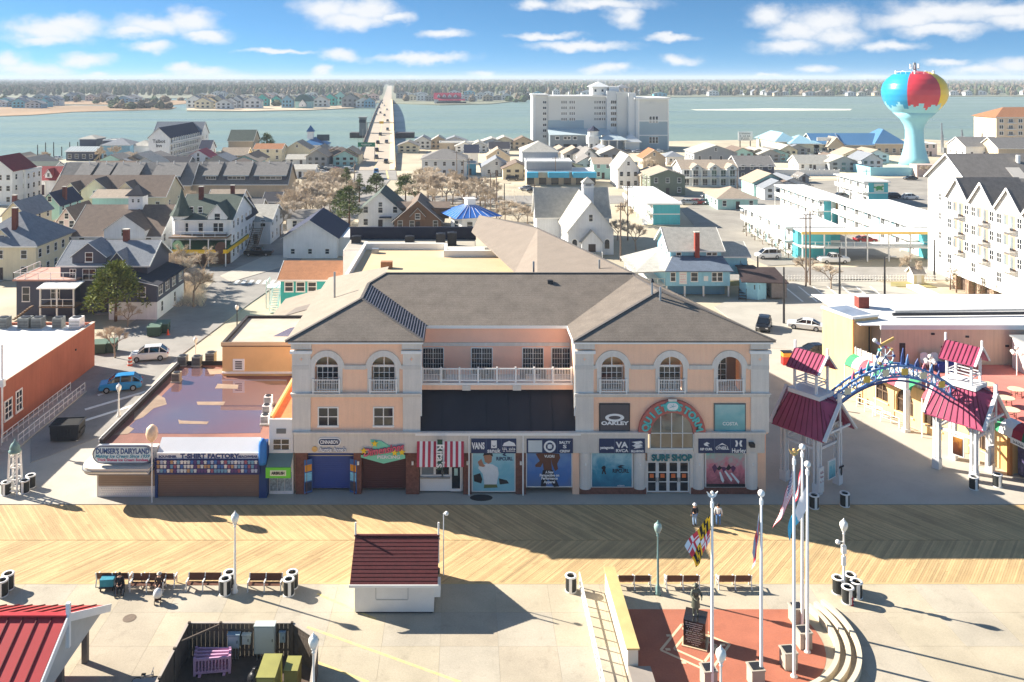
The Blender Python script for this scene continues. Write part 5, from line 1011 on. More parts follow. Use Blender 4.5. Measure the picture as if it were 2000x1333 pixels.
for i, (a, c) in enumerate(((1524,805),(1638,802),(1679,790),(1552,768))):
    x, y = G(a, c); o = thing('steel_bollard', ('dark bollard in the shade beside the surf shop', 'dark bollard on the walkway left of the yellow arcade', 'dark bollard at the yellow arcade wall', 'dark bollard farthest back by the gate')[i], 'bollard', (x, y, 0), 0, 'dark bollards across the walkway'); MB().cyl((0,0,0), (0,0,1.1), .13, n=10).build('post', dark, o); MB().cyl((0,0,.95), (0,0,1.02), .14, n=10).build('band', trimw, o)
x, y = G(1770, 843); o = thing('sign_pole', 'white square pole with a small box in the middle of the walkway', 'pole', (x, y, 0)); MB().box(-.18,.18,-.18,.18,0,5.6).build('post', trimw, o); MB().box(-.3,.3,-.3,.3,0,.3).build('base', trimw, o); MB().box(-.25,.25,-.3,-.18,3.6,4.2).build('control_box', trimw, o)
X, Y = G(1492, 643); car('black sport utility car parked in the open car park', X, Y, radians(65), 'black', 'suv', .03); X, Y = G(1573, 643); car('white saloon car parked beside the black one', X, Y, radians(-25), 'white', 'sedan', .03)
X, Y = G(1590, 695); car('black car half hidden behind the left gate tower', X, Y, radians(10), 'black', 'sedan', .03)
x, y = G(1537, 712); o = thing('vending_box', 'red, yellow and white newspaper box behind the left gate tower', 'box', (x, y, 0)); MB().box(-.6,.6,-.4,.4,0,1.0).build('body', mat('box_red', C(206,50,44), .5, .05), o); MB().box(-.6,.6,-.41,.41,1.0,1.5).build('window_band', mat('box_yellow', C(240,170,60), .5, .05), o); MB().box(-.65,.65,-.45,.45,1.5,1.6).build('lid', dark, o)
# ------------------------------------------------------------------ houses
def roof_parts(o, w, d, he, kind, rise, rm, ov=.45, wm=None, fas=True, y0=0, x0=0, th=.16):
    """roof over the rectangle x0-w/2..x0+w/2, y0..y0+d"""
    a, c = w/2+ov, d
    X = lambda x: x+x0
    if kind == 'gy':                                   # gable faces the viewer
        k = rise/(w/2); ez = he-ov*k
        for s in (-1, 1): MB().slab([(X(s*a), y0-ov, ez), (X(s*a), y0+d+ov, ez), (X(0), y0+d+ov, he+rise), (X(0), y0-ov, he+rise)], th).build('roof_slope', rm, o)
        if wm: MB().front([(X(-w/2), he-.02), (X(w/2), he-.02), (X(0), he+rise-.02)], y0+.0, y0+d).build('gable', wm, o)
        if fas:
            for s in (-1, 1): MB().beam((X(s*a), y0-ov-.03, ez-.1), (X(0), y0-ov-.03, he+rise-.1), .06, .28, (0,1,0)).build('barge_board', trimw, o)
    elif kind == 'gx':
        k = rise/(d/2); ez = he-ov*k
        MB().slab([(X(-a), y0-ov, ez), (X(a), y0-ov, ez), (X(a), y0+d/2, he+rise), (X(-a), y0+d/2, he+rise)], th).build('roof_slope', rm, o)
        MB().slab([(X(-a), y0+d+ov, ez), (X(a), y0+d+ov, ez), (X(a), y0+d/2, he+rise), (X(-a), y0+d/2, he+rise)], th).build('roof_slope', rm, o)
        if wm:
            b = MB(); b.add([(X(-w/2),y0,he-.02),(X(-w/2),y0+d,he-.02),(X(-w/2),y0+d/2,he+rise-.02),(X(w/2),y0,he-.02),(X(w/2),y0+d,he-.02),(X(w/2),y0+d/2,he+rise-.02)], [(0,2,1),(3,4,5),(0,1,4,3),(1,2,5,4),(2,0,3,5)]); b.build('gable', wm, o)
        if fas:
            MB().box(X(-a), X(a), y0-ov-.05, y0-ov, ez-.22, ez-.01).build('fascia', trimw, o)
            for s in (-1, 1):
                for e in (y0-ov, y0+d+ov): MB().beam((X(s*(a+.03)), e, ez-.1), (X(s*(a+.03)), y0+d/2, he+rise-.1), .06, .26).build('barge_board', trimw, o)
    elif kind == 'hip':
        q = min(w, d)/2; ez = he
        if w >= d: r0, r1 = (-w/2+q, d/2), (w/2-q, d/2)
        else: r0, r1 = (0, q), (0, d-q)
        E = [(-a, -ov), (a, -ov), (a, d+ov), (-a, d+ov)]; P = [(X(x), y0+y, ez) for x, y in E]; A = (X(r0[0]), y0+r0[1], he+rise); Bq = (X(r1[0]), y0+r1[1], he+rise)
        if w >= d: F = [[P[0], P[1], Bq, A], [P[1], P[2], Bq], [P[2], P[3], A, Bq], [P[3], P[0], A]]
        else: F = [[P[0], P[1], A], [P[1], P[2], Bq, A], [P[2], P[3], Bq], [P[3], P[0], A, Bq]]
        for f in F:
            f2 = [p for i, p in enumerate(f) if i == 0 or p != f[i-1]]
            if len(f2) > 2 and f2[0] != f2[-1]: MB().slab(f2, th).build('roof_slope', rm, o)
        if fas: MB().box(X(-a-.03), X(a+.03), y0-ov-.05, y0-ov-.0, ez-.25, ez-.02).build('fascia', trimw, o)
    elif kind == 'flat':
        MB().box(X(-w/2+.02), X(w/2-.02), y0+.02, y0+d-.02, he, he+.05).build('roof_deck', rm, o)
        for (xa, xb, ya, yb) in ((-w/2-.1, w/2+.1, -.1, .15), (-w/2-.1, w/2+.1, d-.15, d+.1), (-w/2-.1, -w/2+.15, .15, d-.15), (w/2-.15, w/2+.1, .15, d-.15)):
            MB().box(X(xa), X(xb), y0+ya, y0+yb, he-.1, he+.35).build('parapet', trimw, o)
def wins(o, w, d, rows, fcols, scols, h0=1.0, fl=2.8, ww=.95, wh=1.35, side='l', skipf=(), x0=0, y0=0):
    for r in range(rows):
        z = h0+r*fl
        for k in range(fcols):
            if (r, k) in skipf: continue
            win(o, x0-w/2+w*(k+.5)/fcols, y0, z, ww, wh)
        for k in range(scols):
            y = y0+d*(k+.5)/scols
            win(o, x0+(w/2 if side == 'r' else -w/2), y, z, ww, wh, side)
def front_gable(o, x, w, z, h, y, dep, wm, rm, wd=True):
    """gabled dormer or cross gable, face at y, its ridge running back dep"""
    MB().front([(x-w/2, z), (x+w/2, z), (x+w/2, z+h*.4), (x, z+h), (x-w/2, z+h*.4)], y, y+dep).build('dormer_wall', wm, o)
    k = (h*.6)/(w/2); ov = .25
    for s in (-1, 1):
        MB().slab([(x+s*(w/2+ov), y-ov, z+h*.4-ov*k), (x+s*(w/2+ov), y+dep, z+h*.4-ov*k), (x, y+dep, z+h+.03), (x, y-ov, z+h+.03)], .12).build('dormer_roof', rm, o)
        MB().beam((x+s*(w/2+ov), y-ov-.03, z+h*.4-ov*k-.06), (x, y-ov-.03, z+h-.04), .05, .2, (0,1,0)).build('barge_board', trimw, o)
    if wd: win(o, x, y, z+h*.12, min(w*.35, 1.0), min(h*.4, 1.3))
def chimney(o, x, y, z0, z1, w=.8, m=None):
    q = MB().box(x-w/2, x+w/2, y-w/2, y+w/2, z0, z1).build('chimney', m or mat('chimney_brick', C(120,70,60), .9, .2, 4, lines=(2, .12, .15), linedark=.8), o); obj('chimney_cap', MB().box(x-w/2-.08, x+w/2+.08, y-w/2-.08, y+w/2+.08, z1, z1+.12).mesh('chimney_cap', conc), q)
def house(label, xl, xr, yb, he, d, kind, rise, wc, rc, fc=3, sc=3, rows=None, rot=0, name='house', cat='house', group=None, ch=None, gables=(), ov=.45, door=True, z0=0, ww=.95, wh=1.35, fl=2.8, w=None):
    x0, Y = G(xl, yb); x1, _ = G(xr, yb); w = w or (x1-x0); xc = (x0+x1)/2; side = 'r' if xc < 0 else 'l'
    o = thing(name, label, cat, (xc, Y, z0), rot, group); wm = WC[wc] if isinstance(wc, str) else wc; rm = SH[rc] if isinstance(rc, str) else rc
    MB().box(-w/2, w/2, 0, d, 0, he).build('wall', wm, o)
    roof_parts(o, w, d, he, kind, rise, rm, ov, wm)
    rows = rows if rows is not None else max(1, int(round((he-.4)/2.8)))
    wins(o, w, d, rows, fc, sc, side=side, ww=ww, wh=wh, fl=fl, skipf=((0, fc//2),) if door and fc else ())
    if kind == 'gy' and rise > 2.5 and fc: win(o, 0, 0, he+rise*.2, .8, 1.1)
    if door:
        dd = MB().box(-.5, .5, -.06, .0, .1, 2.2).build('door', mat('door_dark', C(70,60,58), .6, .1), o); obj('door_handle', MB().box(.3, .36, -.1, -.06, 1.05, 1.15).mesh('door_handle', steel), dd)
        MB().box(-.9, .9, -.9, -.06, 0, .12).build('step', conc, o)
    if ch: chimney(o, ch[0], ch[1], he, he+rise+ch[2])
    for g in gables: front_gable(o, g[0], g[1], g[2], g[3], g[4] if len(g) > 4 else -.02, g[5] if len(g) > 5 else d*.5, wm, rm)
    return o
def railing(o, x0, x1, y, z, m=None, h=1.0, axis='x', n=None):
    m = m or trimw; L = abs(x1-x0); n = n or max(3, int(L/1.8))
    if axis == 'x':
        for zz in (z+h, z+.12): MB().beam((x0, y, zz), (x1, y, zz), .07, .07).build('rail', m, o)
        for k in range(n+1): x = x0+(x1-x0)*k/n; MB().beam((x, y, z), (x, y, z+h), .08, .08).build('rail_post', m, o)
    else:
        for zz in (z+h, z+.12): MB().beam((y, x0, zz), (y, x1, zz), .07, .07).build('rail', m, o)
        for k in range(n+1): x = x0+(x1-x0)*k/n; MB().beam((y, x, z), (y, x, z+h), .08, .08).build('rail_post', m, o)
# --- left block, nearest row
o = house('dark slate blue house with white trimmed gables, half hidden by a pine', 118, 288, 612, 7.4, 9, 'gx', 2.6, 'slate', 'slate', 0, 3, 2, ch=(1.5, 4.6, 1.6), gables=((-2.2, 5.0, 7.3, 3.2), (2.2, 3.2, 6.0, 3.2, -.4)))
for x, z, w_ in ((-2.2, 5.0, 1.8), (2.2, 4.9, 1.6), (-4.6, 5.0, .8)): win(o, x, -.42 if x > 0 else 0, z, w_, 1.5, nx=2)
MB().box(-12.2, -3.5, -1.5, 6, 0, 5.2).build('lower_wing', WC['slate'], o); MB().box(-12.6, -3.3, -1.9, 6.2, 5.2, 5.4).build('deck_floor', mat('deck_red', C(196,150,132), .8, .1, 1), o); railing(o, -12.5, -3.4, -1.8, 5.4); railing(o, -1.8, 6, -12.5, 5.4, axis='y'); win(o, -10.8, -1.5, 2.2, 1.0, 2.0); win(o, -6.5, -1.5, 2.6, 1.2, 1.6, nx=2)
MB().box(-7.6, -2.4, -4.2, -1.5, 1.9, 2.1).build('porch_floor', wood, o); railing(o, -7.5, -2.5, -4.1, 2.1)
for x in (-7.4, -5, -2.6): MB().box(x-.1, x+.1, -4.2, -4.0, 0, 4.9).build('porch_post', trimw, o)
MB().slab([(-7.8,-1.4,5.15),(-2.2,-1.4,5.15),(-2.2,-4.5,4.8),(-7.8,-4.5,4.8)], .15).build('porch_roof', trimw, o)
for k in range(8): MB().box(-9.2+.26*0-k*.32, -8.9-k*.32, -4.1, -3.0, 1.8-k*.24, 1.95-k*.24).build('stair_step', wood, o)
MB().box(2.2, 9.2, -3.5, 8, 0, 2.6).build('right_wing_base', WC['white'], o); MB().box(2.2, 9.2, -3.6, 8, 2.6, 5.2).build('right_wing', WC['slate'], o)
MB().slab([(1.8,-4.0,6.9),(1.8,8.4,6.9),(9.6,8.4,5.1),(9.6,-4.0,5.1)], .18).build('wing_roof', SH['black'], o); MB().beam((1.8,-4.05,6.8), (9.6,-4.05,5.0), .06, .24, (0,1,0)).build('barge_board', trimw, o)
for y in (-2.2, .6, 3.4, 6.4): win(o, 9.2, y, 3.4, 1.3, 1.3, 'r', nx=2); 
for y in (-1.6, 3.8): win(o, 9.2, y, .8, .7, 1.4, 'r')
for x in (4, 7): win(o, x, -3.6, 3.4, 1.0, 1.3)
house('cream house with a blue grey hip roof and brick chimney at the left edge', -70, 70, 548, 6.0, 14, 'hip', 4.8, 'cream', 'slate', 3, 5, 2, ch=(1, 3, 1.2), gables=((-.5, 3.2, 6.2, 2.4, 1.4, 4),))
o = house('white house with a broad brown roof and a white cupola', 138, 312, 515, 5.4, 15, 'gx', 4.6, 'white', 'brown', 4, 3, 2, gables=((2.2, 7.6, 4.9, 4.4, -1.2, 8),))
MB().box(.0, 2.8, 6.2, 9, 9.2, 12.0).build('cupola', white, o); win(o, .9, 6.2, 10.6, .4, .6); win(o, 2.0, 6.2, 10.6, .4, .6); roof_parts(o, 2.8, 2.8, 12.0, 'hip', 2.0, SH['dark'], .45, None, False, 6.2, 1.4)
o = house('white Victorian shop house with dark green roof, round turret and yellow awning', 345, 452, 514, 8.4, 15, 'gx', 3.6, 'white', 'green', 0, 5, 3, gables=((2.6, 3.6, 7.6, 3.6, -.3, 7),), ch=(-2.4, 6, 1.6), fl=2.7, door=False)
chimney(o, 3.2, 8, 10, 13.6, .7)
t_ = MB().lathe([(1.7,3.0),(1.7,9.2)], (-4.6, 1.2, 0), 12).build('turret', WC['white'], o); obj('turret_roof', MB().lathe([(2.3,8.9),(1.3,10.4),(.5,12.4),(.05,14.0)], (-4.6,1.2,0), 12).mesh('turret_roof', SH['green']), t_)
MB().box(-5.6, 5.2, -3.2, 0, 5.2, 5.45).build('balcony_floor', wood, o); railing(o, -5.5, 5.1, -3.1, 5.45); railing(o, -3.1, 0, 5.1, 5.45, axis='y'); MB().box(-5.4, 5.0, -1.0, 0, 0, 2.6).build('shopfront', mat('shop_brown', C(110,84,66), .8, .2, 2), o)
MB().slab([(-5.4,-.6,4.4),(5.3,-.6,4.4),(5.3,-3.4,3.2),(-5.4,-3.4,3.2)], .08).build('awning', mat('awning_dark_green', C(52,92,60), .8, .1), o); MB().box(-5.4, 5.3, -3.5, -3.42, 2.5, 3.2).build('awning_band', mat('awning_yellow', C(246,198,40), .7, .06), o)
MB().slab([(5.3,-3.4,3.2),(5.3,12,3.2),(3.9,12,4.4),(3.9,-3.4,4.4)], .08).build('awning', mat('awning_dark_green', C(52,92,60)), o); MB().box(5.32, 5.4, -3.4, 12, 2.5, 3.2).build('awning_band', mat('awning_yellow', C(246,198,40)), o)
MB().lathe([(.01,0),(1.1,.0),(1.1,.1),(.01,.12)], (0,0,0), 16).build('round_sign', mat('round_sign_brown', C(90,60,50), .6, .2, 3), o, loc=(4.2, -3.6, 3.6)).rotation_euler = (pi/2, 0, .5)
for x in (-5, -1.6, 1.8, 5): MB().box(x-.09, x+.09, -3.3, -3.1, 0, 5.2).build('porch_post', trimw, o)
for x in (-3.4, -.6, 2.2, 3.2): win(o, x, 0, 5.9, .8, 1.6)
for x in (-2.9, -1.2): win(o, x, 1.6, 9.3, .7, 1.0)
st = thing('outdoor_stair', 'grey wooden outdoor stair beside the Victorian shop house', 'stair', (G(490,492)[0], G(490,492)[1], 0), 0)
for k in range(12): MB().box(-1.0, 1.0, k*.5, k*.5+.5, k*.32, k*.32+.08).build('tread', wood, st)
for sx in (-1, 1): MB().beam((sx, 0, .0), (sx, 6, 3.9), .1, .3).build('stringer', wood, st); MB().beam((sx, 0, 1.1), (sx, 6, 5.0), .08, .1).build('handrail', wood, st)
house('small white gabled house behind the Victorian shop house', 470, 528, 478, 5.0, 12, 'gx', 2.6, 'white', 'pale', 2, 3, 2)
house('narrow white gabled house with a dark roof beside the Victorian one', 448, 478, 492, 7.2, 9, 'gy', 2.6, 'white', 'black', 1, 2, 2)
o = house('white building with a steep navy roof across the street', 553, 658, 505, 4.2, 15, 'gy', 3.3, 'white', 'navy', 0, 2, 1, door=False); wins(o, 10, 10, 1, 3, 0, h0=.9, ww=.7, wh=.9)
MB().box(5.2, 11, 2, 13, 0, 3.6).build('side_wing', WC['ltgrey'], o); MB().box(5.2, 11.1, 1.9, 13.1, 3.6, 3.75).build('wing_roof', wr, o); win(o, 8, 2, 1.2, 1.3, 1.0, nx=2)
o = house('bright teal two storey shop with a brown shingled roof', 548, 690, 618, 5.6, 9, 'gx', 1.6, 'teal', 'rust', 0, 0, 1, door=False)
for x in (-4.1, -2.4, -.7, 3.0): win(o, x, 0, 3.7, 1.1, 1.25, fr=.13)
ws = thing('white_stair', 'white painted wooden stair and landing left of the teal shop', 'stair', (G(530,612)[0], G(530,612)[1], 0))
MB().box(-1.5, 1.2, 2.6, 5, 3.0, 3.15).build('landing', trimw, ws)
for k in range(10): MB().box(-.3, .8, .0+k*.28, .28+k*.28, k*.3, k*.3+.08).build('tread', trimw, ws)
for sx in (-1.4, 1.1):
    for y in (2.7, 4.9): MB().box(sx-.08, sx+.08, y-.08, y+.08, 0, 4.2).build('post', trimw, ws)
    MB().beam((sx, 2.7, 4.1), (sx, 4.9, 4.1), .08, .08).build('handrail', trimw, ws)
for sx in (-.35, .85): MB().beam((sx, 0, .2), (sx, 2.8, 3.1), .08, .25).build('stringer', trimw, ws); MB().beam((sx, 0, 1.2), (sx, 2.8, 4.1), .07, .07).build('handrail', trimw, ws)
# --- left block, middle rows
def long_dormers(label, xl, xr, yb, he, d, rise, dorm, rc, wc='tan'):
    o = house(label, xl, xr, yb, he, d, 'gx', rise, wc, rc, 0, 2, 1, door=False, name='apartment_block', cat='building')
    for x, w in dorm:
        z = he+.9; MB().box(x-w/2, x+w/2, .8, d*.42, z, z+1.2).build('dormer_wall', mat('dormer_navy', C(62,66,84), .7, .1), o)
        MB().slab([(x-w/2-.3, .3, z+1.3), (x+w/2+.3, .3, z+1.3), (x+w/2+.3, d*.5, he+rise), (x-w/2-.3, d*.5, he+rise)], .12).build('dormer_roof', SH[rc], o)
        MB().box(x-w/2-.35, x+w/2+.35, .2, .32, z+1.05, z+1.3).build('gutter', mat('gutter_blue', C(150,170,178), .6, .05), o); win(o, x, .8, z+.2, w*.7, .7, nx=4, nz=1)
    for k in range(6): x = (k-2.5)*5; MB().cyl((x, d*.45, he+rise-.6), (x, d*.45, he+rise+.5), .12, n=6).build('vent_pipe', trimw, o)
    return o
long_dormers('long low apartment block with shed dormers in its grey roof, left part', 112, 372, 388, 4.2, 13, 5.6, ((-12.5, 4.0), (-7, 4.0), (0, 7.5), (12, 8)), 'grey')
long_dormers('long low apartment block with shed dormers in its grey roof, right part', 374, 560, 386, 4.2, 13, 5.6, ((-8.5, 4), (-1, 7), (9, 9)), 'grey')
house('wide white house with a brown grey roof and three white front gables', 98, 322, 412, 4.0, 14, 'gx', 4.6, 'cream', 'brown', 8, 2, 1, gables=((-9.5, 4.2, 3.6, 3.8, -.4, 6), (-3.0, 7.4, 3.4, 5.0, -.6, 7), (5.0, 5.6, 3.4, 4.2, -.6, 7)))
house('pale mint house with a flat tan gable roof', 180, 262, 420, 4.6, 8, 'gx', 1.4, 'mint', 'tan', 4, 2, 1)
house('small mint gabled house with a tall red chimney', 78, 116, 445, 5.6, 11, 'gy', 2.6, 'mint', 'navy', 1, 3, 2, ch=(1.6, 4, .8))
house('small grey gabled house with red chimneys at the left edge', 4, 52, 470, 5.6, 11, 'gy', 2.8, 'cream', 'slate', 1, 3, 2, ch=(-1, 2, 1.0))
o = house('maroon roofed house with one white dormer and a porch', 56, 108, 384, 5.0, 10, 'gx', 3.4, 'white', 'red', 0, 2, 1, gables=((1.6, 2.0, 5.4, 2.6, .6, 4),), door=False)
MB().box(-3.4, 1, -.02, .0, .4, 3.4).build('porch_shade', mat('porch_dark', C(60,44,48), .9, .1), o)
for x in (-3.5, -1.2, 1.1): MB().box(x-.12, x+.12, -.5, -.3, 0, 4.6).build('porch_post', trimw, o)
house('tall white guest house with a red roof at the left edge', -40, 24, 402, 9.8, 12, 'gy', 3.6, 'white', 'red', 4, 3, 3, name='guest_house', fl=3.0)
house('white guest house annex with a small maroon canopy', 20, 50, 396, 8.8, 9, 'flat', 0, 'white', 'dark', 2, 3, 3, name='guest_house')
house('low building with a long dark green roof near the left edge', 26, 92, 362, 3.6, 16, 'gx', 3.4, 'white', 'green', 3, 2, 1)
house('flat roofed pale blue warehouse behind the dormered block', 100, 195, 345, 3.4, 14, 'flat', 0, 'ltgrey', 'pale', 0, 0, 1, name='warehouse', cat='building', door=False)
house('brown roofed bungalow beside the flat warehouse', 176, 252, 352, 3.0, 12, 'gx', 3.0, 'white', 'brown', 3, 2, 1)
house('dark violet roofed house below the inn', 308, 365, 340, 3.4, 10, 'gx', 2.6, 'grey', 'black', 3, 2, 1)
house('white house with a bright red roof slope', 362, 412, 335, 5.0, 10, 'gy', 3.0, 'white', mat('roof_red_metal', C(190,60,66), .6, .1), 3, 2, 2)
for (lab, xl, xr, yb, he, d, k, ri, wc, rc, fc) in (
    ('white harbour house with a slate roof in the back row of the left block', 350, 400, 372, 4.5, 9, 'gx', 2.6, 'white', 'slate', 3),
    ('tan roofed cottage behind the Victorian shop house', 405, 468, 430, 4.4, 9, 'gx', 2.6, 'white', 'tan', 3),
    ('grey roofed cottage right of the tan roofed cottage', 438, 505, 448, 4.0, 9, 'gx', 2.4, 'ltgrey', 'grey', 3),
    ('slate blue shed with a dark roof in front of the long block', 515, 545, 425, 4.2, 7, 'gx', 1.8, 'slate', 'black', 1),
    ('light grey flat shed behind the navy roofed building', 560, 622, 452, 3.0, 8, 'gx', 1.4, 'ltgrey', 'grey', 2),
    ('dark gabled house at the left behind the cream house', 110, 150, 480, 5.0, 10, 'gy', 3.0, 'pink', 'brown', 2),
    ('green roofed hall near the harbour', 446, 494, 302, 6.5, 12, 'gx', 4.4, 'tan', 'green', 0),
    ('tan hut with dark openings near the harbour', 432, 482, 316, 3.0, 8, 'gx', 2.6, 'tan', 'tan', 2),
    ('white harbour house with an orange roof', 496, 550, 316, 5.4, 10, 'gx', 1.8, 'cream', 'rust', 3),
    ('cream gabled house with an outside stair near the harbour', 556, 604, 312, 4.6, 12, 'gy', 3.2, 'cream', 'tan', 2),
    ('low pale cottage in front of the cream gabled house', 560, 616, 324, 2.8, 8, 'gx', 1.4, 'ltgrey', 'pale', 3),
    ('long white single storey cottage by the bare trees', 508, 560, 346, 3.0, 8, 'gx', 1.2, 'white', 'pale', 3),
    ('white single storey cottage nearest the bridge road', 558, 614, 348, 3.2, 8, 'gx', 1.2, 'white', 'pale', 3),
    ('small white house with a navy roof beside the inn', 390, 410, 318, 6.0, 8, 'gx', 3.0, 'white', 'navy', 2)):
    house(lab, xl, xr, yb, he, d, k, ri, wc, rc, fc, 2)
# harbour side inn with balconies
o = house('white four storey inn with navy roof and balcony rows facing the harbour', 290, 331, 316, 10.2, 44, 'gy', 4.0, 'white', 'navy', 0, 0, 0, name='inn', cat='building', door=False)
for r in range(3):
    z = 1.6+r*2.9; MB().box(4.5, 5.9, .5, 43.5, z-.2, z).build('balcony', trimw, o)
    for k in range(14): y = 1.2+k*3.1; win(o, 4.5, y+.9, z+.2, 1.6, 2.0, 'r', nx=2, nz=1); MB().box(5.75, 5.9, y-.15, y+.05, z, z+2.7).build('balcony_post', trimw, o)
    MB().box(5.84, 5.9, .5, 43.5, z+.4, z+.95).build('balcony_rail', trimw, o)
text('Talbot', 0, -.08, 8.4, 2.0, dark, o, .03); text('Inn', 0, -.08, 6.6, 2.0, dark, o, .03); MB().box(-1.6, 1.6, -.1, -.0, 3.2, 3.9).build('sign_board', mat('sign_mint', C(130,214,180)), o)
house('long grey roofed white block behind the inn', 300, 392, 300, 9.0, 12, 'gx', 5.4, 'white', 'slate', 6, 2, 3, name='inn', cat='building')
# blue waterfront restaurant: blocks
o = thing('waterfront_restaurant', 'navy and grey waterfront restaurant of several joined blocks', 'building', (*G(180, 314), 0))
for x0, x1, y0, y1, he, k, ri, wc, rc in ((-11, 1, 0, 10, 4.0, 'gx', 1.6, 'slate', mat('striped_metal_roof', C(176,184,186), .5, .06, lines=(0, 1.2, .3), linedark=.6)), (-9, -2, 8, 18, 8.6, 'hip', 1.4, 'slate', 'pale'), (2, 7, 6, 14, 8.0, 'flat', 0, 'slate', 'pale'), (4, 16, 0, 12, 6.6, 'hip', 2.6, 'blue', 'slate'), (15, 23, 4, 14, 6.0, 'hip', 2.0, 'ltgrey', 'pale')):
    MB().box(x0, x1, y0, y1, 0, he).build('wall', WC[wc], o); roof_parts(o, x1-x0, y1-y0, he, k, ri, SH[rc] if isinstance(rc, str) else rc, .4, WC[wc], True, y0, (x0+x1)/2); wins(o, x1-x0, y1-y0, 1, 4, 0, x0=(x0+x1)/2, y0=y0, ww=1.3, wh=1.6)
MB().beam((1.5, -1.5, 0), (4.5, 6, 6), 1.2, .3).build('outdoor_stair', mat('stair_tan', C(206,170,120), .8, .1), o)
# blue roofed crab house with lantern, small pavilion
o = house('restaurant with a bright blue hip roof and lantern tower by the water', 586, 636, 296, 3.0, 14, 'hip', 3.4, 'white', mat('roof_bright_blue', C(60,108,156), .5, .1), 4, 0, 1, name='restaurant', cat='building')
MB().box(-3.4, -.6, 4, 6.8, 5.5, 9.2).build('lantern', white, o); roof_parts(o, 2.8, 2.8, 9.2, 'hip', 3.0, MATS['roof_bright_blue'], .4, None, False, 4, -2); MB().box(1, 7, 5.4, 5.7, 4.6, 7.6).build('roof_sign', mat('sign_dark_teal', C(50,70,84), .6, .4, 2), o)
o = thing('pavilion', 'small open pavilion with a pointed blue roof at the water', 'pavilion', (*G(472, 294), 0)); roof_parts(o, 6.4, 6.4, 6.8, 'hip', 2.6, MATS['roof_bright_blue'], .2, None, False, -3.2)
for sx in (-2.8, 2.8):
    for sy in (-2.8, 2.8): MB().box(sx-.15, sx+.15, sy-.15, sy+.15, 0, 6.8).build('post', trimw, o)
# --- between bridge road and church
o = house('white gabled house with a green roof behind the bare trees', 700, 786, 448, 4.2, 13, 'gy', 4.4, 'white', 'green', 3, 2, 2); MB().box(-.2, 2.6, -1.2, 0, 2.7, 2.9).build('porch_roof', SH['navy'], o)
o = house('brown shingled cottage with a steep front gable', 770, 862, 452, 2.6, 12, 'gy', 4.6, 'brown', 'brown', 4, 2, 1, gables=((0, 3.2, 2.6, 2.8, -.6, 4),), ov=.7)
MB().box(-7, 7, 3, 9, 2.4, 5.0).build('side_dormers', WC['brown'], o); roof_parts(o, 14, 6, 5.0, 'gx', .9, SH['brown'], .3, None, False, 3)
x, y = G(918, 458); pv = thing('blue_roof_pavilion', 'white octagonal pavilion with a bright blue and white hip roof', 'pavilion', (x, y+5, 0))
MB().lathe([(4.6,0),(4.6,3.8)], n=8).build('wall', white, pv)
for k in range(4): sx, sy = ((-1,-1),(1,-1),(1,1),(-1,1))[k]; tx_, ty_ = ((1,-1),(1,1),(-1,1),(-1,-1))[k]; seam_roof(pv, (sx*5.6, sy*5.6, 3.8), (tx_*5.6, ty_*5.6, 3.8), (tx_*.9, ty_*.9, 6.0), (sx*.9, sy*.9, 6.0), 7, mat('seam_blue', C(60,120,206), .4, .06) , trimw)
MB().box(-1, 1, -1, 1, 6.0, 7.2).build('cupola', trimw, pv); MB().box(-1.2, 1.2, -1.2, 1.2, 7.2, 7.4).build('cupola_cap', trimw, pv)
for k in range(8): a = pi/8+k*pi/4; q = win(pv, 4.28*cos(a), 4.28*sin(a), 1.2, 1.2, 1.4); q.rotation_euler = (0, 0, a+pi/2)
pv.rotation_euler = (0, 0, radians(22))
blk = thing('rear_shop', 'flat roofed shop with a black parapet behind the tan roof', 'building', (-17.2, 118.3, 0))
MB().box(0, 18.6, 0, 8, 0, 10.8).build('wall', white, blk); MB().box(-.1, 18.7, 7.7, 8.1, 10.8, 12.7).build('parapet', mat('parapet_navy', C(36,40,58), .7, .05), blk); MB().box(.1, 18.5, .1, 7.7, 10.8, 10.86).build('roof_deck', mat('grey_roof_felt', C(178,170,156), .9, .1, .4), blk)
for i, (xx, yy_) in enumerate(((1.2, 5), (9.0, 5), (13.6, 2.2), (15.2, 3.0))): acunit(-17.2+xx, 118.3+yy_, 10.87, ('roof unit beside the navy roof', 'roof unit in the middle of the grey felt roof', 'dark roof unit left of the blue pavilion', 'tall dark roof unit in front of the blue pavilion')[i], 1.3, 1.0 if i < 2 else 1.9, dark)
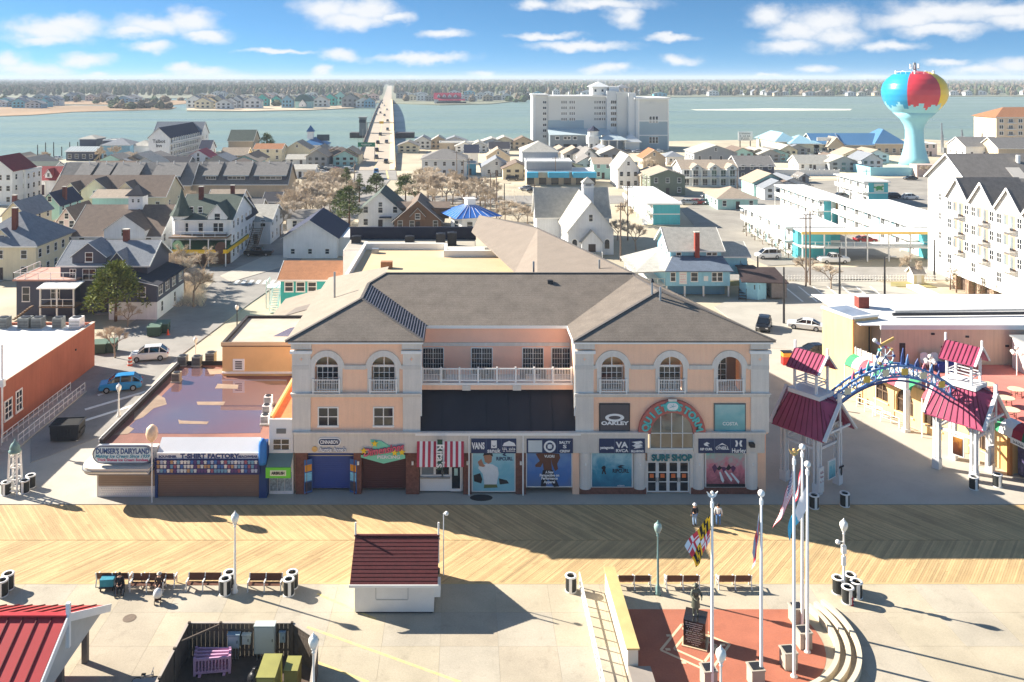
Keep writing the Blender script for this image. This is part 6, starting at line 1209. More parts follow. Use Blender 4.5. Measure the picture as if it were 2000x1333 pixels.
for (lab, xl, xr, yb, he, d, k, ri, wc, rc, fc, rows) in (
    ('large pale hip roofed house right of the bridge', 824, 912, 345, 6.2, 14, 'hip', 3.0, 'ltgrey', 'grey', 5, 2),
    ('white gabled cottage next to the large hip roofed house', 940, 1000, 345, 3.4, 12, 'gy', 3.2, 'ltgrey', 'slate', 2, 1),
    ('tan roofed cottage behind the white gabled cottage', 950, 996, 328, 4.6, 10, 'gy', 3.0, 'tan', 'tan', 2, 1),
    ('low cottage with a dark violet roof near the shore', 956, 995, 305, 3.4, 9, 'gx', 2.6, 'white', 'black', 3, 1),
    ('small white hut with a navy cross roof right of the bridge', 908, 934, 322, 5.0, 8, 'gx', 2.8, 'white', 'navy', 2, 1),
    ('teal walled store beside the hip roofed house', 906, 930, 342, 4.0, 8, 'flat', 0, 'sky', 'pale', 1, 1),
    ('tall grey house with a dark glazed top floor', 1020, 1090, 340, 8.0, 16, 'hip', 3.4, 'ltgrey', 'pale', 3, 2),
    ('small slate cottage left of the blue canopied store', 1092, 1128, 348, 3.4, 9, 'gy', 2.6, 'slate', 'black', 1, 1),
    ('twin gabled white house below the hotel', 1133, 1168, 330, 4.4, 12, 'gy', 3.4, 'white', 'grey', 2, 1),
    ('pale mint house with a tan roof below the hotel', 1160, 1196, 350, 5.4, 10, 'gx', 1.6, 'mint', 'tan', 2, 2),
    ('tall narrow white gabled house with dark shutters', 1207, 1248, 368, 6.4, 14, 'gy', 4.2, 'white', 'pale', 3, 2),
    ('brown roofed house among bare trees below the hotel', 1256, 1300, 330, 4.4, 10, 'gy', 3.0, 'tan', 'rust', 2, 1),
    ('olive green two storey house with an outside stair', 1270, 1338, 382, 6.0, 12, 'gy', 1.8, 'olive', 'tan', 3, 2),
    ('hip roofed cottage behind the olive house', 1252, 1300, 372, 4.6, 10, 'hip', 2.2, 'tan', 'tan', 2, 1),
    ('grey gabled house with a balcony above the balcony motel', 1356, 1440, 332, 6.6, 14, 'gy', 2.8, 'grey', 'pale', 4, 2),
    ('white bungalow with a blue porch roof beside the grey gabled house', 1302, 1336, 322, 3.2, 9, 'hip', 1.8, 'white', 'slate', 2, 1),
    ('dark timber house with a grey roof', 1442, 1512, 352, 5.0, 12, 'gx', 2.8, 'slate', 'grey', 4, 2),
    ('small white gabled house behind a long white fence', 1560, 1622, 334, 3.0, 10, 'gx', 2.6, 'white', 'pale', 4, 1),
    ('small grey shed by the fence', 1560, 1580, 358, 2.2, 5, 'gy', 1.2, 'grey', 'grey', 0, 1),
    ('small hip roofed teal office in the motel yard', 1402, 1480, 410, 3.0, 12, 'hip', 2.4, 'mint', 'tan', 3, 1),
    ('violet grey house right of the water tower', 1805, 1830, 306, 5.4, 10, 'flat', 0, 'pink', 'grey', 2, 2),
    ('grey roofed house behind the white condominium', 1886, 1960, 308, 5.0, 14, 'gx', 3.6, 'white', 'grey', 3, 1),
    ('second grey roofed house behind the white condominium', 1950, 2060, 312, 5.0, 14, 'gx', 4.0, 'tan', 'grey', 3, 1),
    ('flat pale shop on the shore right of the bridge', 858, 930, 296, 4.0, 10, 'flat', 0, 'tan', 'pale', 2, 1)):
    house(lab, xl, xr, yb, he, d, k, ri, wc, rc, fc, 3, rows)
o = thing('blue_canopy_store', 'low store with bright blue canopy boxes along its front', 'building', (*G(1096, 362), 0)); MB().box(-11, 11, 0, 12, 0, 4.2).build('wall', WC['tan'], o); MB().box(-11, 4, 4, 14, 4.2, 7.2).build('upper_floor', WC['grey'], o); roof_parts(o, 15, 10, 7.2, 'flat', 0, wr, .3, None, True, 4, -3.5); roof_parts(o, 22, 12, 4.2, 'flat', 0, wr, .3)
for x0, x1 in ((-11.3, -7.6), (-4.4, 2.4), (3.6, 11.2)): MB().front([(x0, 2.6), (x1, 2.6), (x1, 4.3), (x0, 4.3)], -2.0, .0).build('canopy', mat('canopy_cyan', C(70,170,206), .6, .06), o)
for x in (-10, -6, -2, 2, 6, 10): MB().box(x-1.2, x+1.2, -.04, 0, .2, 2.4).build('shop_window', glass, o)
# two storey motel with balconies
o = house('white two storey motel with balconies and small front gables', 1332, 1440, 364, 5.6, 12, 'gx', 2.4, 'ltgrey', 'tan', 0, 2, 2, name='motel', cat='motel', door=False, gables=((-4.5, 3.4, 5.3, 2.0, -1.6, 5), (1.2, 3.4, 5.3, 2.0, -1.6, 5), (6.8, 3.4, 5.3, 2.0, -1.6, 5)))
for z in (.1, 2.9):
    MB().box(-8.8, 8.8, -1.6, 0, z-.1, z).build('balcony', trimw, o); railing(o, -8.8, 8.8, -1.55, z)
    for k in range(6): win(o, -7.4+k*2.95, 0, z+.3, 1.5, 1.9, nx=2, nz=1)
for k in range(7): MB().box(-8.8+k*2.93-.1, -8.8+k*2.93+.1, -1.6, -1.4, 0, 5.4).build('balcony_post', trimw, o)
MB().beam((9.2, -3.4, .2), (9.2, 1.2, 3.0), 1.2, .25).build('stair', trimw, o)
# ------------------------------------------------------------------ church
ch = thing('church', 'white gabled church with steep roofs, bell turret and arched windows', 'church', (*G(1154, 498), 0)); cw = white
cwm = sid('church', C(224,226,228)); cr_ = SH['pale']
MB().box(-4.5, 4.5, 0, 20, 0, 5.0).build('wall', cwm, ch); roof_parts(ch, 9, 20, 5.0, 'gy', 5.6, cr_, .5, cwm)
MB().box(-9.5, 6.0, 14, 22, 0, 5.6).build('wall', cwm, ch); roof_parts(ch, 15.5, 8, 5.6, 'gx', 5.4, cr_, .4, cwm, True, 14, -1.75)
MB().front([(-2, 0), (2, 0), (2, 2.8), (0, 5.0), (-2, 2.8)], -1.6, 0).build('porch', cwm, ch)
for s in (-1, 1): MB().slab([(s*2.3,-1.8,2.6),(s*2.3,0,2.6),(0,0,5.1),(0,-1.8,5.1)], .12).build('porch_roof', cr_, ch)
win(ch, 0, 0, 6.6, .7, 1.3); MB().box(-.7, .7, -1.66, -1.6, .1, 2.4).build('door', mat('door_dark', C(70,60,58)), ch)
for x in (-3.2, 3.2):
    b = MB(); n = 8; b.front([(x-.45, 1.2), (x+.45, 1.2)]+[(x+.45*cos(pi*i/n), 2.6+.45*sin(pi*i/n)) for i in range(n+1)], -.06, .0); b.build('arched_window', glass, ch)
    b = MB(); ring(b, x, 2.6, .45, .62, -.1, .0, 8); b.build('window_arch', trimw, ch)
for k in range(4): win(ch, -4.5, 2+k*3, 1.4, .8, 1.8, 'l')
tq = MB().box(-.2, 2.0, 9.5, 11.7, 8, 13.0).build('bell_turret', cwm, ch); obj('turret_band', MB().box(-.3, 2.1, 9.4, 11.8, 12.0, 12.3).mesh('turret_band', trimw), tq); obj('turret_louvre', MB().box(.3, 1.5, 9.38, 9.42, 12.4, 12.9).mesh('turret_louvre', grey), tq)
roof_parts(ch, 2.2, 2.2, 13.0, 'hip', 1.2, cr_, .2, None, False, 9.5, .9)
for k in range(5): MB().box(-1.6, 1.6, -1.7-.4*(k+1), -1.7-.4*k, 0, .9-.18*k).build('step', conc, ch)
railing(ch, -1.7, -3.8, 1.7, .2, axis='y', n=3); railing(ch, -1.7, -3.8, -1.7, .2, axis='y', n=3)
# ------------------------------------------------------------------ light blue raised house
bh = thing('blue_raised_house', 'light blue raised house with grey roofs, red brick chimney and dark stairs', 'house', (37.0, 135, 0)); lb = sid('lightblue', C(150,206,226)); gr = SH['pale']
MB().box(-5, 5.2, 0, 9, 1.7, 4.3).build('wall', lb, bh); MB().box(-4.6, 4.8, 1.5, 9, 0, 1.7).build('undercroft', sid('blue_shade', C(110,160,190)), bh)
for x in (-4.9, -2, 1, 5): MB().box(x-.12, x+.12, .05, .3, 0, 1.7).build('post', trimw, bh)
MB().slab([(-5.3,-.5,4.2),(5.6,-.5,4.2),(5.2,4.0,5.7),(-3.0,4.0,5.7)], .16).build('porch_roof', SH['blue'], bh)
MB().slab([(-10.2,-.2,3.9),(-5.3,-.5,4.2),(-3.0,4.0,5.7),(-3.0,12,5.7),(-10.2,12,3.9)], .16).build('porch_roof', gr, bh)
MB().box(-9.6, -5, .6, 11, 1.5, 1.7).build('porch_floor', trimw, bh); railing(bh, .6, 11, -9.5, 1.7, axis='y', n=6); railing(bh, -9.5, -5.1, .65, 1.7, n=4)
for k in range(5): MB().box(-9.6, -9.4, .6+k*2.5, .8+k*2.5, 0, 4.0).build('porch_post', trimw, bh)
MB().box(-3.4, 5.0, 4.0, 13, 4.3, 6.9).build('upper_wall', lb, bh); roof_parts(bh, 8.4, 9, 6.9, 'gx', 2.7, gr, .5, lb, True, 4.0, .8)
for x in (-2, 3.0, 3.9): win(bh, x, 4.0, 5.75, .7, .95)
for y in (6.5, 10): win(bh, -3.4, y, 5.4, .6, 1.1, 'l')
for x, w_ in ((-3.9, .7), (-.5, 1.0), (2.7, .7), (3.6, .7)): win(bh, x, 0, 2.5, w_, 1.3)
MB().box(-2.9, -1.7, -.05, 0, 2.0, 4.0).build('sign_panel', trimw, bh); [scrawl(bh, -2.3, -.055, zz, .9, .2, mat('print_rose_pale', C(226,170,176), .6, 0)) for zz in (3.6, 3.2, 2.8, 2.4)]
MB().box(1.0, 1.7, -.05, 0, 2.5, 3.3).build('wall_sign', trimw, bh)
chimney(bh, .9, 3.7, 4.8, 9.6, .75, mat('chimney_red', C(150,66,52), .9, .15, 4))
MB().box(5.2, 9.6, 5, 12, 2.4, 5.6).build('rear_wing', lb, bh); roof_parts(bh, 4.6, 7, 5.6, 'gx', 1.6, gr, .4, lb, True, 5, 7.4)
dw = mat('dark_timber', C(74,60,58), .8, .15, 3)
for (p, q) in (((6.4,-2.4,.1),(8.6,3.6,3.9)), ((10.2,2.2,1.2),(8.2,8,5.0)), ((10.2,2.2,1.2),(11.6,-1,.2))):
    p, q = Vector(p), Vector(q); n = Vector((-(q-p).y, (q-p).x, 0)).normalized()*.55
    for s in (-1, 1): MB().beam(p+n*s, q+n*s, .08, .3).build('stair_stringer', dw, bh); MB().beam(p+n*s+Vector((0,0,1)), q+n*s+Vector((0,0,1)), .07, .08).build('stair_rail', dw, bh)
    for k in range(12): c = p+(q-p)*((k+.5)/12); MB().beam(c-n, c+n, .35, .06).build('stair_tread', dw, bh)
MB().box(7.6, 10.6, 3.4, 5.0, 3.8, 3.95).build('stair_landing', dw, bh)
shd = MB().lathe([(2.2,.1),(2.2,2.9)], (8.8,-.2,0), 8).build('octagonal_shed', lb, bh); obj('shed_window', MB().box(8.3, 9.2, -2.26, -2.2, 1.7, 2.4).mesh('shed_window', glass), shd); MB().slab([(6.2,-2.6,3.0),(13.8,-2.2,2.7),(13.2,2.4,4.2),(7.0,2.2,4.2)], .12).build('shed_roof', dw, bh)
MB().box(11.2, 13.6, -1.8, .4, .3, 2.7).build('timber_bin_store', mat('bin_store_grey', C(140,132,128), .8, .15, 3), bh)
# ------------------------------------------------------------------ teal and white motels
motelw = mat('motel_white', C(232,232,228), .7, .04); tealw = sid('motel_teal', C(86,190,200)); mroof = mat('motel_roof_white', C(234,234,230), .7, .05)
def motel(label, x0, x1, y0, y1, h, n, panel=None, stair=True):
    o = thing('motel', label, 'motel', (x0, y0, 0), 0); w, d = x1-x0, y1-y0
    MB().box(0, w, 0, d, 0, h-.25).build('wall', motelw, o); MB().box(.0, w, -.06, .0, .1, h-.3).build('end_wall', tealw, o); MB().box(-1.6, w+.5, -.6, d+.5, h-.25, h).build('roof', mroof, o); MB().box(-1.6, w+.5, -.66, -.6, h-.3, h+.06).build('fascia', trimw, o)
    MB().box(-.02, w+.02, -.1, -.06, h/2-.12, h/2+.12).build('floor_band', trimw, o)
    MB().box(-1.5, 0, 0, d, h/2-.12, h/2).build('gallery', trimw, o); MB().box(-1.5, -1.42, 0, d, h/2+.25, h/2+1.0).build('gallery_rail', motelw, o)
    for k in range(int(d/4)+1): MB().box(-1.5, -1.36, k*4, k*4+.14, 0, h-.25).build('gallery_post', trimw, o)
    for r in (0, 1):
        for k in range(n):
            y = d*(k+.35)/n; win(o, 0, y, r*h/2+.9, 1.3, 1.1, 'l', nx=2, nz=1); dd = MB().box(-.05, 0, y+1.3, y+2.2, r*h/2+.05, r*h/2+2.05).build('door', mat('motel_door', C(150,190,196), .6, .05), o)
    if stair:
        MB().beam((-2.0, -1.0, .2), (-2.0, 4, h/2), 1.0, .25).build('stair', trimw, o); MB().beam((-2.5, -1.0, 1.2), (-2.5, 4, h/2+1), .07, .1).build('stair_rail', trimw, o)
    if panel:
        q = MB().box(w*.28, w*.78, -.16, -.1, h*.55, h*.9).build('mural_panel', mat('mural_pale', C(214,226,214), .6, .05), o)
        if panel == 'turtle':
            gm = mat('mural_green', C(70,160,90), .6, .1); cx, cz = w*.53, h*.72; b = MB().front([(cx+.95*cos(a), cz+.55*sin(a)) for a in [2*pi*i/14 for i in range(14)]], -.19, -.16); obj('turtle_shape', b.mesh('turtle_shape', gm), q)
            for dx, dz in ((-1.2, .15), (.8, -.5), (-.6, -.6), (1.0, .45)): obj('turtle_flipper', MB().front([(cx+dx+.35*cos(a), cz+dz+.2*sin(a)) for a in [2*pi*i/8 for i in range(8)]], -.2, -.16).mesh('turtle_flipper', gm), q)
        else: obj('mural_shape', MB().front([(w*.5-.3, h*.6), (w*.5+.3, h*.6), (w*.5+.2, h*.85), (w*.5-.2, h*.85)], -.19, -.16).mesh('mural_shape', goldm), q)
    return o
motel('white motel wing with a teal end wall beside the church', 44.4, 50.8, 200.5, 231, 5.2, 6)
motel('white motel wing along the shrub row, nearest the raised house', 64.2, 73.5, 166, 193, 5.8, 5, stair=False)
motel('white motel wing with a small gold mural on its teal end', 86.0, 92.2, 203, 231, 5.7, 6, 'small')
motel('white motel wing with a green turtle mural on its teal end', 111, 116.4, 233, 251, 6.4, 4, 'turtle')
motel('white motel wing at the right end of the yellow roofed walkway', 88.9, 101, 166, 202, 5.8, 6, stair=False)
mb = thing('motel_bridge', 'yellow edged two storey motel walkway with open car port below', 'motel', (64, 160.5, 0)); yel = mat('walkway_yellow', C(244,206,120), .7, .06)
MB().box(0, 25, 0, 5.4, 5.4, 5.6).build('roof', mroof, mb); MB().box(-.3, 25.3, -.3, .0, 5.25, 5.75).build('fascia', yel, mb); MB().box(0, 25, .2, 5.4, 2.5, 2.7).build('walkway_floor', trimw, mb); railing(mb, 0, 25, .3, 2.7, n=10)
for k in range(7): MB().box(k*4.1, k*4.1+.22, .2, .42, 0, 5.3).build('post', trimw, mb)
MB().box(0, 7.6, 2.4, 5.3, 0, 2.5).build('end_room', tealw, mb); MB().box(.2, 6.6, 3, 5.3, 2.7, 5.3).build('end_room', tealw, mb)
of = MB().box(24.9, 31, .6, 5.4, 0, 5.3).build('office', tealw, mb); win(mb, 26.4, .6, 3.5, .9, .9, nx=1, fr=.14); win(mb, 28.2, .6, 3.5, .9, .9, nx=1, fr=.14); win(mb, 30, .6, 3.5, .9, .9, nx=1, fr=.14); MB().box(25.6, 26.8, .54, .6, .1, 2.2).build('glass_door', glass, mb); MB().box(28, 30.5, .54, .6, .3, 2.2).build('shop_window', glass, mb); MB().box(24.7, 31.2, .3, 5.4, 5.3, 5.5).build('roof', mroof, mb)
# ------------------------------------------------------------------ white condominium at the right edge
cd = thing('condominium', 'tall white condominium with a row of steep gables and balconies at the right edge', 'building', (80.5, 141.5, 0)); cdm = mat('condo_white', C(236,232,224), .75, .03); cro = shingle('condo', C(128,122,116)); inset = mat('condo_recess', C(176,150,128), .8, .08)
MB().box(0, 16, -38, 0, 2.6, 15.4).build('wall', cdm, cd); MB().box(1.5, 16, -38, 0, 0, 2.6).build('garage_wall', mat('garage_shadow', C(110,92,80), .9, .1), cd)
MB().box(4.0, 46, .02, 13, 0, 17.3).build('wall', cdm, cd); roof_parts(cd, 42, 13, 17.3, 'gx', 4.4, cro, .5, cdm, True, 0.02, 25)
for k in range(6):
    yc = -3.2-k*6.5; b = MB(); b.add([(0,yc-3,15.38),(0,yc+3,15.38),(0,yc,18.6),(9,yc-3,15.38),(9,yc+3,15.38),(9,yc,18.6)], [(0,2,1),(3,4,5),(0,1,4,3),(1,2,5,4),(2,0,3,5)]); b.build('gable', cdm, cd)
    for s in (-1, 1): MB().slab([(-.35,yc+s*3.3,15.1),(10,yc+s*3.3,15.1),(10,yc,18.7),(-.35,yc,18.7)], .16).build('roof_slope', cro, cd); MB().beam((-.4, yc+s*3.3, 14.98), (-.4, yc, 18.55), .08, .3).build('barge_board', trimw, cd)
    for r in range(4):
        z = 3.6+r*2.95
        win(cd, 0, yc+2.2, z+.6, 1.0, 1.4, 'l', nx=2); win(cd, 0, yc-2.5, z+.6, 1.0, 1.4, 'l', nx=2) if r else None
        if r:
            for dy in (.65, -.95):
                q = MB().box(-.04, .02, yc+dy-.62, yc+dy+.62, z, z+2.2).build('balcony_recess', inset, cd); obj('balcony_door', MB().box(-.07, -.041, yc+dy-.1, yc+dy+.5, z, z+2.0).mesh('balcony_door', glass2), q)
            MB().box(-1.1, 0, yc-1.8, yc+1.5, z-.12, z).build('balcony', cdm, cd); MB().box(-1.1, -1.04, yc-1.8, yc+1.5, z, z+.9).build('balcony_rail', trimw, cd)
    for dy in (2, -1.5): MB().box(.6, 1.5, yc+dy-.5, yc+dy+.5, 0, 2.6).build('garage_pier', inset, cd)
for y in (5, 9):
    for r in range(4): win(cd, 4.0, y, 3+r*3.4, .6, 1.1, 'l')
for k in range(4): MB().slab([(12+k*7, 1.0, 17.9), (14.4+k*7, 1.0, 17.9), (14.4+k*7, 3.4, 19.5), (12+k*7, 3.4, 19.5)], .1).build('skylight', mat('skylight_pale', C(220,210,196), .3, .1), cd).location.z = .1
for x in (15, 27): MB().cyl((x, 4.6, 20), (x, 4.6, 21.6), .35, n=10).build('roof_vent', trimw, cd)
struct(MB().prism([(73.5, 141), (75.5, 141), (75.5, 104), (73.5, 104)], 0, .5).build('condo_planter', mat('planter_white', C(226,222,214), .8, .05)))
# small dormer white house cabin, low white wall by the street
o = thing('garden_shed', 'small cream shed with a grey roof by the street corner', 'shed', (*G(1795, 556), 0)); MB().box(-.9,.9,0,2,0,2.0).build('wall', WC['cream'], o); roof_parts(o, 1.8, 2, 2.0, 'gx', .8, SH['grey'], .25, WC['cream']); MB().box(-.4,.4,-.04,0,.1,1.7).build('door', trimw, o)
wf = thing('white_fence', 'long low white picket fence along the verge of the cross street', 'fence', (*G(1490, 549), 0))
for k in range(60): MB().box(k*.5-.05, k*.5+.05, 0, .06, 0, 1.0).build('picket', trimw, wf)
for z in (.3, .8): MB().box(0, 30, .06, .12, z, z+.08).build('rail', trimw, wf)
# ------------------------------------------------------------------ water tower with beach ball tank
wt = thing('water_tower', 'giant beach ball water tower in blue, red and yellow on a pale blue stem', 'water tower', (*G(1786, 322), 0)); sc = 57750/(322-PY)/FPX
ballb = mat('tank_blue', C(40,150,196), .3, .04, .1); ballr = mat('tank_red', C(206,56,70), .3, .04, .1); bally = mat('tank_yellow', C(244,206,40), .3, .04, .1); tankw = mat('tank_white', C(236,238,236), .35, .03, .1); stemm = mat('stem_blue', C(150,212,226), .45, .05, .1)
n = 72; key = [(7.9,21),(9.2,22.3),(10.5,23.9),(11.5,25.9),(12.1,28.2),(12.1,30.2),(11.5,32.4),(10.2,34.4),(8.0,36.2),(5,37.3),(.05,37.9)]; prof = [(key[k][0]*(1-j/4)+key[k+1][0]*j/4, key[k][1]*(1-j/4)+key[k+1][1]*j/4) for k in range(10) for j in range(4)]+[key[-1]]
b = MB(); b.lathe([(max(r, .05), z) for r, z in prof], n=n, cap=False); secs = []
for fi, f in enumerate(b.f):
    k, i = fi//n, fi % n; zc = (prof[k][1]+prof[k+1][1])/2; a = 2*pi*(i+.5)/n            # azimuth, -pi/2 faces the camera
    d = math.degrees((a+pi/2+pi) % (2*pi)-pi)
    splash = 23.9+.8*sin(a*9)+.9*sin(a*17+1)
    b.m[fi] = 4 if zc < splash else (0 if -150 < d < -40 else 1 if -40 <= d < 20 else 2 if 20 <= d < 85 else 3)
tk = b.build('tank', [ballb, ballr, bally, tankw, stemm], wt, smooth=True)
MB().lathe([(5.8,.0),(4.9,3),(3.9,7),(3.4,11),(3.4,14),(3.9,16),(5.4,18.5),(7.95,21.05),(7.5,21.3)], n=32).build('stem', stemm, wt, smooth=True)
b = MB()
for k in range(20): a, c = 2*pi*k/20, 2*pi*(k+1)/20; b.beam((7*cos(a),7*sin(a),37.4), (7*cos(c),7*sin(c),37.4), .15, .15); b.beam((7*cos(a),7*sin(a),35.4), (7*cos(a),7*sin(a),37.4), .12, .12)
b.build('top_railing', trimw, wt); MB().cyl((0,0,37), (0,0,41), .9, .6, 8).build('antenna_mast', grey, wt)
for k in range(6): a = k*pi/3; MB().box(-.3,.3,-.2,.2,0,1.6).build('antenna_panel', trimw, wt, loc=(1.6*cos(a), 1.6*sin(a), 38.5+.4*(k % 2)), rotz=a)
for k in range(5): MB().box(-.3,.3,-.3,.3,0,2.0).build('antenna_panel', trimw, wt, loc=(7*cos(k*1.25+3), 7*sin(k*1.25+3), 35.8))
tw = thing('tower_wall', 'low pale blue wall around the foot of the water tower', 'wall', (*G(1700, 344), 0)); MB().box(0, 17, 0, .5, 0, 3.0).build('wall', stemm, tw); MB().box(0, .5, .5, 14, 0, 3.0).build('wall', stemm, tw); MB().box(15, 22, -3, 2, 0, 4.2).build('pump_house', sid('pump', C(206,182,170)), tw)
# ------------------------------------------------------------------ bayside hotel
YH = 57750/(292-PY); sh_ = YH/FPX; hx = lambda x: (x-PX)*sh_; hz = lambda y: CAMZ-(y-PY)*sh_
ho = thing('bay_hotel', 'large pale eight storey hotel of joined blocks on the bay shore', 'hotel', (0, YH, 0)); hw1 = mat('hotel_white', C(222,224,222), .7, .04, .1); hw2 = mat('hotel_grey', C(216,216,210), .7, .04, .1); hw3 = mat('hotel_blue_grey', C(160,178,186), .7, .04, .1); hw4 = mat('hotel_slate', C(132,142,150), .7, .04, .1)
def hb(x0, x1, yt, yb, y0, y1, m, name='wall'): return MB().box(hx(x0), hx(x1), y0, y1, max(0, hz(yb)), hz(yt)).build(name, m, ho)
hb(1042, 1048, 186, 292, 4, 18, hw1); hb(1048, 1072, 188, 292, 3.8, 18, hw2); hb(1072, 1186, 190, 236, 3, 18, hw2); hb(1072, 1142, 236, 262, 2.8, 18, hw3); hb(1142, 1186, 236, 262, 2.9, 18, hw2); hb(1186, 1205, 178, 292, 1, 18, hw1); hb(1205, 1226, 180, 292, 0, 18, hw2); hb(1226, 1240, 182, 292, -2, 20, hw1); hb(1240, 1245, 192, 292, -3.2, 22, hw1)
hb(1245, 1303, 194, 236, -3, 22, hw2); hb(1245, 1303, 236, 266, -3.02, 22, hw3); hb(1245, 1303, 266, 292, -3.05, 22, hw3)
for y in (236, 264): MB().box(hx(1245), hx(1303), -3.25, -3.06, hz(y)-.3, hz(y)+.3).build('band', trimw, ho)
for x in (1245, 1302): MB().box(hx(x)-.3, hx(x)+.3, -3.3, -3.08, 0, hz(194)).build('corner_board', trimw, ho)
MB().box(hx(1240)-1, hx(1303)+1, -4, 22.5, hz(194), hz(194)+.8).build('cornice', trimw, ho); MB().box(hx(1042)-.5, hx(1072), 3, 18.5, hz(187.4), hz(187.4)+.7).build('cornice', trimw, ho); MB().box(hx(1072), hx(1186), 2.2, 18.5, hz(190), hz(190)+.7).build('cornice', trimw, ho)
for y in (266, 226):
    for k in range(3): win(ho, hx(1268+k*6), -3.06, hz(y+13), 1.1, 2.9, nx=1, nz=2, fr=.2)
for r in range(7):
    z = hz(203+r*11.2); win(ho, hx(1065), 3.8, z, 1.6, 1.2, nx=2, nz=1, fr=.15); 
    if r < 4:
        for xx in (1099, 1103, 1107, 1115, 1119, 1123, 1164, 1168, 1172, 1175, 1179, 1183): win(ho, hx(xx), 3 if r < 3 or xx > 1130 else 2.8, z, .55, 1.3, nx=1, nz=1, fr=.12)
    if r < 5: win(ho, hx(1199), 1, z, 2.6, 1.5, nx=3, nz=1, fr=.15)
lowb = MB().box(hx(1072), hx(1145), -6, 2.8, 0, hz(262)).build('lower_block', hw4, ho); MB().slab([(hx(1070), -6.6, hz(262)), (hx(1190), -6.6, hz(262)), (hx(1190), 2.8, hz(252)), (hx(1070), 2.8, hz(252))], .3).build('lower_roof', mat('hotel_roof_pale', C(186,200,204), .5, .04), ho)
for x in (1086, 1102, 1108, 1120): win(ho, hx(x), -6, hz(271), 1.6, 1.3, fr=.2, nx=1, nz=1); MB().box(hx(x)-1, hx(x)+1, -6.06, -6, hz(290), hz(280)).build('garage_opening', dark, ho)
MB().lathe([(3.4,0),(3.4,7.2)], (hx(1153), -9, 0), 8).build('entrance_tower', hw1, ho); MB().lathe([(2.6,7.2),(2.6,9.6)], (hx(1153), -9, 0), 8).build('entrance_lantern', hw1, ho); MB().lathe([(3.3,9.6),(.1,12.0)], (hx(1153), -9, 0), 8).build('lantern_roof', SH['navy'], ho)
for k in range(8): a = pi/8+k*pi/4; q = win(ho, hx(1153)+3.16*cos(a), -9+3.16*sin(a), .4, 1.2, 3.2, nx=1, nz=1, fr=.2); q.rotation_euler = (0, 0, a+pi/2)
roof_parts(ho, hx(1215)-hx(1165), 9, 5.6, 'hip', 2.4, mat('hotel_roof_pale', C(186,200,204)), .5, None, True, -14, hx(1190))
for x in (1168, 1180, 1196, 1211): MB().box(hx(x)-.25, hx(x)+.25, -13.8, -13.3, 0, 5.5).build('porch_post', trimw, ho)
roof_parts(ho, hx(1240)-hx(1210), 8, 4.6, 'hip', 3.6, mat('hotel_roof_white', C(220,222,220), .6, .03), .6, None, True, -13, hx(1225)); MB().box(hx(1212), hx(1238), -12.6, -5, 0, 4.5).build('garage_block', hw1, ho)
MB().box(hx(1160), hx(1190), 5, 16, hz(186), hz(170)).build('penthouse', hw1, ho); roof_parts(ho, hx(1192)-hx(1158), 12, hz(170), 'hip', 2.4, mat('hotel_roof_white', C(220,222,220)), .5, None, True, 4.5, hx(1175)); MB().box(hx(1192), hx(1212), 4, 16, hz(182), hz(170)).build('penthouse', hw1, ho); roof_parts(ho, 6, 8, hz(172), 'hip', 1.6, SH['slate'], .4, None, False, 6, hx(1222))
for x in (1166, 1180): win(ho, hx(x), 5, hz(180), 1.0, 1.2, nx=1, nz=1)
text('CAMBRIA', hx(1270), -3.1, hz(200.5), 1.3, hw1, ho, .02)
# ------------------------------------------------------------------ blue roofed centre on the shore, billboard, sub station, far condo
bc = thing('blue_roof_centre', 'long low shore building with several bright blue metal hip roofs', 'building', (*G(1640, 302), 0)); s3 = 57750/150/FPX; bx_ = lambda x: (x-1640)*s3; brm = mat('roof_mid_blue', C(84,128,168), .45, .08, .1); bpl = mat('roof_pale_blue', C(156,194,208), .45, .06, .1)
for x0, x1, y0, y1, he, k, ri, rm in ((1522, 1565, 4, 30, 5.6, 'hip', 3.8, bpl), (1545, 1600, 0, 14, 5.0, 'hip', 3.4, bpl), (1590, 1640, 0, 14, 5.2, 'gx', 4.0, brm), (1612, 1642, -3, 6, 4.6, 'gy', 3.6, SH['tan']), (1640, 1722, 0, 16, 4.8, 'gx', 4.4, brm), (1708, 1766, -1, 17, 5.0, 'hip', 6.2, brm)):
    MB().box(bx_(x0), bx_(x1), y0, y1, 0, he).build('wall', WC['cream'] if x0 < 1600 else WC['tan'], bc); roof_parts(bc, bx_(x1)-bx_(x0), y1-y0, he, k, ri, rm, .8, WC['tan'], True, y0, (bx_(x0)+bx_(x1))/2); wins(bc, bx_(x1)-bx_(x0), y1-y0, 1, 4, 0, x0=(bx_(x0)+bx_(x1))/2, y0=y0, ww=1.4, wh=1.8)
MB().box(bx_(1595), bx_(1622), -.5, -.2, 6.2, 7.8).build('roof_sign', trimw, bc)
bb = thing('billboard', 'white roadside billboard with dark lettering on the bay shore', 'billboard', (*G(1456, 292), 0)); MB().box(-3.5, 3.5, 0, .3, 4.2, 8.6).build('panel', trimw, bb)
for z, hh, ww_ in ((7.8, .8, 5.6), (6.6, .8, 5.0), (5.6, .6, 4.6), (4.9, .5, 4.2)): scrawl(bb, 0, -.005, z, ww_, hh, dark)
for x in (-2.5, 2.5): MB().box(x-.2, x+.2, .3, .6, 0, 8).build('post', dark, bb)
ss = thing('substation', 'electricity sub station of grey lattice masts and cross bars', 'substation', (*G(1890, 300), 0))
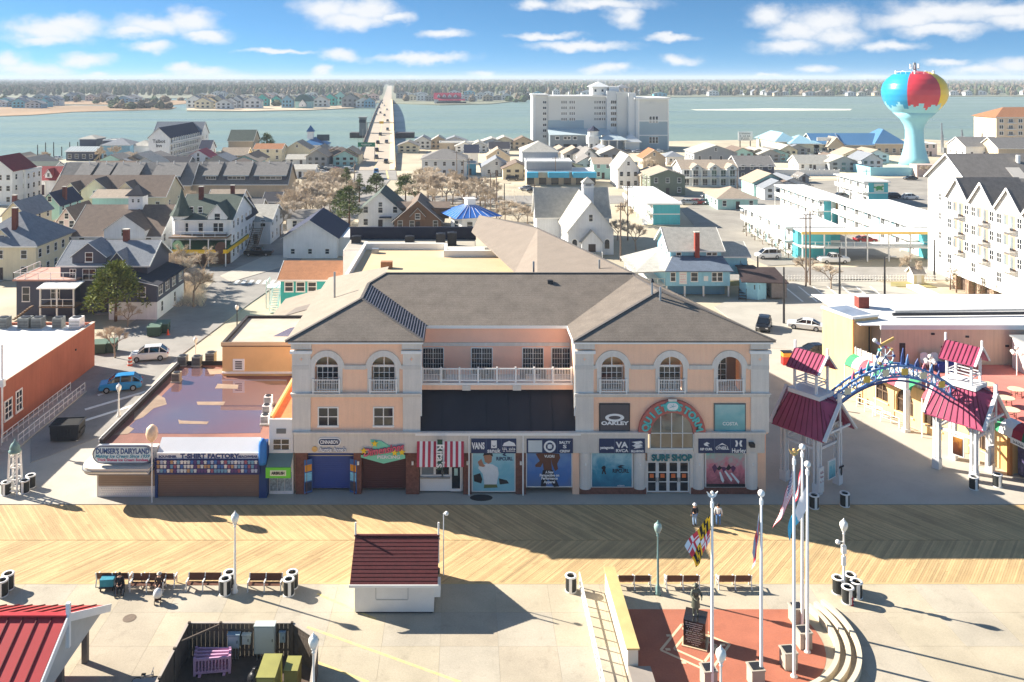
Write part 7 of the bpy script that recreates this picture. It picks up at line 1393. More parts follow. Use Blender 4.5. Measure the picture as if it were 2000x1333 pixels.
for k in range(9):
    x = -12+k*3.1; h = (14, 10, 8, 11, 7, 9, 6, 9, 7)[k]; y = (k % 3)*5
    for dx in (-.3, .3): MB().beam((x+dx, y, 0), (x+dx*.5, y, h), .22, .22).build('mast', steel, ss)
    for z in range(1, int(h), 2): MB().beam((x-.3, y, z), (x+.3, y, z+1), .1, .1).build('mast_brace', steel, ss)
    if k < 8: MB().beam((x, y, h*.8), (x+3.1, ((k+1) % 3)*5, h*.7), .15, .15).build('cross_bar', steel, ss); MB().beam((x, y, h*.55), (x+3.1, ((k+1) % 3)*5, h*.5), .12, .12).build('cross_bar', steel, ss)
for k in range(7): MB().box(-10+k*3.5, -8.6+k*3.5, 2, 3.4, 0, 2.4).build('transformer', grey, ss)
fc_ = thing('apartment_building', 'peach apartment block with an orange tiled roof at the right edge of the bay', 'building', (*G(1946, 294), 0)); MB().box(0, 40, 0, 18, 0, 16).build('wall', sid('peachy', C(226,204,176)), fc_); roof_parts(fc_, 40, 18, 16, 'hip', 4.5, SH['rust'], .8, None, True, 0, 20)
for r in range(5):
    for k in range(8): win(fc_, 2.4+k*4.6, 0, 1.4+r*3, 1.8, 1.6, nx=2, nz=1, fr=.2)
    for k in range(3): MB().box(5+k*12, 9+k*12, -1.4, 0, 1.0+r*3, 1.2+r*3).build('balcony', trimw, fc_)
lf = thing('white_fence', 'long white board fence behind the grey balcony motel', 'fence', (*G(1505, 344), 0))
for k in range(14): MB().box(k*1.75, k*1.75+1.7, 0, .12, 0, 2.2).build('board', trimw, lf); 
for k in range(15): MB().box(k*1.75-.06, k*1.75+.02, -.08, .2, 0, 2.4).build('post', trimw, lf)
# ------------------------------------------------------------------ bridge over the bay
dzf = lambda Y: .15+4.2*sin(pi*max(0, min(1, (Y-318)/1000))); bxc = lambda Y: -34.2-.0885*(Y-315.6)
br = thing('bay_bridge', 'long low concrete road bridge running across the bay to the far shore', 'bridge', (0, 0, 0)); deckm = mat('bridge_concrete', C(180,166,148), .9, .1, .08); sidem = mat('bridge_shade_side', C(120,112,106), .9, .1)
YS = [318+1010*k/40 for k in range(41)]; HWB = 7.6
def ribbon(o, x0, x1, z0, z1, name, m, ys=YS):
    b = MB(); vs = []; 
    for Y in ys: c, z = bxc(Y), dzf(Y); vs += [(c+x0, Y, z+z0), (c+x1, Y, z+z0), (c+x1, Y, z+z1), (c+x0, Y, z+z1)]
    fs = []
    for k in range(len(ys)-1):
        for i in range(4): fs.append((k*4+i, k*4+(i+1) % 4, k*4+4+(i+1) % 4, k*4+4+i)[::-1])
    fs += [(0, 1, 2, 3), tuple(range(len(vs)-1, len(vs)-5, -1))]; return b.add(vs, fs).build(name, m, o)
ribbon(br, -HWB, HWB, -1.0, 0, 'deck', deckm); ribbon(br, -HWB-.4, -HWB, -1.2, 1.1, 'parapet', sidem); ribbon(br, HWB, HWB+.4, -1.2, 1.1, 'parapet', mat('bridge_parapet_sunlit', C(220,196,160), .9, .06)); ribbon(br, HWB-1.9, HWB-.02, .004, .18, 'sidewalk', mat('bridge_walk_sunlit', C(224,204,170), .9, .06)); ribbon(br, -.12, .12, .004, .012, 'centre_line', ypaint)  # shade coloured into the left parapet, sunlight into right parapet and sidewalk
for k in range(24):
    Y = 350+k*40; c, z = bxc(Y), dzf(Y)
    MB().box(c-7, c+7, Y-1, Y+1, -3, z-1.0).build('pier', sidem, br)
for sx, w in ((-1, 9), (1, 11)):
    Y = 505; c, z = bxc(Y), dzf(Y); MB().box(c+sx*9 if sx > 0 else c-9-w*1.0, c+9+w if sx > 0 else c-9, Y-4, Y+5, -3, 2.2).build('pier_fender', mat('fender_timber', C(62,56,60), .9, .2, 1), br)
c = bxc(500); q = MB().box(c-12, c-8.2, 495, 500, 1, 11.5).build('bridge_house', mat('bridge_house', C(110,116,122), .7, .1), br); obj('house_glazing', MB().box(c-12.1, c-8.1, 494.9, 500.1, 8.6, 10.4).mesh('house_glazing', glass), q); obj('house_roof', MB().box(c-12.6, c-7.6, 494.4, 500.6, 11.5, 11.9).mesh('house_roof', grey), q)
for Y in (505,): cc = bxc(Y); MB().beam((cc-8, Y, dzf(Y)+5.5), (cc+8, Y, dzf(Y)+5.5), .5, .5).build('signal_gantry', grey, br); MB().box(cc-.8, cc+1.8, Y-.4, Y-.1, dzf(Y)+5.0, dzf(Y)+6.4).build('gantry_sign', mat('gantry_yellow', C(240,190,60), .6, .05), br); [MB().box(cc+s*8-.2, cc+s*8+.2, Y-.2, Y+.2, 0, dzf(Y)+5.6).build('gantry_post', grey, br) for s in (-1, 1)]
for k in range(14):
    Y = 360+k*60; c = bxc(Y); o_ = MB().cyl((c-7.8, Y, dzf(Y)), (c-7.8, Y, dzf(Y)+8), .12, .08, 6).build('lamp_mast', steel, br)
gs = thing('road_sign', 'green overhead road sign at the start of the bridge', 'sign', (bxc(352)-4, 352, 0)); MB().box(-3.6, 3.6, 0, .15, 6.2, 8.0).build('panel', mat('sign_road_green', C(40,130,96), .5, .05), gs); [MB().box(xx-.12, xx+.12, .15, .4, 0, 8).build('post', steel, gs) for xx in (-3.4, 3.4)]
scrawl(gs, 0, -.005, 7.3, 4.6, .6, trimw); scrawl(gs, 0, -.005, 6.6, 3.2, .4, trimw)
sheet('mainland_road', [(bxc(1325)-7, 1325), (bxc(1325)+7, 1325), (bxc(3600)+9, 3600), (bxc(3600)-9, 3600)], .06, deckm, .1)
bc_ = [(741,212,'grey'),(735,225,'silver'),(743,222,'black'),(751,227,'grey'),(757,238,'black'),(757,255,'grey'),(743,265,'black'),(738,281,'black'),(755,280,'grey'),(736,296,'black'),(735,310,'grey'),(754,319,'black'),(706,311,'black'),(735,339,'blue'),(739,349,'white'),(751,208,'white'),(747,203,'grey'),(756,216,'silver')]
bc_.sort(key=lambda q: -q[1])
for i, (a, c, p) in enumerate(bc_):
    Y = 57750/(c-PY)
    for _ in range(4): Y = FPX*(CAMZ-dzf(Y))/(c-PY)
    side = 1 if a > 742 else -1
    car('%s car on the bay bridge, %s from its near end' % (p, ORDS[i]), (a-PX)/FPX*Y, Y, pi/2*side+.088, p, 'pickup' if i == 0 else 'suv', dzf(Y)+(.02 if c < 330 else .1), 'cars driving over the bay bridge')
# ------------------------------------------------------------------ far shore houses (small in view: a wall, a roof, a few windows each)
FH = {}
def far_house(x, y, w, h, d, wc, rc, label, grp, z=0):
    key = (wc, rc)
    if key not in FH:
        o = thing('shore_house', label, 'house', (x, y, z), 0, grp); wm = WC[wc]; MB().box(-.5, .5, 0, 1, 0, .66).build('wall', wm, o)
        b = MB().front([(-.5,.66),(.5,.66),(0,1.0)], 0, 1); b.build('gable', wm, o)
        for s in (-1, 1): MB().slab([(s*.56,-.06,.62),(s*.56,1.06,.62),(0,1.06,1.03),(0,-.06,1.03)], .03).build('roof_slope', SH[rc], o)
        for r in (.12, .42):
            for k in (-.3, 0, .3): MB().box(k-.07, k+.07, -.01, .0, r, r+.16).build('window', glass, o)
        FH[key] = o; o.scale = (w, d, h); return o
    return dup(FH[key], (x, y, z), 0, label, grp, (w, d, h))
RH = random.Random(3)
CN = dict(ltgrey='light grey', sky='sky blue', mint='mint', pale='pale'); cn = lambda c: CN.get(c, c)
def row(n, xa, xb, ya, yb, label, grp, wcs, rcs, h=(7, 10), w=(9, 14), z=0):
    for k in range(n):
        c1, c2 = RH.choice(wcs), RH.choice(rcs); px_ = xa+(xb-xa)*(k+RH.uniform(.2, .8))/n; py_ = ya+(yb-ya)*RH.random(); X, Y = G(px_, py_, z); far_house(X, Y, RH.uniform(*w), RH.uniform(*h), RH.uniform(9, 14), c1, c2, '%s house with %s roof, %s from the left %s' % (cn(c1), cn(c2), ORDS[k], label), grp, z)
row(13, -5, 110, 205, 212, 'on the marsh island', 'houses on the far left marsh island', ('blue', 'white', 'ltgrey', 'sky'), ('slate', 'blue'), (8, 12), (12, 20), -.3)
row(10, 60, 270, 196, 202, 'behind the far marsh', 'houses behind the far left marsh', ('blue', 'ltgrey', 'grey', 'pink'), ('slate', 'grey'), (9, 13), (12, 24), -.3)
row(9, 372, 500, 211, 214, 'on the far point', 'white houses on the far point', ('white', 'cream', 'ltgrey'), ('slate', 'grey', 'dark'), (11, 15), (13, 20))
row(14, 470, 735, 206, 212, 'left of the bridge', 'far shore houses left of the bridge', ('blue', 'mint', 'cream', 'teal', 'ltgrey', 'tan', 'grey'), ('slate', 'grey', 'green', 'tan'), (11, 18), (12, 20))
row(22, 380, 735, 188, 199, 'in the left woods', 'set back far shore houses left of the bridge', ('white', 'ltgrey', 'pink', 'tan'), ('slate', 'grey', 'tan'), (8, 12), (12, 20))
row(14, 775, 1040, 192, 199, 'between bridge and hotel', 'far shore houses between bridge and hotel', ('white', 'ltgrey', 'grey', 'tan', 'cream'), ('slate', 'grey', 'black'), (8, 13), (13, 22))
row(16, 780, 1300, 184, 189, 'above the hotel', 'set back far shore houses above the hotel', ('white', 'ltgrey', 'cream', 'sky'), ('slate', 'grey', 'blue'), (8, 13), (14, 26))
row(26, 1310, 1720, 184, 188, 'right of the hotel', 'far shore houses right of the hotel', ('white', 'ltgrey', 'cream', 'tan', 'grey'), ('slate', 'grey', 'brown'), (8, 12), (12, 24))
row(16, 1850, 2010, 176, 187, 'beyond the tower', 'far shore houses right of the water tower', ('white', 'ltgrey', 'cream', 'tan'), ('slate', 'grey'), (8, 12), (12, 24))
NW = ('white', 'ltgrey', 'cream', 'tan', 'grey', 'mint'); NR = ('grey', 'slate', 'tan', 'pale', 'brown')
for n_, xa, xb, ya, yb, pl in ((9, 784, 1035, 290, 299, 'right of the bridge'), (7, 610, 688, 314, 330, 'beside the bridge lot'), (8, 1092, 1205, 308, 324, 'below the hotel'), (7, 1445, 1560, 300, 318, 'under the billboard'), (6, 1625, 1725, 318, 336, 'near the tower'), (7, 212, 300, 320, 346, 'below the inn'), (5, 412, 500, 326, 352, 'behind the dormers'), (6, 1000, 1200, 336, 352, 'by the avenue'), (5, 0, 60, 330, 352, 'at far left'), (4, 1500, 1560, 372, 392, 'in the motel yard')): row(n_, xa, xb, ya, yb, pl, 'small houses '+pl, NW, NR, (4.5, 6.8), (7.5, 12))
for n_, xa, xb, yy_, pl in ((9, 1080, 1290, 299, 'in front of the hotel'), (6, 630, 690, 338, 'on the bridge lot'), (7, 1560, 1720, 308, 'below the blue roofs'), (6, 1340, 1430, 400, 'in the motel yard'), (5, 840, 930, 356, 'by the hip roofed house'), (5, 1640, 1800, 388, 'on the avenue by the turtle wing')):
    for k in range(n_): p = RH.choice(('white', 'black', 'silver', 'grey', 'red')); X, Y = G(xa+(xb-xa)*(k+RH.random()*.5)/n_, yy_+RH.uniform(-2, 2)); car('%s car, %s from the left %s' % (p, ORDS[k], pl), X, Y, RH.choice((0, pi, .1)), p, RH.choice(('suv', 'sedan')), .05, 'parked cars '+pl)
x, y = G(868, 202); mg = thing('waterfront_hall', 'waterfront hall with a big crimson roof on the far shore', 'building', (x, y, 0)); MB().box(-14, 22, 0, 24, 0, 6).build('wall', WC['white'], mg); roof_parts(mg, 36, 24, 6, 'gx', 8, mat('roof_crimson', C(150,24,60), .6, .1), 1, WC['white'], True, 0, 4); MB().slab([(-8,-6,4),(28,-6,4),(28,0,6),(-8,0,6)], .4).build('deck_roof', mat('roof_crimson', C(150,24,60)), mg); MB().box(-10, 30, -8, -.1, 0, 2.2).build('deck', SH['dark'], mg)
for k in range(4): front_gable(mg, -8+k*7.6, 4.4, 8, 4.6, 2, 6, WC['white'], mat('roof_crimson', C(150,24,60)))
x, y = G(592, 212); dm = thing('green_dome_hall', 'hall with a round dark green roof on the far shore', 'building', (x, y, 0)); MB().box(-9, 9, 0, 16, 0, 8).build('wall', WC['mint'], dm); MB().front([(9.6*cos(pi*i/12), 7.9+8*sin(pi*i/12)) for i in range(13)], -.6, 16).build('vault_roof', mat('roof_dark_green', C(60,96,96), .7, .1), dm); front_gable(dm, 0, 8, 2, 8, -4, 4, WC['white'], SH['slate'])
# ------------------------------------------------------------------ far woods
RW_ = random.Random(11)
def blob(b, c, r, h, n=7):
    rings = ((.55, 0), (1.0, .35), (.8, .72), (.3, .97)); vs = []
    for k, (rr, zz) in enumerate(rings):
        for i in range(n): a = 2*pi*(i+.5*k)/n; q = r*rr*RW_.uniform(.75, 1.25); vs.append((c[0]+q*cos(a), c[1]+q*sin(a), c[2]+h*zz*RW_.uniform(.9, 1.1)))
    fs = [(k*n+i, k*n+(i+1) % n, (k+1)*n+(i+1) % n, (k+1)*n+i) for k in range(len(rings)-1) for i in range(n)]+[tuple(range((len(rings)-1)*n, len(rings)*n))]
    b.add(vs, fs)
wdm = bpy.data.materials.new('woodland'); wdm.use_nodes = True; t = wdm.node_tree; bs = t.nodes['Principled BSDF']; bs.inputs['Roughness'].default_value = .95; bs.inputs['Specular IOR Level'].default_value = .1
g_ = ND(t, 'ShaderNodeNewGeometry'); r_ = ND(t, 'ShaderNodeValToRGB', ins={0: g_.outputs['Random Per Island']}); e_ = r_.color_ramp.elements
e_[0].color = C(74,92,70); e_[1].color = C(134,122,106); q = r_.color_ramp.elements.new(.4); q.color = C(88,98,70); q = r_.color_ramp.elements.new(.62); q.color = C(124,108,90)
nz = ND(t, 'ShaderNodeTexNoise', ins={'Vector': g_.outputs['Position'], 'Scale': .25, 'Detail': 4.0}); vm = ND(t, 'ShaderNodeVectorMath', operation='SCALE', ins={0: r_.outputs[0]}); LK(t, MA(t, 'ADD', nz.outputs[0], .5), vm.inputs['Scale']); LK(t, vm.outputs[0], bs.inputs['Base Color'])
b = MB()
for k in range(11500):
    py_ = 156.2+(187-156.2)*RW_.random()**1.15; px_ = RW_.uniform(-60, 2060); Y = 57750/(py_-PY)
    if py_ > 181 and RW_.random() < .55: continue
    if abs(px_-(PX+FPX*bxc(Y)/Y)) < 12 and Y < 3500: continue
    sc_ = max(1, Y/2600); hh = RW_.uniform(11, 19) if Y < 9000 else RW_.uniform(13, 20); blob(b, ((px_-PX)/FPX*Y, Y, -.5), RW_.uniform(3.6, 6.6)*sc_, hh)
wd = b.build('far_woods', wdm); struct(wd, 'stuff'); tag(wd, 'mixed winter woods reaching from the far shore to the horizon', 'woods')
b = MB()
for k in range(150):
    px_, py_ = RW_.choice(((RW_.uniform(0,370), RW_.uniform(196,203)), (RW_.uniform(210,330), RW_.uniform(208,213)), (RW_.uniform(370,735), RW_.uniform(196,208)), (RW_.uniform(775,1040), RW_.uniform(192,200)), (RW_.uniform(640,735), RW_.uniform(193,204)))); Y = 57750/(py_-PY); blob(b, ((px_-PX)/FPX*Y, Y, -.5), RW_.uniform(3, 7), RW_.uniform(5, 11))
sb2 = b.build('shore_thicket', wdm); struct(sb2, 'stuff'); tag(sb2, 'loose scrub and low trees between the far shore houses', 'scrub')
# ------------------------------------------------------------------ trees
barkm = mat('bark_grey_brown', C(150,132,116), .95, .2, 4); twigm = mat('winter_twigs', C(206,190,168), .95, .12, 2, island=.2); barkp = mat('pine_bark', C(110,84,66), .95, .2, 4); needle = mat('pine_needles', C(92,104,52), .9, .2, .6, island=.4); needle2 = mat('cypress_needles', C(84,78,50), .9, .2, .6, island=.4)
def bare_tree(seed, h=8.0):
    r = random.Random(seed); b = MB(); tw = MB()
    def grow(p, d, L, rad, lev):
        q = p+d*L; b.cyl(p, q, rad, rad*.62, 5 if lev < 2 else 4, cap=False)
        if lev >= 4:
            return
        n = 3 if lev < 3 else 3
        for k in range(n):
            a = 2*pi*(k+r.random())/n; u = d.orthogonal().normalized(); v = d.cross(u); sp = r.uniform(.45, .85); nd = (d*cos(sp)+(u*cos(a)+v*sin(a))*sin(sp)+Vector((0,0,.12))).normalized(); grow(q-d*L*r.uniform(0, .25), nd, L*r.uniform(.62, .82), rad*.58, lev+1)
        if lev >= 2:
            for k in range(30 if lev == 3 else 14):
                s_ = p+d*L*r.uniform(.2, 1); nd = (d+Vector((r.uniform(-1,1), r.uniform(-1,1), r.uniform(-.5,1)))).normalized(); e = s_+nd*r.uniform(.35, .9)*h/8; sd = nd.orthogonal().normalized()*.026*h/8; m_ = (s_+e)/2+Vector((r.uniform(-.1,.1), r.uniform(-.1,.1), .08)); tw.add([s_-sd, s_+sd, m_+sd*.8, m_-sd*.8, e], [(0,1,2,3), (3,2,4)])
                for j in range(3): f = s_+(e-s_)*r.uniform(.3,.9); g = f+Vector((r.uniform(-1,1), r.uniform(-1,1), r.uniform(-.2,1))).normalized()*.4*h/8; tw.add([f-sd*.6, f+sd*.6, g], [(0,1,2)])
    grow(Vector((0,0,0)), Vector((r.uniform(-.06,.06), r.uniform(-.06,.06), 1)).normalized(), h*.28, h*.022, 0)
    return b.mesh('trunk', barkm), tw.mesh('crown', twigm)
BT = [bare_tree(s, 8.0) for s in (1, 2, 3)]
def btree(px_, py_, h, label, grp=None, k=None, z=0):
    x, y = G(px_, py_); k = RH.randrange(3) if k is None else k; o = thing('bare_tree', label, 'tree', (x, y, z), RH.uniform(0, 6.28), grp); s_ = h/7.0
    for m_ in BT[k]: q = obj(m_.name.split('.')[0], m_, o)
    o.scale = (s_*RH.uniform(.95, 1.25), s_*RH.uniform(.95, 1.25), s_); return o
def grove(pts, side, n, boxes):
    for k, (px_, py_, h) in enumerate(sorted(pts)): btree(px_, py_, h, 'bare winter tree, %s from the left in the grove %s of the bridge road' % (ORDS[k], side), 'bare trees %s of the bridge road' % side)
grove([(548,462,8),(566,448,9),(585,430,9),(604,436,8),(606,408,10),(628,418,9),(640,396,10),(655,405,9),(640,376,9),(664,384,10),(620,392,9),(588,410,8),(672,366,8),(690,398,8),(572,430,9),(596,420,10),(616,436,8),(648,388,9),(632,402,9),(612,376,9),(654,368,9),(630,430,8),(575,412,8),(645,420,8),(560,438,8),(600,392,9)], 'left', 0, 0)
grove([(812,404,9),(836,388,10),(850,412,8),(872,398,9),(894,384,9),(905,408,8),(930,392,9),(948,408,8),(968,398,8),(986,432,7),(1012,446,7),(1045,450,7),(826,370,9),(858,374,8),(1065,436,6),(800,380,9),(845,398,9),(864,386,9),(884,400,9),(916,396,8),(938,402,8),(818,388,9),(880,372,8),(905,386,8),(958,416,7),(975,442,6),(1030,440,6),(840,362,8)], 'right', 0, 0)
b = MB(); rs = random.Random(5)
for k in range(5200):
    px_, py_ = rs.choice(((rs.uniform(545,690), rs.uniform(372,470)), (rs.uniform(800,1070), rs.uniform(362,452)), (rs.uniform(335,400), rs.uniform(540,600)))); x, y = G(px_, py_)
    d = Vector((rs.uniform(-1,1), rs.uniform(-1,1), rs.uniform(.4,1.4))).normalized(); p = Vector((x, y, 0)); q = p+d*rs.uniform(.6,2.2); u = d.orthogonal().normalized()*.035; b.add([p-u, p+u, q], [(0,1,2)])
sc2 = struct(b.build('winter_scrub', twigm), 'stuff'); tag(sc2, 'low dry winter scrub under the bare trees beside the bridge road', 'scrub')
for px_, py_, h, l in ((342,560,8.5,'bare tree at the kerb right of the slate house, farthest'),(360,578,8.5,'bare tree at the kerb right of the slate house, middle'),(378,600,8,'bare tree at the kerb right of the slate house, nearest'),(398,548,7,'bare tree in front of the yellow awning'),(225,700,5,'small bare tree beside the white parked car'),(250,640,4,'low bare bush tree behind the orange building'),(1225,440,7,'bare tree between church and teal ended motel'),(1242,490,7,'bare tree in front of the teal ended motel'),(1206,470,6,'bare tree right of the church'),(1577,552,6,'bare tree on the verge of the cross street'),(1623,566,5.5,'smaller bare tree in the car park verge'),(1782,552,6,'bare tree beside the small cream shed'),(195,318,8,'bare brown tree beside the waterfront restaurant'),(225,316,9,'bare brown tree between restaurant and inn'),(262,328,8,'bare tree below the inn'),(85,326,8,'grey bare tree near the left harbour'),(1270,338,7,'bare tree below the hotel, left'),(1320,345,7,'bare tree below the hotel, right'),(370,410,7,'bare tree behind the Victorian turret'),(112,470,6,'bare tree behind the cream house'),(1815,348,6,'bare tree at the water tower foot')): btree(px_, py_, h, l)
def pine_mesh(seed, h, rad, nclump, shape):
    r = random.Random(seed); b = MB(); t_ = MB(); t_.cyl((0,0,0), (.1,0,h*.9), h*.03, h*.008, 7)
    for k in range(nclump):
        f = r.random(); z = h*(.3+.68*f); R_ = rad*((1-f)**.6 if shape == 'broad' else (1-f)*1.0 if shape == 'cone' else .9*(1-f**3)); a = r.uniform(0, 6.28); q = R_*r.uniform(.35, 1)**.5; c = Vector((q*cos(a), q*sin(a), z+r.uniform(-.2,.2)))
        if shape == 'broad' and r.random() < .25: t_.cyl((.05, 0, z*.9), c, .07, .03, 4, False)
        cs = rad*(r.uniform(.16, .3) if shape == 'broad' else .2)
        for j in range(44 if shape == 'broad' else 26):
            d = Vector((r.gauss(0,1), r.gauss(0,1), r.gauss(0,.45)+.2)).normalized(); p = c+d*cs*r.uniform(.2,1); u = d.orthogonal().normalized()*rad*.028; v = d*rad*.1; b.add([p-u, p+u, p+v+u*.3, p+v-u*.3], [(0,1,2,3)])
    return t_, b
def pine(px_, py_, h, rad, label, shape='broad', n=150, seed=1, m=None, grp=None):
    x, y = G(px_, py_); o = thing('pine_tree' if shape == 'broad' else 'conifer', label, 'tree', (x, y, 0), 0, grp); t_, b = pine_mesh(seed, h, rad, n, shape); t_.build('trunk', barkp, o); b.build('crown', m or needle, o); return o
pine(226, 628, 8.0, 4.5, 'broad dark green pine in front of the slate blue house', n=120, seed=4, m=mat('pine_needles_sunny', C(116,124,58), .9, .2, .6, island=.45))
for i, (px_, py_, h, rd, l) in enumerate(((682,450,10,3.2,'dense pine left of the green roofed house'),(664,438,8,2.6,'smaller pine left of the dense one'),(676,388,9,2.2,'tall pine at the left edge of the bridge road'),(702,396,8,2.0,'pine in the fork of the bridge road'),(735,396,8,3.4,'low wide pine behind the green roofed house, left'),(792,398,8,3.6,'low wide pine behind the green roofed house, right'),(521,300,9,4.2,'lone pine near the orange roofed harbour house'))): pine(px_, py_, h, rd, l, n=70, seed=20+i)
for i, (px_, py_) in enumerate(((1856,566),(1868,572),(1906,584),(1918,592),(1945,602),(1962,606))): pine(px_, py_, 4.0, .75, ('clipped conifer at the condominium, first from the left','clipped conifer at the condominium, second from the left','clipped conifer at the condominium, third from the left','clipped conifer at the condominium, fourth from the left','clipped conifer at the condominium, fifth from the left','clipped conifer at the condominium, rightmost')[i], 'column', 60, 40+i, needle2, 'clipped conifers along the condominium')
for i, (px_, py_) in enumerate(((1458,462),(1463,454),(1474,470),(1490,478),(1508,488),(1524,496),(1540,504))): pine(px_, py_, 2.8, 1.0, 'dark conifer along the white motel, %s from the left' % ORDS[i], 'column', 36, 60+i, needle2, 'conifers along the white motel')
# ------------------------------------------------------------------ utility poles and street masts
polem = mat('pole_timber', C(120,104,92), .9, .15, 3)
def upole(px_, py_, h, label, arm=True, m=None, lampm=False):
    x, y = G(px_, py_); o = thing('utility_pole', label, 'utility pole', (x, y, 0)); MB().cyl((0,0,0), (0,0,h), .17, .11, 7).build('pole', m or polem, o)
    if arm: MB().beam((-1.1,0,h-.6), (1.1,0,h-.6), .12, .12).build('cross_arm', m or polem, o); [MB().cyl((s,0,h-.54), (s,0,h-.3), .06, n=6).build('insulator', grey, o) for s in (-1, -.4, .4, 1)]
    if lampm: MB().beam((0,0,h-.1), (1.4,0,h+.1), .08, .08).build('lamp_arm', steel, o); MB().box(1.1, 1.8, -.15, .15, h, h+.14).build('lamp_head', steel, o)
for i, (a, c, h, l) in enumerate(((1212,510,11,'timber utility pole right of the church'),(1226,470,12,'timber utility pole behind the one right of the church'),(1044,430,9,'timber utility pole left of the church'),(970,430,12,'tall pole in the grove right of the bridge road'),(958,402,9,'pole in the grove beside the tall one'),(1102,462,8,'pole at the left wall of the church'),(892,352,10,'pole in front of the large hip roofed house'),(905,368,9,'pole at the roadside left of the pale houses'),(916,362,9,'pole at the roadside right of its neighbour'),(1574,560,12,'tall timber pole by the shrub row'),(1582,558,12.5,'tall timber pole right beside its twin'),(1440,390,9,'pole beside the balcony motel'),(1692,384,8,'pole in front of the turtle motel wing'),(692,370,9,'pole at the bridge approach'),(1085,360,9,'pole in front of the blue canopied store'),(1262,402,8,'pole beside the olive house'))): upole(a, c, h, l)
for i, (a, c, h, l) in enumerate(((1531,632,8,'slim dark lamp mast in the car park, left'),(1640,582,8,'slim dark lamp mast in the car park, middle'),(1728,590,7,'lamp mast with a side head in the car park, right'),(1825,548,7,'lamp mast at the street corner by the condominium'),(985,420,8,'curved street lamp mast by the avenue'),(1480,552,4.5,'short lamp post on the verge beside the raised house'))): upole(a, c, h, l, False, dark, i in (2, 4))
for a, c, p, k, l in ((1500,505,'white','van','white delivery van beside the motel shrub row'),(1628,514,'white','pickup','white pickup truck under the motel walkway'),(902,470,'black','suv','black car') if False else (1000,353,'black','suv','black car by the tall grey house'),(1028,372,'silver','sedan','silver car on the avenue below the grey house'),(1042,376,'black','sedan','dark car next to the silver one on the avenue'),(505,500,'black','pickup','black pickup truck at the shaded corner'),(1465,416,'silver','sedan','silver car beside the small teal office'),(1700,384,'black','sedan','dark car at the water tower wall') if False else (1778,352,'black','sedan','dark car at the water tower wall'),(1716,362,'white','sedan','white car beside the turtle mural wing'),(1100,296,'white','van','white van in front of the hotel'),(1210,298,'silver','sedan','silver car in front of the hotel entrance'),(1285,298,'white','sedan','white car at the right end of the hotel'),(1610,304,'white','van','white vans in front of the blue roofs'),(1572,458,'blue','sedan','blue car between the motel wings'),(1590,466,'grey','sedan','grey car between the motel wings'),(1690,474,'red','sedan','red car under the white motel gallery'),(950,372,'white','sedan','white car on the avenue near the grove'),(25,400,'grey','sedan','grey car by the white guest house'),(110,312,'white','sedan','white car by the left harbour'),(645,330,'silver','sedan','silver car on the lot left of the bridge'),(630,340,'white','sedan','white car on the lot left of the bridge'),(1130,390,'white','sedan','white car on the avenue behind the church'),(1385,388,'grey','suv','grey car in front of the olive house'),(1420,352,'white','suv','white car right of the balcony motel stair'),(1540,360,'silver','suv','silver car near the small grey shed'),(1350,300,'black','suv','black car on the shore lot right of the hotel'),(1390,306,'white','sedan','white car on the shore lot near the grey gabled house'),(1480,300,'grey','sedan','grey car below the billboard'),(1150,302,'black','sedan','black car in front of the hotel lantern'),(1660,318,'grey','sedan','grey car below the blue roofs'),(930,356,'grey','sedan','grey car by the pole in front of the cottages'),(680,336,'white','van','white van at the bridge approach'),(600,352,'grey','sedan','grey car beside the white cottages')):
    x, y = G(a, c); car(l, x, y, RH.choice((0, pi, .1)), p, k, .05)
for a in range(10):
    x, y = G(60+a*16, 306-a*.6); o = thing('mooring_pile', 'dark timber mooring pile, %s from the left in the harbour' % ORDS[a], 'mooring pile', (x, y+6, -1), 0, 'mooring piles in the left harbour'); MB().cyl((0,0,0), (0,0,RH.uniform(4,7)), .25, .2, 7).build('pile', dark, o); MB().cyl((0,0,3.2), (0,0,3.6), .3, n=7).build('band', grey, o)
# ------------------------------------------------------------------ promenade furniture
ki = thing('kiosk', 'small white boardwalk kiosk with a dark red shingled roof', 'kiosk', (-4.68, 55.15, 0)); kw = mat('kiosk_white', C(232,230,224), .7, .05, 1)
MB().box(-2.58, 2.58, 0, 4.6, .12, 2.3).build('wall', kw, ki); MB().box(-2.5, 2.5, .08, 4.5, 0, .12).build('base', dark, ki)
for x in (-1.2, .9): MB().box(x-.02, x+.02, -.03, 0, .95, 2.2).build('panel_joint', mat('kiosk_joint', C(190,188,184), .7, 0), ki)
MB().box(-1.18, .88, -.035, 0, .9, .95).build('panel_joint', mat('kiosk_joint', C(190,188,184)), ki)
krm = mat('kiosk_shingle', C(84,30,32), .85, .12, 2, fine=.2)
for s, y0, y1 in ((1, -.45, 2.3), (-1, 5.05, 2.3)):
    n = 13
    for k in range(n):
        f0, f1 = k/n, (k+1)/n+.01; ya, yb2 = y0+(y1-y0)*f0, y0+(y1-y0)*f1; za, zb_ = 2.12+1.75*f0, 2.12+1.75*f1
        MB().slab([(-2.85, ya, za+.035), (2.85, ya, za+.035), (2.85, yb2, zb_), (-2.85, yb2, zb_)], .06).build('shingle_course', krm, ki)
MB().front([(-.1, 2.28), (4.7, 2.28), (2.3, 3.8)], -2.58, 2.58).build('gable', kw, ki).rotation_euler = (0, 0, pi/2)
MB().box(-2.9, 2.9, -.5, -.44, 1.98, 2.16).build('fascia', trimw, ki); MB().box(-2.9, 2.9, 2.2, 2.4, 3.84, 3.92).build('ridge_cap', krm, ki)
for x in (-2.82, 2.82): MB().cyl((x, 2.3, 2.0), (x, 2.3, 4.75), .06, n=8).build('corner_pole', trimw, ki)
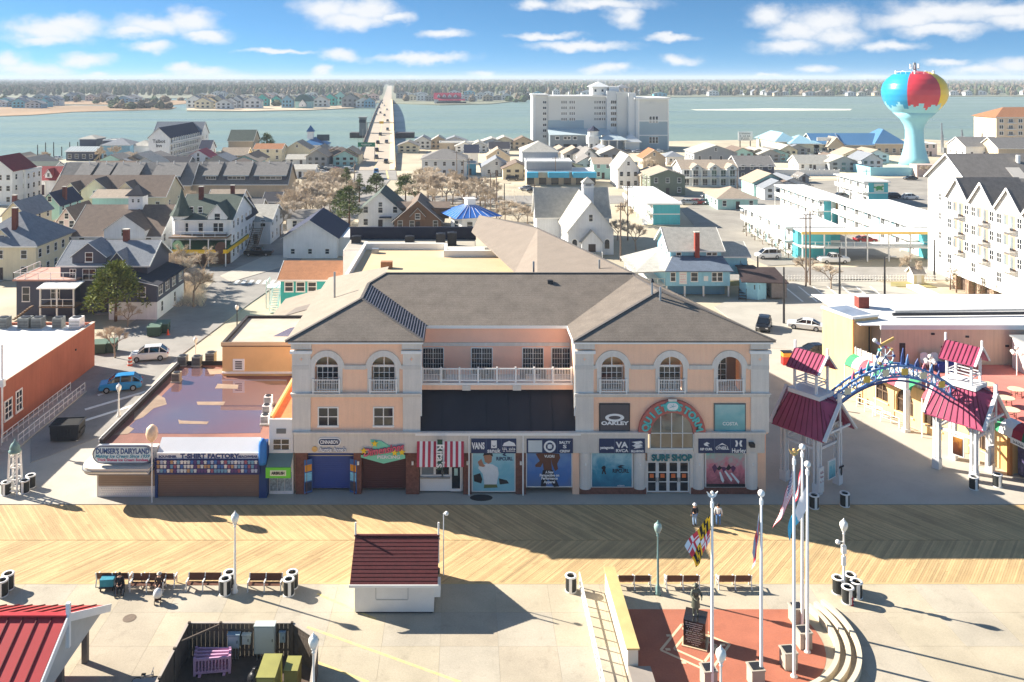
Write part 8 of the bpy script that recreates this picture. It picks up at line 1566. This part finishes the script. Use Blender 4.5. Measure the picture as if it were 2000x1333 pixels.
MB().cyl((3.15, 2.6, 1), (3.15, 2.6, 5.2), .04, n=6).build('camera_pole', trimw, ki); MB().ball((3.35, 2.6, 5.2), .15).build('camera_dome', trimw, ki, smooth=True); MB().beam((3.15, 2.6, 5.2), (3.35, 2.6, 5.25), .05, .05).build('camera_arm', trimw, ki)
MB().box(2.58, 3.0, .3, 1.2, .9, 1.7).build('meter_box', trimw, ki); MB().cyl((2.75, 1.6, 1.7), (2.75, 1.6, 2.0), .2, n=10).build('side_vent', dark, ki)
# benches
bwood = mat('bench_slat_brown', C(104,66,48), .7, .12, 3, island=.1); _bench = None
def bench(px_, py_, rz, label, w=2.3):
    global _bench
    x, y = G(px_, py_)
    if _bench is None:
        o = _bench = thing('park_bench', label, 'bench', (x, y, 0), rz, 'brown slatted benches beside the boardwalk')
        for k in range(4): MB().box(-1.15, 1.15, -.02+k*.12, .08+k*.12, .43, .46).build('seat_slat', bwood, o)
        for k in range(4): MB().slab([(-1.15, .46+k*.03, .55+k*.11), (1.15, .46+k*.03, .55+k*.11), (1.15, .485+k*.03, .64+k*.11), (-1.15, .485+k*.03, .64+k*.11)], .04).build('back_slat', bwood, o)
        for x_ in (-1.12, 0, 1.12):
            MB().box(x_-.035, x_+.035, -.04, .04, 0, .66).build('front_leg', trimw, o); MB().beam((x_, .62, 0), (x_, .46, .46), .07, .07).build('back_leg', trimw, o); MB().beam((x_, .46, .44), (x_, .6, .98), .07, .05).build('back_support', trimw, o); MB().box(x_-.04, x_+.04, -.06, .5, .64, .69).build('armrest', trimw, o); MB().box(x_-.03, x_+.03, 0, .46, .38, .43).build('seat_support', trimw, o)
        return o
    return dup(_bench, (x, y, 0), rz, label)
bench(286, 1157, 0, 'brown bench where a person sits, facing the beach'); bench(396, 1156, 0, 'brown bench left of the tall white lamp'); bench(516, 1157, 0, 'brown bench right of the tall white lamp')
bench(226, 1137, pi, 'brown bench behind the mobility chair, facing the shops'); bench(314, 1138, pi, 'brown bench back to back with the occupied one')
bench(1236, 1142, pi, 'brown bench beside the pale memorial wall'); bench(1330, 1142, pi, 'brown bench right of the verdigris lamp'); bench(1431, 1142, pi, 'brown bench behind the striped flag')
for a, c, l in ((4,1163,'slatted bin at the left edge of the plaza, front'),(16,1150,'slatted bin at the left edge of the plaza, back'),(440,1160,'slatted bin left of the tall white lamp, front'),(448,1147,'slatted bin left of the tall white lamp, back'),(564,1161,'slatted bin right of the last bench, front'),(571,1147,'slatted bin right of the last bench, back'),(1115,1154,'lone slatted bin near the white handrail'),(1637,1158,'slatted bin at the lamp with the camera, left'),(1661,1152,'slatted bin at the lamp with the camera, back'),(1673,1166,'slatted bin at the lamp with the camera, right'),(1656,1177,'slatted bin at the lamp with the camera, front')): x, y = G(a, c); bin_(x, y, l, rz=RH.uniform(-.5, .5))
x, y = G(1663, 1182); o = thing('fire_hydrant', 'small red and white hydrant in front of the bin cluster', 'hydrant', (x, y, 0)); MB().lathe([(.15,0),(.15,.06),(.11,.08),(.11,.45),(.13,.46),(.1,.6),(.03,.66)], n=12).build('barrel', mat('hydrant_red', C(170,50,60), .5, .1), o, smooth=True); MB().cyl((-.2,0,.38), (.2,0,.38), .06, n=8).build('outlet', trimw, o)
for a, c, h, l, s_, cm in ((459,1158,5.45,'tall white globe lamp between the benches','white',False),(1285,1161,4.9,'grey green lamp with a tall lantern by the memorial benches','verdigris',False),(1648,1163,5.1,'white globe lamp with camera and boxes at the bin cluster','white',True)): x, y = G(a, c); lamp(x, y, h, l, s_, None, cm)
lamp(13.25, 43.9, 5.4, 'white globe lamp in front of the red brick memorial circle'); lamp(-8.1, 44.9, 5.4, 'white globe lamp at the corner of the timber enclosure')
# red roofed pavilion
pa = thing('red_roof_pavilion', 'open pavilion with a red standing seam roof in the lower left corner', 'pavilion', (-30, 46, 0)); redr = mat('standing_seam_red', C(184,54,56), .45, .06, .6); redd = mat('seam_rib_red', C(120,26,30), .5, .05)
for s in (-1, 1): seam_roof(pa, (-12, s*5.4, 2.9), (8.3, s*5.4, 2.9), (8.3, 0, 5.7), (-12, 0, 5.7), 26, redr, redd); MB().beam((8.38, s*5.4, 2.75), (8.38, 0, 5.6), .08, .4).build('barge_board', white, pa)
MB().front([(-5.2, 2.7), (5.2, 2.7), (0, 5.4)], -.1, .1).build('gable_panel', mat('gable_panel_grey', C(190,192,190), .6, .08), pa, loc=(7.9, 0, 0), rotz=pi/2); MB().box(8.25, 8.45, -.1, .1, 4.0, 6.4).build('gable_post', white, pa)
for x in (-9, -1, 7.2):
    for y in (-4.6, -1.5, 1.5, 4.6): MB().box(x-.16, x+.16, y-.16, y+.16, 0, 3.0).build('post', mat('pavilion_post', C(110,104,98), .7, .1), pa)
MB().cyl((-1.6, -2.4, 4.2), (-1.6, -2.4, 5.4), .07, n=8).build('vent_pipe', trimw, pa); MB().beam((-12, 0, 5.76), (8.3, 0, 5.76), .3, .1).build('ridge_cap', redr, pa)
# timber enclosure with electrical gear
en = thing('timber_enclosure', 'roofless timber fence enclosure around electrical cabinets', 'enclosure', (-16.8, 51.1, 0)); bd = mat('fence_board', C(96,84,74), .9, .2, 2, island=.15)
def boards(p, q, h=2.0):
    p, q = Vector((*p, 0)), Vector((*q, 0)); L = (q-p).length; n = int(L/.26); d = (q-p)/n; ang = atan2(d.y, d.x); me = MB().box(.008, L/n-.008, -.02, .02, .02, h).mesh('fence_board', bd)
    for k in range(n): o_ = obj('fence_board', me, en, p+d*k, ang); o_.location.z = RH.uniform(-.04, .02)
    for z in (.4, 1.6): MB().beam(p+Vector((0,0,z)), q+Vector((0,0,z)), .06, .1).build('fence_rail', bd, en)
    MB().beam(p+Vector((0,0,h+.03)), q+Vector((0,0,h+.03)), .16, .05).build('fence_cap', mat('fence_cap_pale', C(176,164,150), .8, .1), en)
boards((0, 0), (6.3, 0)); boards((0, 0), (-.1, -7)); boards((6.3, 0), (8.1, -1.5)); boards((8.1, -1.5), (8.5, -7))
for p in ((.1,-.1), (6.3,-.1), (8.05,-1.55), (2, -.1), (4.2, -.1), (0, -2.4), (0, -4.8)): MB().box(p[0]-.07, p[0]+.07, p[1]-.07, p[1]+.07, 0, 2.15).build('fence_post', bd, en)
MB().prism([(0,0), (6.3,0), (8.1,-1.5), (8.5,-7), (-.1,-7)], .004, .02).build('enclosure_floor', mat('dirt_floor', C(88,74,64), .95, .3, .8), en); MB().beam((.1, -1.6, 1.95), (2.0, -.1, 2.0), .08, .1).build('diagonal_brace', bd, en)
def cabinet(x, y, w, d, z0, z1, m, label, grp=None, cond=0):
    o = thing('electrical_cabinet', label, 'cabinet', (-16.8+x, 51.1+y, 0), 0, grp); MB().box(-w/2, w/2, -d, 0, z0, z1).build('casing', m, o); MB().box(-w/2+.05, w/2-.05, -d-.02, -d, z0+.06, z1-.06).build('door', m, o); MB().box(w/2-.14, w/2-.1, -d-.05, -d-.02, (z0+z1)/2-.08, (z0+z1)/2+.08).build('handle', dark, o); MB().box(-w/2-.03, w/2+.03, -d-.05, .0, z1, z1+.04).build('lid', m, o)
    for k in range(cond): MB().cyl((-w/2+.1+k*(w-.2)/max(1, cond-1), -d/2, .02), (-w/2+.1+k*(w-.2)/max(1, cond-1), -d/2, z0), .04, n=6).build('conduit', steel, o)
cb = mat('cabinet_blue_grey', C(150,172,184), .5, .08); cg = mat('cabinet_pale', C(190,196,190), .5, .06); col_ = mat('cabinet_olive', C(150,146,80), .6, .1, 1)
cabinet(2.85, -.12, .7, .3, .75, 1.55, cb, 'light blue wall cabinet with conduits in the enclosure', None, 4); cabinet(3.6, -.12, .5, .25, .95, 1.5, cg, 'small pale wall cabinet in the enclosure'); cabinet(4.75, -.12, 1.2, .5, .55, 2.2, cg, 'tall pale grey cabinet in the enclosure', None, 6); cabinet(5.75, -.12, .35, .15, 1.0, 1.6, cb, 'small meter box in the corner of the enclosure')
cabinet(5.75, -2.6, 1.0, 1.9, .05, 1.9, col_, 'big olive transformer box in the enclosure'); cabinet(6.9, -2.2, .75, 1.2, .05, 1.5, col_, 'smaller olive transformer box in the enclosure')
pk = mat('barrier_pink', C(206,160,190), .6, .08, 2); pbr = None
for i in range(4):
    loc = (-16.8+1.75+i*.06, 51.1-.75-.28*i, .03); lab = ('lilac plastic barrier at the back of the stack', 'lilac plastic barrier second from the back of the stack', 'lilac plastic barrier second from the front of the stack', 'lilac plastic barrier at the front of the stack')[i]
    if pbr is None:
        o = pbr = thing('plastic_barrier', lab, 'barrier', loc, 0, 'lilac plastic barriers stacked in the enclosure')
        for z in (.1, .86): MB().box(-1.0, 1.0, -.05, .05, z, z+.13).build('rail', pk, o)
        for k in range(11): MB().box(-.96+k*.19-.035, -.96+k*.19+.035, -.04, .04, .23, .86).build('bar', pk, o)
        for s in (-1, 1): MB().box(s*1.0-.07, s*1.0+.07, -.06, .06, 0, 1.05).build('end_post', pk, o); MB().box(s*.7-.08, s*.7+.08, -.22, .22, 0, .08).build('foot', pk, o)
    else: dup(pbr, loc, .04*i, lab)
x, y = -16.8+4.6, 51.1-2.2; o = thing('rubbish_bag', 'black bag slumped against pale sheets in the enclosure', 'bag', (x, y, .02)); MB().lathe([(.35,0),(.48,.15),(.42,.4),(.25,.6),(.1,.72),(.16,.8)], n=10).build('bag', mat('bag_black', C(26,26,30), .4, .1, 6, bump=.6), o, smooth=True); MB().slab([(.4,-.3,.1),(1.2,-.4,.1),(1.1,.5,.75),(.35,.5,.7)], .05).build('pale_sheet', trimw, o)
o = thing('timber_pile', 'pale scrap boards lying at the front of the enclosure', 'timber pile', (-16.8+4.2, 51.1-4.0, .02))
for k in range(5): MB().box(-1.8+k*.2, 1.2+k*.15, -.1+k*.16, .02+k*.16, .02+.03*k, .07+.03*k).build('board', mat('scrap_board', C(206,190,160), .8, .1, 2), o)
o = thing('storage_box', 'dark storage box with a bicycle leaning on it, left of the enclosure', 'box', (-18.2, 47.6, 0), .15); MB().box(-.6,.6,-.5,.5,0,.7).build('body', dark, o); MB().box(-.64,.64,-.54,.54,.7,.78).build('lid', grey, o)
o = thing('bicycle', 'bicycle leaning beside the dark storage box', 'bicycle', (-18.3, 48.4, 0), .1)
for x in (-.5, .5):
    b = MB(); n = 18
    for k in range(n): a, c = 2*pi*k/n, 2*pi*(k+1)/n; b.beam((x+.33*cos(a), 0, .34+.33*sin(a)), (x+.33*cos(c), 0, .34+.33*sin(c)), .03, .03, (0,1,0))
    b.build('wheel', blackm, o)
b = MB()
for p, q in (((-.5,.34),(-.15,.72)), ((-.15,.72),(.38,.78)), ((.38,.78),(.5,.34)), ((-.5,.34),(-.05,.34)), ((-.05,.34),(-.15,.72)), ((-.05,.34),(.38,.78)), ((.38,.78),(.36,.98))): b.beam((p[0],0,p[1]), (q[0],0,q[1]), .035, .035, (0,1,0))
b.build('frame', steel, o); MB().box(-.28,-.04,-.07,.07,.8,.85).build('saddle', blackm, o); MB().beam((.34,-.26,1.0), (.34,.26,1.0), .03, .03).build('handlebar', steel, o)
# ------------------------------------------------------------------ memorial
brick2 = mat('memorial_brick', C(172,104,80), .9, .12, .4, fine=.08, stain=.12); cream = mat('cream_paver', C(224,196,160), .85, .08)
MX, MY, MR = 17.0, 53.0, 5.15
pts = [(10.15, 43), (10.15, 55.6)]+[(MX+MR*cos(a), MY+MR*sin(a)) for a in [.529-(.529+1.5)*i/24 for i in range(25)]]
struct(MB().prism(pts+[(MX, 43)], -.1, .012).build('memorial_paving', brick2))
def frame_line(cx, cy, r, a0, w=.16):
    P = [(cx+r*cos(a0+k*pi/2), cy+r*sin(a0+k*pi/2)) for k in range(4)]
    for k in range(4):
        p, q = Vector((*P[k], .014)), Vector((*P[(k+1) % 4], .014)); struct(MB().beam(p, q, w, .008).build('paving_border', cream))
frame_line(14.1, 51.9, 2.2, .12); frame_line(14.1, 51.9, 1.35, .12)
for k in range(8): a = .12+k*pi/4; struct(MB().box(14.1+1.75*cos(a)-.15, 14.1+1.75*cos(a)+.15, 51.9+1.75*sin(a)-.1, 51.9+1.75*sin(a)+.1, .012, .02).build('name_paver', cream))
MX, MY = 17.3, 53.3
for i, r in enumerate((5.5, 6.1, 6.7)):
    b = MB(); n = 30; a0, a1 = .4, -1.45
    for k in range(n):
        f0, f1 = a0+(a1-a0)*k/n, a0+(a1-a0)*(k+1)/n; b.prism([(MX+r*cos(f0), MY+r*sin(f0)), (MX+r*cos(f1), MY+r*sin(f1)), (MX+(r+.27)*cos(f1), MY+(r+.27)*sin(f1)), (MX+(r+.27)*cos(f0), MY+(r+.27)*sin(f0))], 0, .44)
    tag(b.build('curved_step', mat('step_stone', C(214,200,174), .85, .08)), ('innermost curved stone bench around the memorial circle', 'middle curved stone bench around the memorial circle', 'outermost curved stone bench around the memorial circle')[i], 'bench', 'curved stone benches of the memorial')
o = thing('memorial_wall', 'pale wall with an ochre coping running beside the memorial', 'wall', (9.75, 49.3, 0)); MB().box(-.3, .3, 0, 8.1, 0, 1.62).build('wall', mat('memorial_wall', C(224,214,196), .8, .06), o); MB().box(-.38, .38, -.06, 8.2, 1.62, 1.72).build('coping', mat('coping_ochre', C(200,176,120), .8, .12), o); MB().box(-.3, 1.0, -1.4, -.06, 0, .7).build('end_block', mat('end_block_grey', C(150,140,130), .8, .1), o)
o = thing('handrail', 'white tubular handrail in front of the memorial wall', 'railing', (7.8, 46, 0))
for z in (.12, .55, 1.0): MB().beam((0, 0, z), (0, 12, z), .06, .06).build('rail', trimw, o)
for k in range(13): MB().box(-.04, .04, k-.04, k+.04, 0, 1.05).build('baluster', trimw, o)
gran = mat('black_granite', C(34,32,34), .12, .15, 4, spec=.6); pr = radians(-22)
o = thing('statue_plinth', 'polished black granite plinth engraved with white lines of text', 'plinth', (14.25, 52.4, .02), pr); MB().box(-.66, .66, -.66, .66, 0, 1.62).build('block', gran, o); MB().box(-.76, .76, -.76, .76, 0, .06).build('base', cream, o)
for k, w_ in enumerate((1.1, 1.05, .9, .75, 1.0, .95, 1.05, .9, 1.0, .8, .5)): scrawl(o, 0, -.661, 1.5-k*.128, w_, .075, mat('engraving_white', C(214,212,206), .7, 0))
# ------------------------------------------------------------------ people and statue: one skinned body each, clothing as children
def skinned(name, J, E, m, parent, root=None, sub=1):
    names = list(J); me = bpy.data.meshes.new(name); me.from_pydata([J[n][:3] for n in names], [(names.index(a), names.index(b_)) for a, b_ in E], []); me.materials.append(m)
    o = obj(name, me, parent); o.modifiers.new('skin', 'SKIN').use_smooth_shade = True; sv = me.skin_vertices[0].data
    for i, n in enumerate(names): r = J[n][3]; sv[i].radius = r if isinstance(r, tuple) else (r, r); sv[i].use_root = (n == (root or names[0]))
    s = o.modifiers.new('sub', 'SUBSURF'); s.levels = s.render_levels = sub; return o
skinm = mat('skin_tone', C(214,166,136), .6, .05, 5)
def person(label, x, y, z, rz, pose, top, trouser, hair, hat=None, coat=0, bodym=None, name='person', cat='person', h=1.74):
    o = thing(name, label, cat, (x, y, z), rz); k = h/1.74; st = pose != 'sit'
    hipz = .92 if st else .5; dy = 0
    J = {'pelvis': (0,0,hipz,.13), 'waist': (0,.0,hipz+.16,.125), 'chest': (0,.0,hipz+.40,.15), 'neck': (0,.0,hipz+.56,.055), 'head': (0,-.02,hipz+.68,.085), 'crown': (0,-.01,hipz+.78,.075)}
    E = [('pelvis','waist'),('waist','chest'),('chest','neck'),('neck','head'),('head','crown')]
    for s, n in ((-1,'l'),(1,'r')):
        J[n+'sh'] = (s*.19,.0,hipz+.49,.065)
        if pose == 'reach': el, hd = ((s*.30,-.1,hipz+.25), (s*.20,-.34,hipz+.22))
        elif pose == 'sit': el, hd = ((s*.27,-.04,hipz+.22), (s*.14,-.3,hipz+.14))
        else: el, hd = ((s*.27,.03,hipz+.22), (s*.26,-.06,hipz-.02))
        J[n+'el'] = (*el,.048); J[n+'wr'] = (*hd,.034); dv = (Vector(hd)-Vector(el)).normalized(); pm = Vector(hd)+dv*.07; J[n+'palm'] = (*pm,.036)
        E += [('chest',n+'sh'),(n+'sh',n+'el'),(n+'el',n+'wr'),(n+'wr',n+'palm')]
        for q in range(5):
            off = Vector(((q-2)*.018,(-.03 if q == 0 else 0),.012*(q == 0))); t1 = pm+dv*(.05 if q else .01)+off; t2 = t1+dv*(.04, .05, .055, .05, .04)[q]*.8+Vector((0,-.012,0)); J[n+'f%da' % q] = (*t1,.010); J[n+'f%db' % q] = (*t2,.008); E += [(n+'palm',n+'f%da' % q),(n+'f%da' % q,n+'f%db' % q)]
        if st: kn, an, to = (s*.11,-.01,.5), (s*.12,.02,.09), (s*.13,-.13,.04)
        else: kn, an, to = (s*.12,-.42,.5), (s*.12,-.44,.09), (s*.13,-.58,.04)
        J[n+'hp'] = (s*.095,0,hipz-.04,.095); J[n+'kn'] = (*kn,.062); J[n+'an'] = (*an,.042); J[n+'to'] = (*to,.036)
        E += [('pelvis',n+'hp'),(n+'hp',n+'kn'),(n+'kn',n+'an'),(n+'an',n+'to')]
    skinned('body', J, E, bodym or skinm, o)
    def sub(names, grow): return {n: (*J[n][:3], J[n][3]+grow) for n in names}
    e2 = lambda names: [e for e in E if e[0] in names and e[1] in names]
    tn = ['pelvis','waist','chest']+[s+q for s in 'lr' for q in ('sh','el','wr')]; skinned('jacket', sub(tn, .018), e2(tn), top, o)
    bn = ['pelvis']+[s+q for s in 'lr' for q in ('hp','kn','an')]; skinned('trousers', sub(bn, .015), e2(bn), trouser, o)
    for s in 'lr': fn = [s+'an', s+'to']; skinned('shoe', {n: (*J[n][:3], .05) for n in fn}, e2(fn), blackm if bodym is None else bodym, o)
    hz_ = J['head'][2]; MB().lathe([(.098,-.02),(.108,.04),(.098,.1),(.06,.145),(.01,.155)], (0,.015,hz_), 12).build('hair', hair, o, smooth=True)
    b = MB(); b.ball((0,-.115,hz_-.0), .018, 6, 4); b.build('nose', bodym or skinm, o)
    for s in (-1, 1): MB().ball((s*.034,-.098,hz_+.025), .011, 6, 4).build('eye', blackm, o); MB().ball((s*.098,.0,hz_+.005), .024, 6, 4).build('ear', bodym or skinm, o)
    MB().box(-.025,.025,-.108,-.1,hz_-.042,hz_-.034).build('mouth', mat('lip_tone', C(150,90,84), .6, 0) if bodym is None else bodym, o)
    if hat: MB().lathe([(.17,.05),(.175,.065),(.115,.075),(.112,.15),(.06,.19),(.01,.195)], (0,0,hz_), 14).build('hat', hat, o, smooth=True)
    if coat: MB().lathe([(.24,hipz-.42),(.2,hipz-.05),(.165,hipz+.2)], n=14, cap=False).build('coat_skirt', top, o, smooth=True)
    o.scale = (k,)*3; return o
blk_c = mat('cloth_black', C(38,38,44), .9, .1, 4); den = mat('cloth_denim', C(150,176,206), .9, .1, 4); den2 = mat('cloth_blue_jeans', C(90,126,176), .9, .1, 4); wht = mat('cloth_white', C(222,222,220), .9, .06, 4); brn = mat('cloth_brown', C(70,50,44), .9, .1, 4); hb_ = mat('hair_dark', C(40,32,28), .8, .1); hg_ = mat('hair_white', C(214,210,204), .8, .1)
x, y = G(1357, 1028); person('person in a black vest and pale jeans standing on the shaded boardwalk', x, y, .01, radians(200), 'stand', blk_c, den, hg_, mat('cap_white', C(226,226,224), .8, .04)); x, y = G(1403, 1028); person('person in a white top and blue jeans standing behind the striped flag', x, y, .01, radians(160), 'stand', wht, den2, hb_)
x, y = G(310, 1157); person('person in dark brown clothes sitting on the bench', x, y+.1, -.05, 0, 'sit', brn, brn, hg_, mat('hat_pale', C(190,180,170), .8, .06)); x, y = G(232, 1160); person('person in black sitting in the mobility chair', x, y+.1, .06, radians(20), 'sit', blk_c, blk_c, hb_)
o = thing('mobility_chair', 'black mobility chair with big wheels and a teal bag behind it', 'wheelchair', (x, y+.1, 0), radians(20))
for s in (-1, 1):
    b = MB(); n = 18
    for k in range(n):
        a, c = 2*pi*k/n, 2*pi*(k+1)/n; b.beam((s*.31, .05+.3*cos(a), .3+.3*sin(a)), (s*.31, .05+.3*cos(c), .3+.3*sin(c)), .05, .04, (1,0,0))
        if k % 3 == 0: b.beam((s*.31, .05, .3), (s*.31, .05+.3*cos(a), .3+.3*sin(a)), .015, .015, (1,0,0))
    b.build('wheel', blackm, o); MB().cyl((s*.26-.03, -.5, .1), (s*.26+.03, -.5, .1), .1, n=10).build('caster', blackm, o); MB().box(s*.29-.03, s*.29+.03, -.3, .2, .68, .72).build('armrest', dark, o); MB().beam((s*.26, -.25, .4), (s*.22, -.55, .1), .03, .03).build('leg_rest', steel, o)
MB().box(-.27, .27, -.3, .22, .4, .45).build('seat', dark, o); MB().box(-.27, .27, .2, .25, .45, .95).build('backrest', dark, o)
x, y = G(211, 1150); o = thing('teal_bag', 'teal covered cart with bags at the end of the bench', 'cart', (x, y, 0), .1); MB().box(-.45,.45,-.35,.35,.3,.8).build('bag', mat('bag_teal', C(54,140,160), .8, .15, 4, bump=.4), o); MB().box(-.5,.5,-.4,.4,.22,.3).build('tray', dark, o)
for sx in (-.4,.4):
    for sy in (-.3,.3): MB().cyl((sx-.03,sy,.11), (sx+.03,sy,.11), .11, n=10).build('wheel', blackm, o)
x, y = G(308, 1177); o = thing('white_stroller', 'small white hooded cart parked in front of the bench', 'cart', (x, y, 0), .3); MB().lathe([(.05,.35),(.26,.4),(.3,.6),(.24,.8),(.1,.92),(.02,.95)], n=12).build('hood', wht, o, smooth=True); MB().box(-.2,.2,-.25,.25,.25,.36).build('basket', brn, o); [MB().cyl((sx-.02,sy,.12), (sx+.02,sy,.12), .12, n=10).build('wheel', blackm, o) for sx in (-.2,.2) for sy in (-.22,.22)]; MB().beam((0,.2,.5), (0,.55,.95), .03, .03).build('push_handle', dark, o)
bronze = mat('bronze_patina', C(96,98,84), .5, .2, 6, metal=.4)
person('bronze statue of a firefighter in helmet and long coat on the black plinth', 14.25, 52.4, 1.64, pr+.5, 'reach', bronze, bronze, bronze, bronze, 1, bronze, 'statue', 'statue', 1.95)
# ------------------------------------------------------------------ flagpoles and flags
def flagpole(px_, py_, h, label, top='ball'):
    x, y = G(px_, py_); o = thing('flagpole', label, 'flagpole', (x, y, 0)); MB().lathe([(.2,0),(.2,.05),(.12,.1),(.1,.2),(.09,h*.5),(.06,h)], n=12).build('pole', trimw, o, smooth=True); MB().lathe([(.11,h-.5),(.11,h-.2)], n=10).build('truck', trimw, o)
    if top == 'ball': MB().ball((0,0,h+.14), .2, 12, 8).build('finial', trimw, o, smooth=True)
    else:
        MB().lathe([(.06,h),(.12,h+.1),(.05,h+.2)], n=8).build('finial', goldm if top == 'eagle' else trimw, o); w_ = goldm if top == 'eagle' else trimw
        for s in (-1, 1): MB().front([(0,h+.15),(s*.32,h+.42),(s*.2,h+.12),(s*.05,h+.05)], -.03, .03).build('finial_wing', w_, o)
        MB().ball((0,0,h+.34), .1, 8, 6).build('finial_body', w_, o)
    return x, y
def flag(x, y, ztop, w, h, pat, mats, label, droop=.75, spread=.5, dirx=-1, seed=0, res=(40, 26)):
    nu, nv = res; b = MB(); vs = []
    for j in range(nv+1):
        for i in range(nu+1):
            u, v = i/nu, j/nv; vs.append((dirx*(.1+u*w*spread*(.75+.25*cos(v*2+seed))), .14*sin(u*9+v*3+seed)*u+.1*sin(u*4+seed), -v*h-u*w*droop*(1-.12*v)))
    fs, ms = [], []
    for j in range(nv):
        for i in range(nu): k = j*(nu+1)+i; fs.append((k, k+1, k+nu+2, k+nu+1)); ms.append(pat((i+.5)/nu, (j+.5)/nv))
    b.add(vs, fs); b.m = ms; me = b.mesh('flag', mats, True); o = obj('flag', me, None, (x, y, ztop)); tag(o, label, 'flag'); return o
fy, fk, fr_, fw, fb, fgr, fcy = (mat('flag_'+n, c, .85, .05) for n, c in (('yellow', C(244,190,30)), ('black', C(40,34,34)), ('red', C(214,60,76)), ('white', C(236,236,236)), ('navy', C(40,48,110)), ('grey', C(170,178,196)), ('cyan', C(80,180,214))))
def md(u, v):
    if (u < .5) == (v < .5):
        uu, vv = (u % .5)*2, (v % .5)*2; st = int(uu*6) % 2; dg = (vv > uu*.9+.05); return (0 if st ^ dg else 1)
    uu, vv = (u % .5)*2, (v % .5)*2; q = (abs(uu-.5) < .13) or (abs(vv-.5) < .13); return (2 if (q ^ ((uu < .5) == (vv < .5))) else 3)
def us(u, v):
    if u < .4 and v < 7/13: return 3 if (int(u*22) % 2 == 0 and int(v*18) % 2 == 1) else 4
    return 2 if int(v*13) % 2 == 0 else 3
x, y = flagpole(1391, 1346, 10.9, 'white flagpole carrying the black and gold quartered flag', 'cross'); flag(x, y, 9.9, 2.3, 1.5, md, [fy, fk, fr_, fw], 'black, gold, red and white quartered state flag hanging limp', .7, .75, -1, 1)
x, y = flagpole(1487, 1338, 10.9, 'white flagpole carrying the red and grey flag'); flag(x, y, 9.9, 2.2, 1.4, lambda u, v: 2 if .35 < v < .65 or .4 < u < .6 else 5, [fy, fk, fr_, fw, fb, fgr], 'red and pale grey flag hanging limp', 1.0, .34, -1, 2)
x, y = flagpole(1551, 1322, 12.9, 'tallest white flagpole carrying the stars and stripes', 'eagle'); flag(x, y, 12.2, 2.8, 1.6, us, [fy, fk, fr_, fw, fb], 'stars and stripes flag hanging limp from the tallest pole', .85, .5, -1, 3, (44, 39))
x, y = flagpole(1567, 1224, 11.3, 'white flagpole farthest back in the group of three'); flag(x, y, 10.6, 2.2, 1.4, lambda u, v: 2 if v < .3 or v > .75 else 3, [fy, fk, fr_, fw], 'red and white flag hanging behind the stars and stripes', 1.0, .2, -1, 4)
x, y = flagpole(1577, 1274, 11.3, 'white flagpole on the right of the group of three'); flag(x, y, 10.2, 2.4, 1.5, lambda u, v: 3 if u < .5-.3*v+.2 else 6, [fy, fk, fr_, fw, fb, fgr, fcy], 'white and light blue flag hanging limp from the right pole', .9, .45, -1, 5)
for i, (a, c) in enumerate(((1384,1338),(1476,1336),(1540,1302),(1556,1214),(1569,1262))):
    x, y = G(a, c); o = thing('stone_planter', ('square stone block at the foot of the quartered flag pole', 'square stone block at the foot of the red and grey flag pole', 'square stone block at the foot of the tallest flagpole', 'square stone block at the farthest flagpole', 'square stone block at the right flagpole')[i], 'planter', (x, y, 0), .1, 'stone blocks at the flagpoles'); MB().box(-.38,.38,-.38,.38,0,.95).build('block', mat('planter_stone', C(176,166,150), .85, .1), o); MB().box(-.42,.42,-.42,.42,.95,1.03).build('cap', mat('planter_stone', C(176,166,150)), o); MB().box(-.3,.3,-.3,.3,1.03,1.06).build('lamp_glass', dark, o)
# ------------------------------------------------------------------ thin sea haze
hm = bpy.data.materials.new('haze'); hm.use_nodes = True; t = hm.node_tree; t.nodes.clear()
pv_ = ND(t, 'ShaderNodeVolumePrincipled', ins={'Color': (.80, .90, 1.0, 1), 'Density': .00014, 'Anisotropy': 0.0}); LK(t, pv_.outputs[0], ND(t, 'ShaderNodeOutputMaterial').inputs['Volume'])
tag(struct(MB().box(-16000, 16000, -200, 16000, -4, 60).build('haze', hm), 'stuff'), 'thin pale sea haze over the bay and the far shore', 'haze')
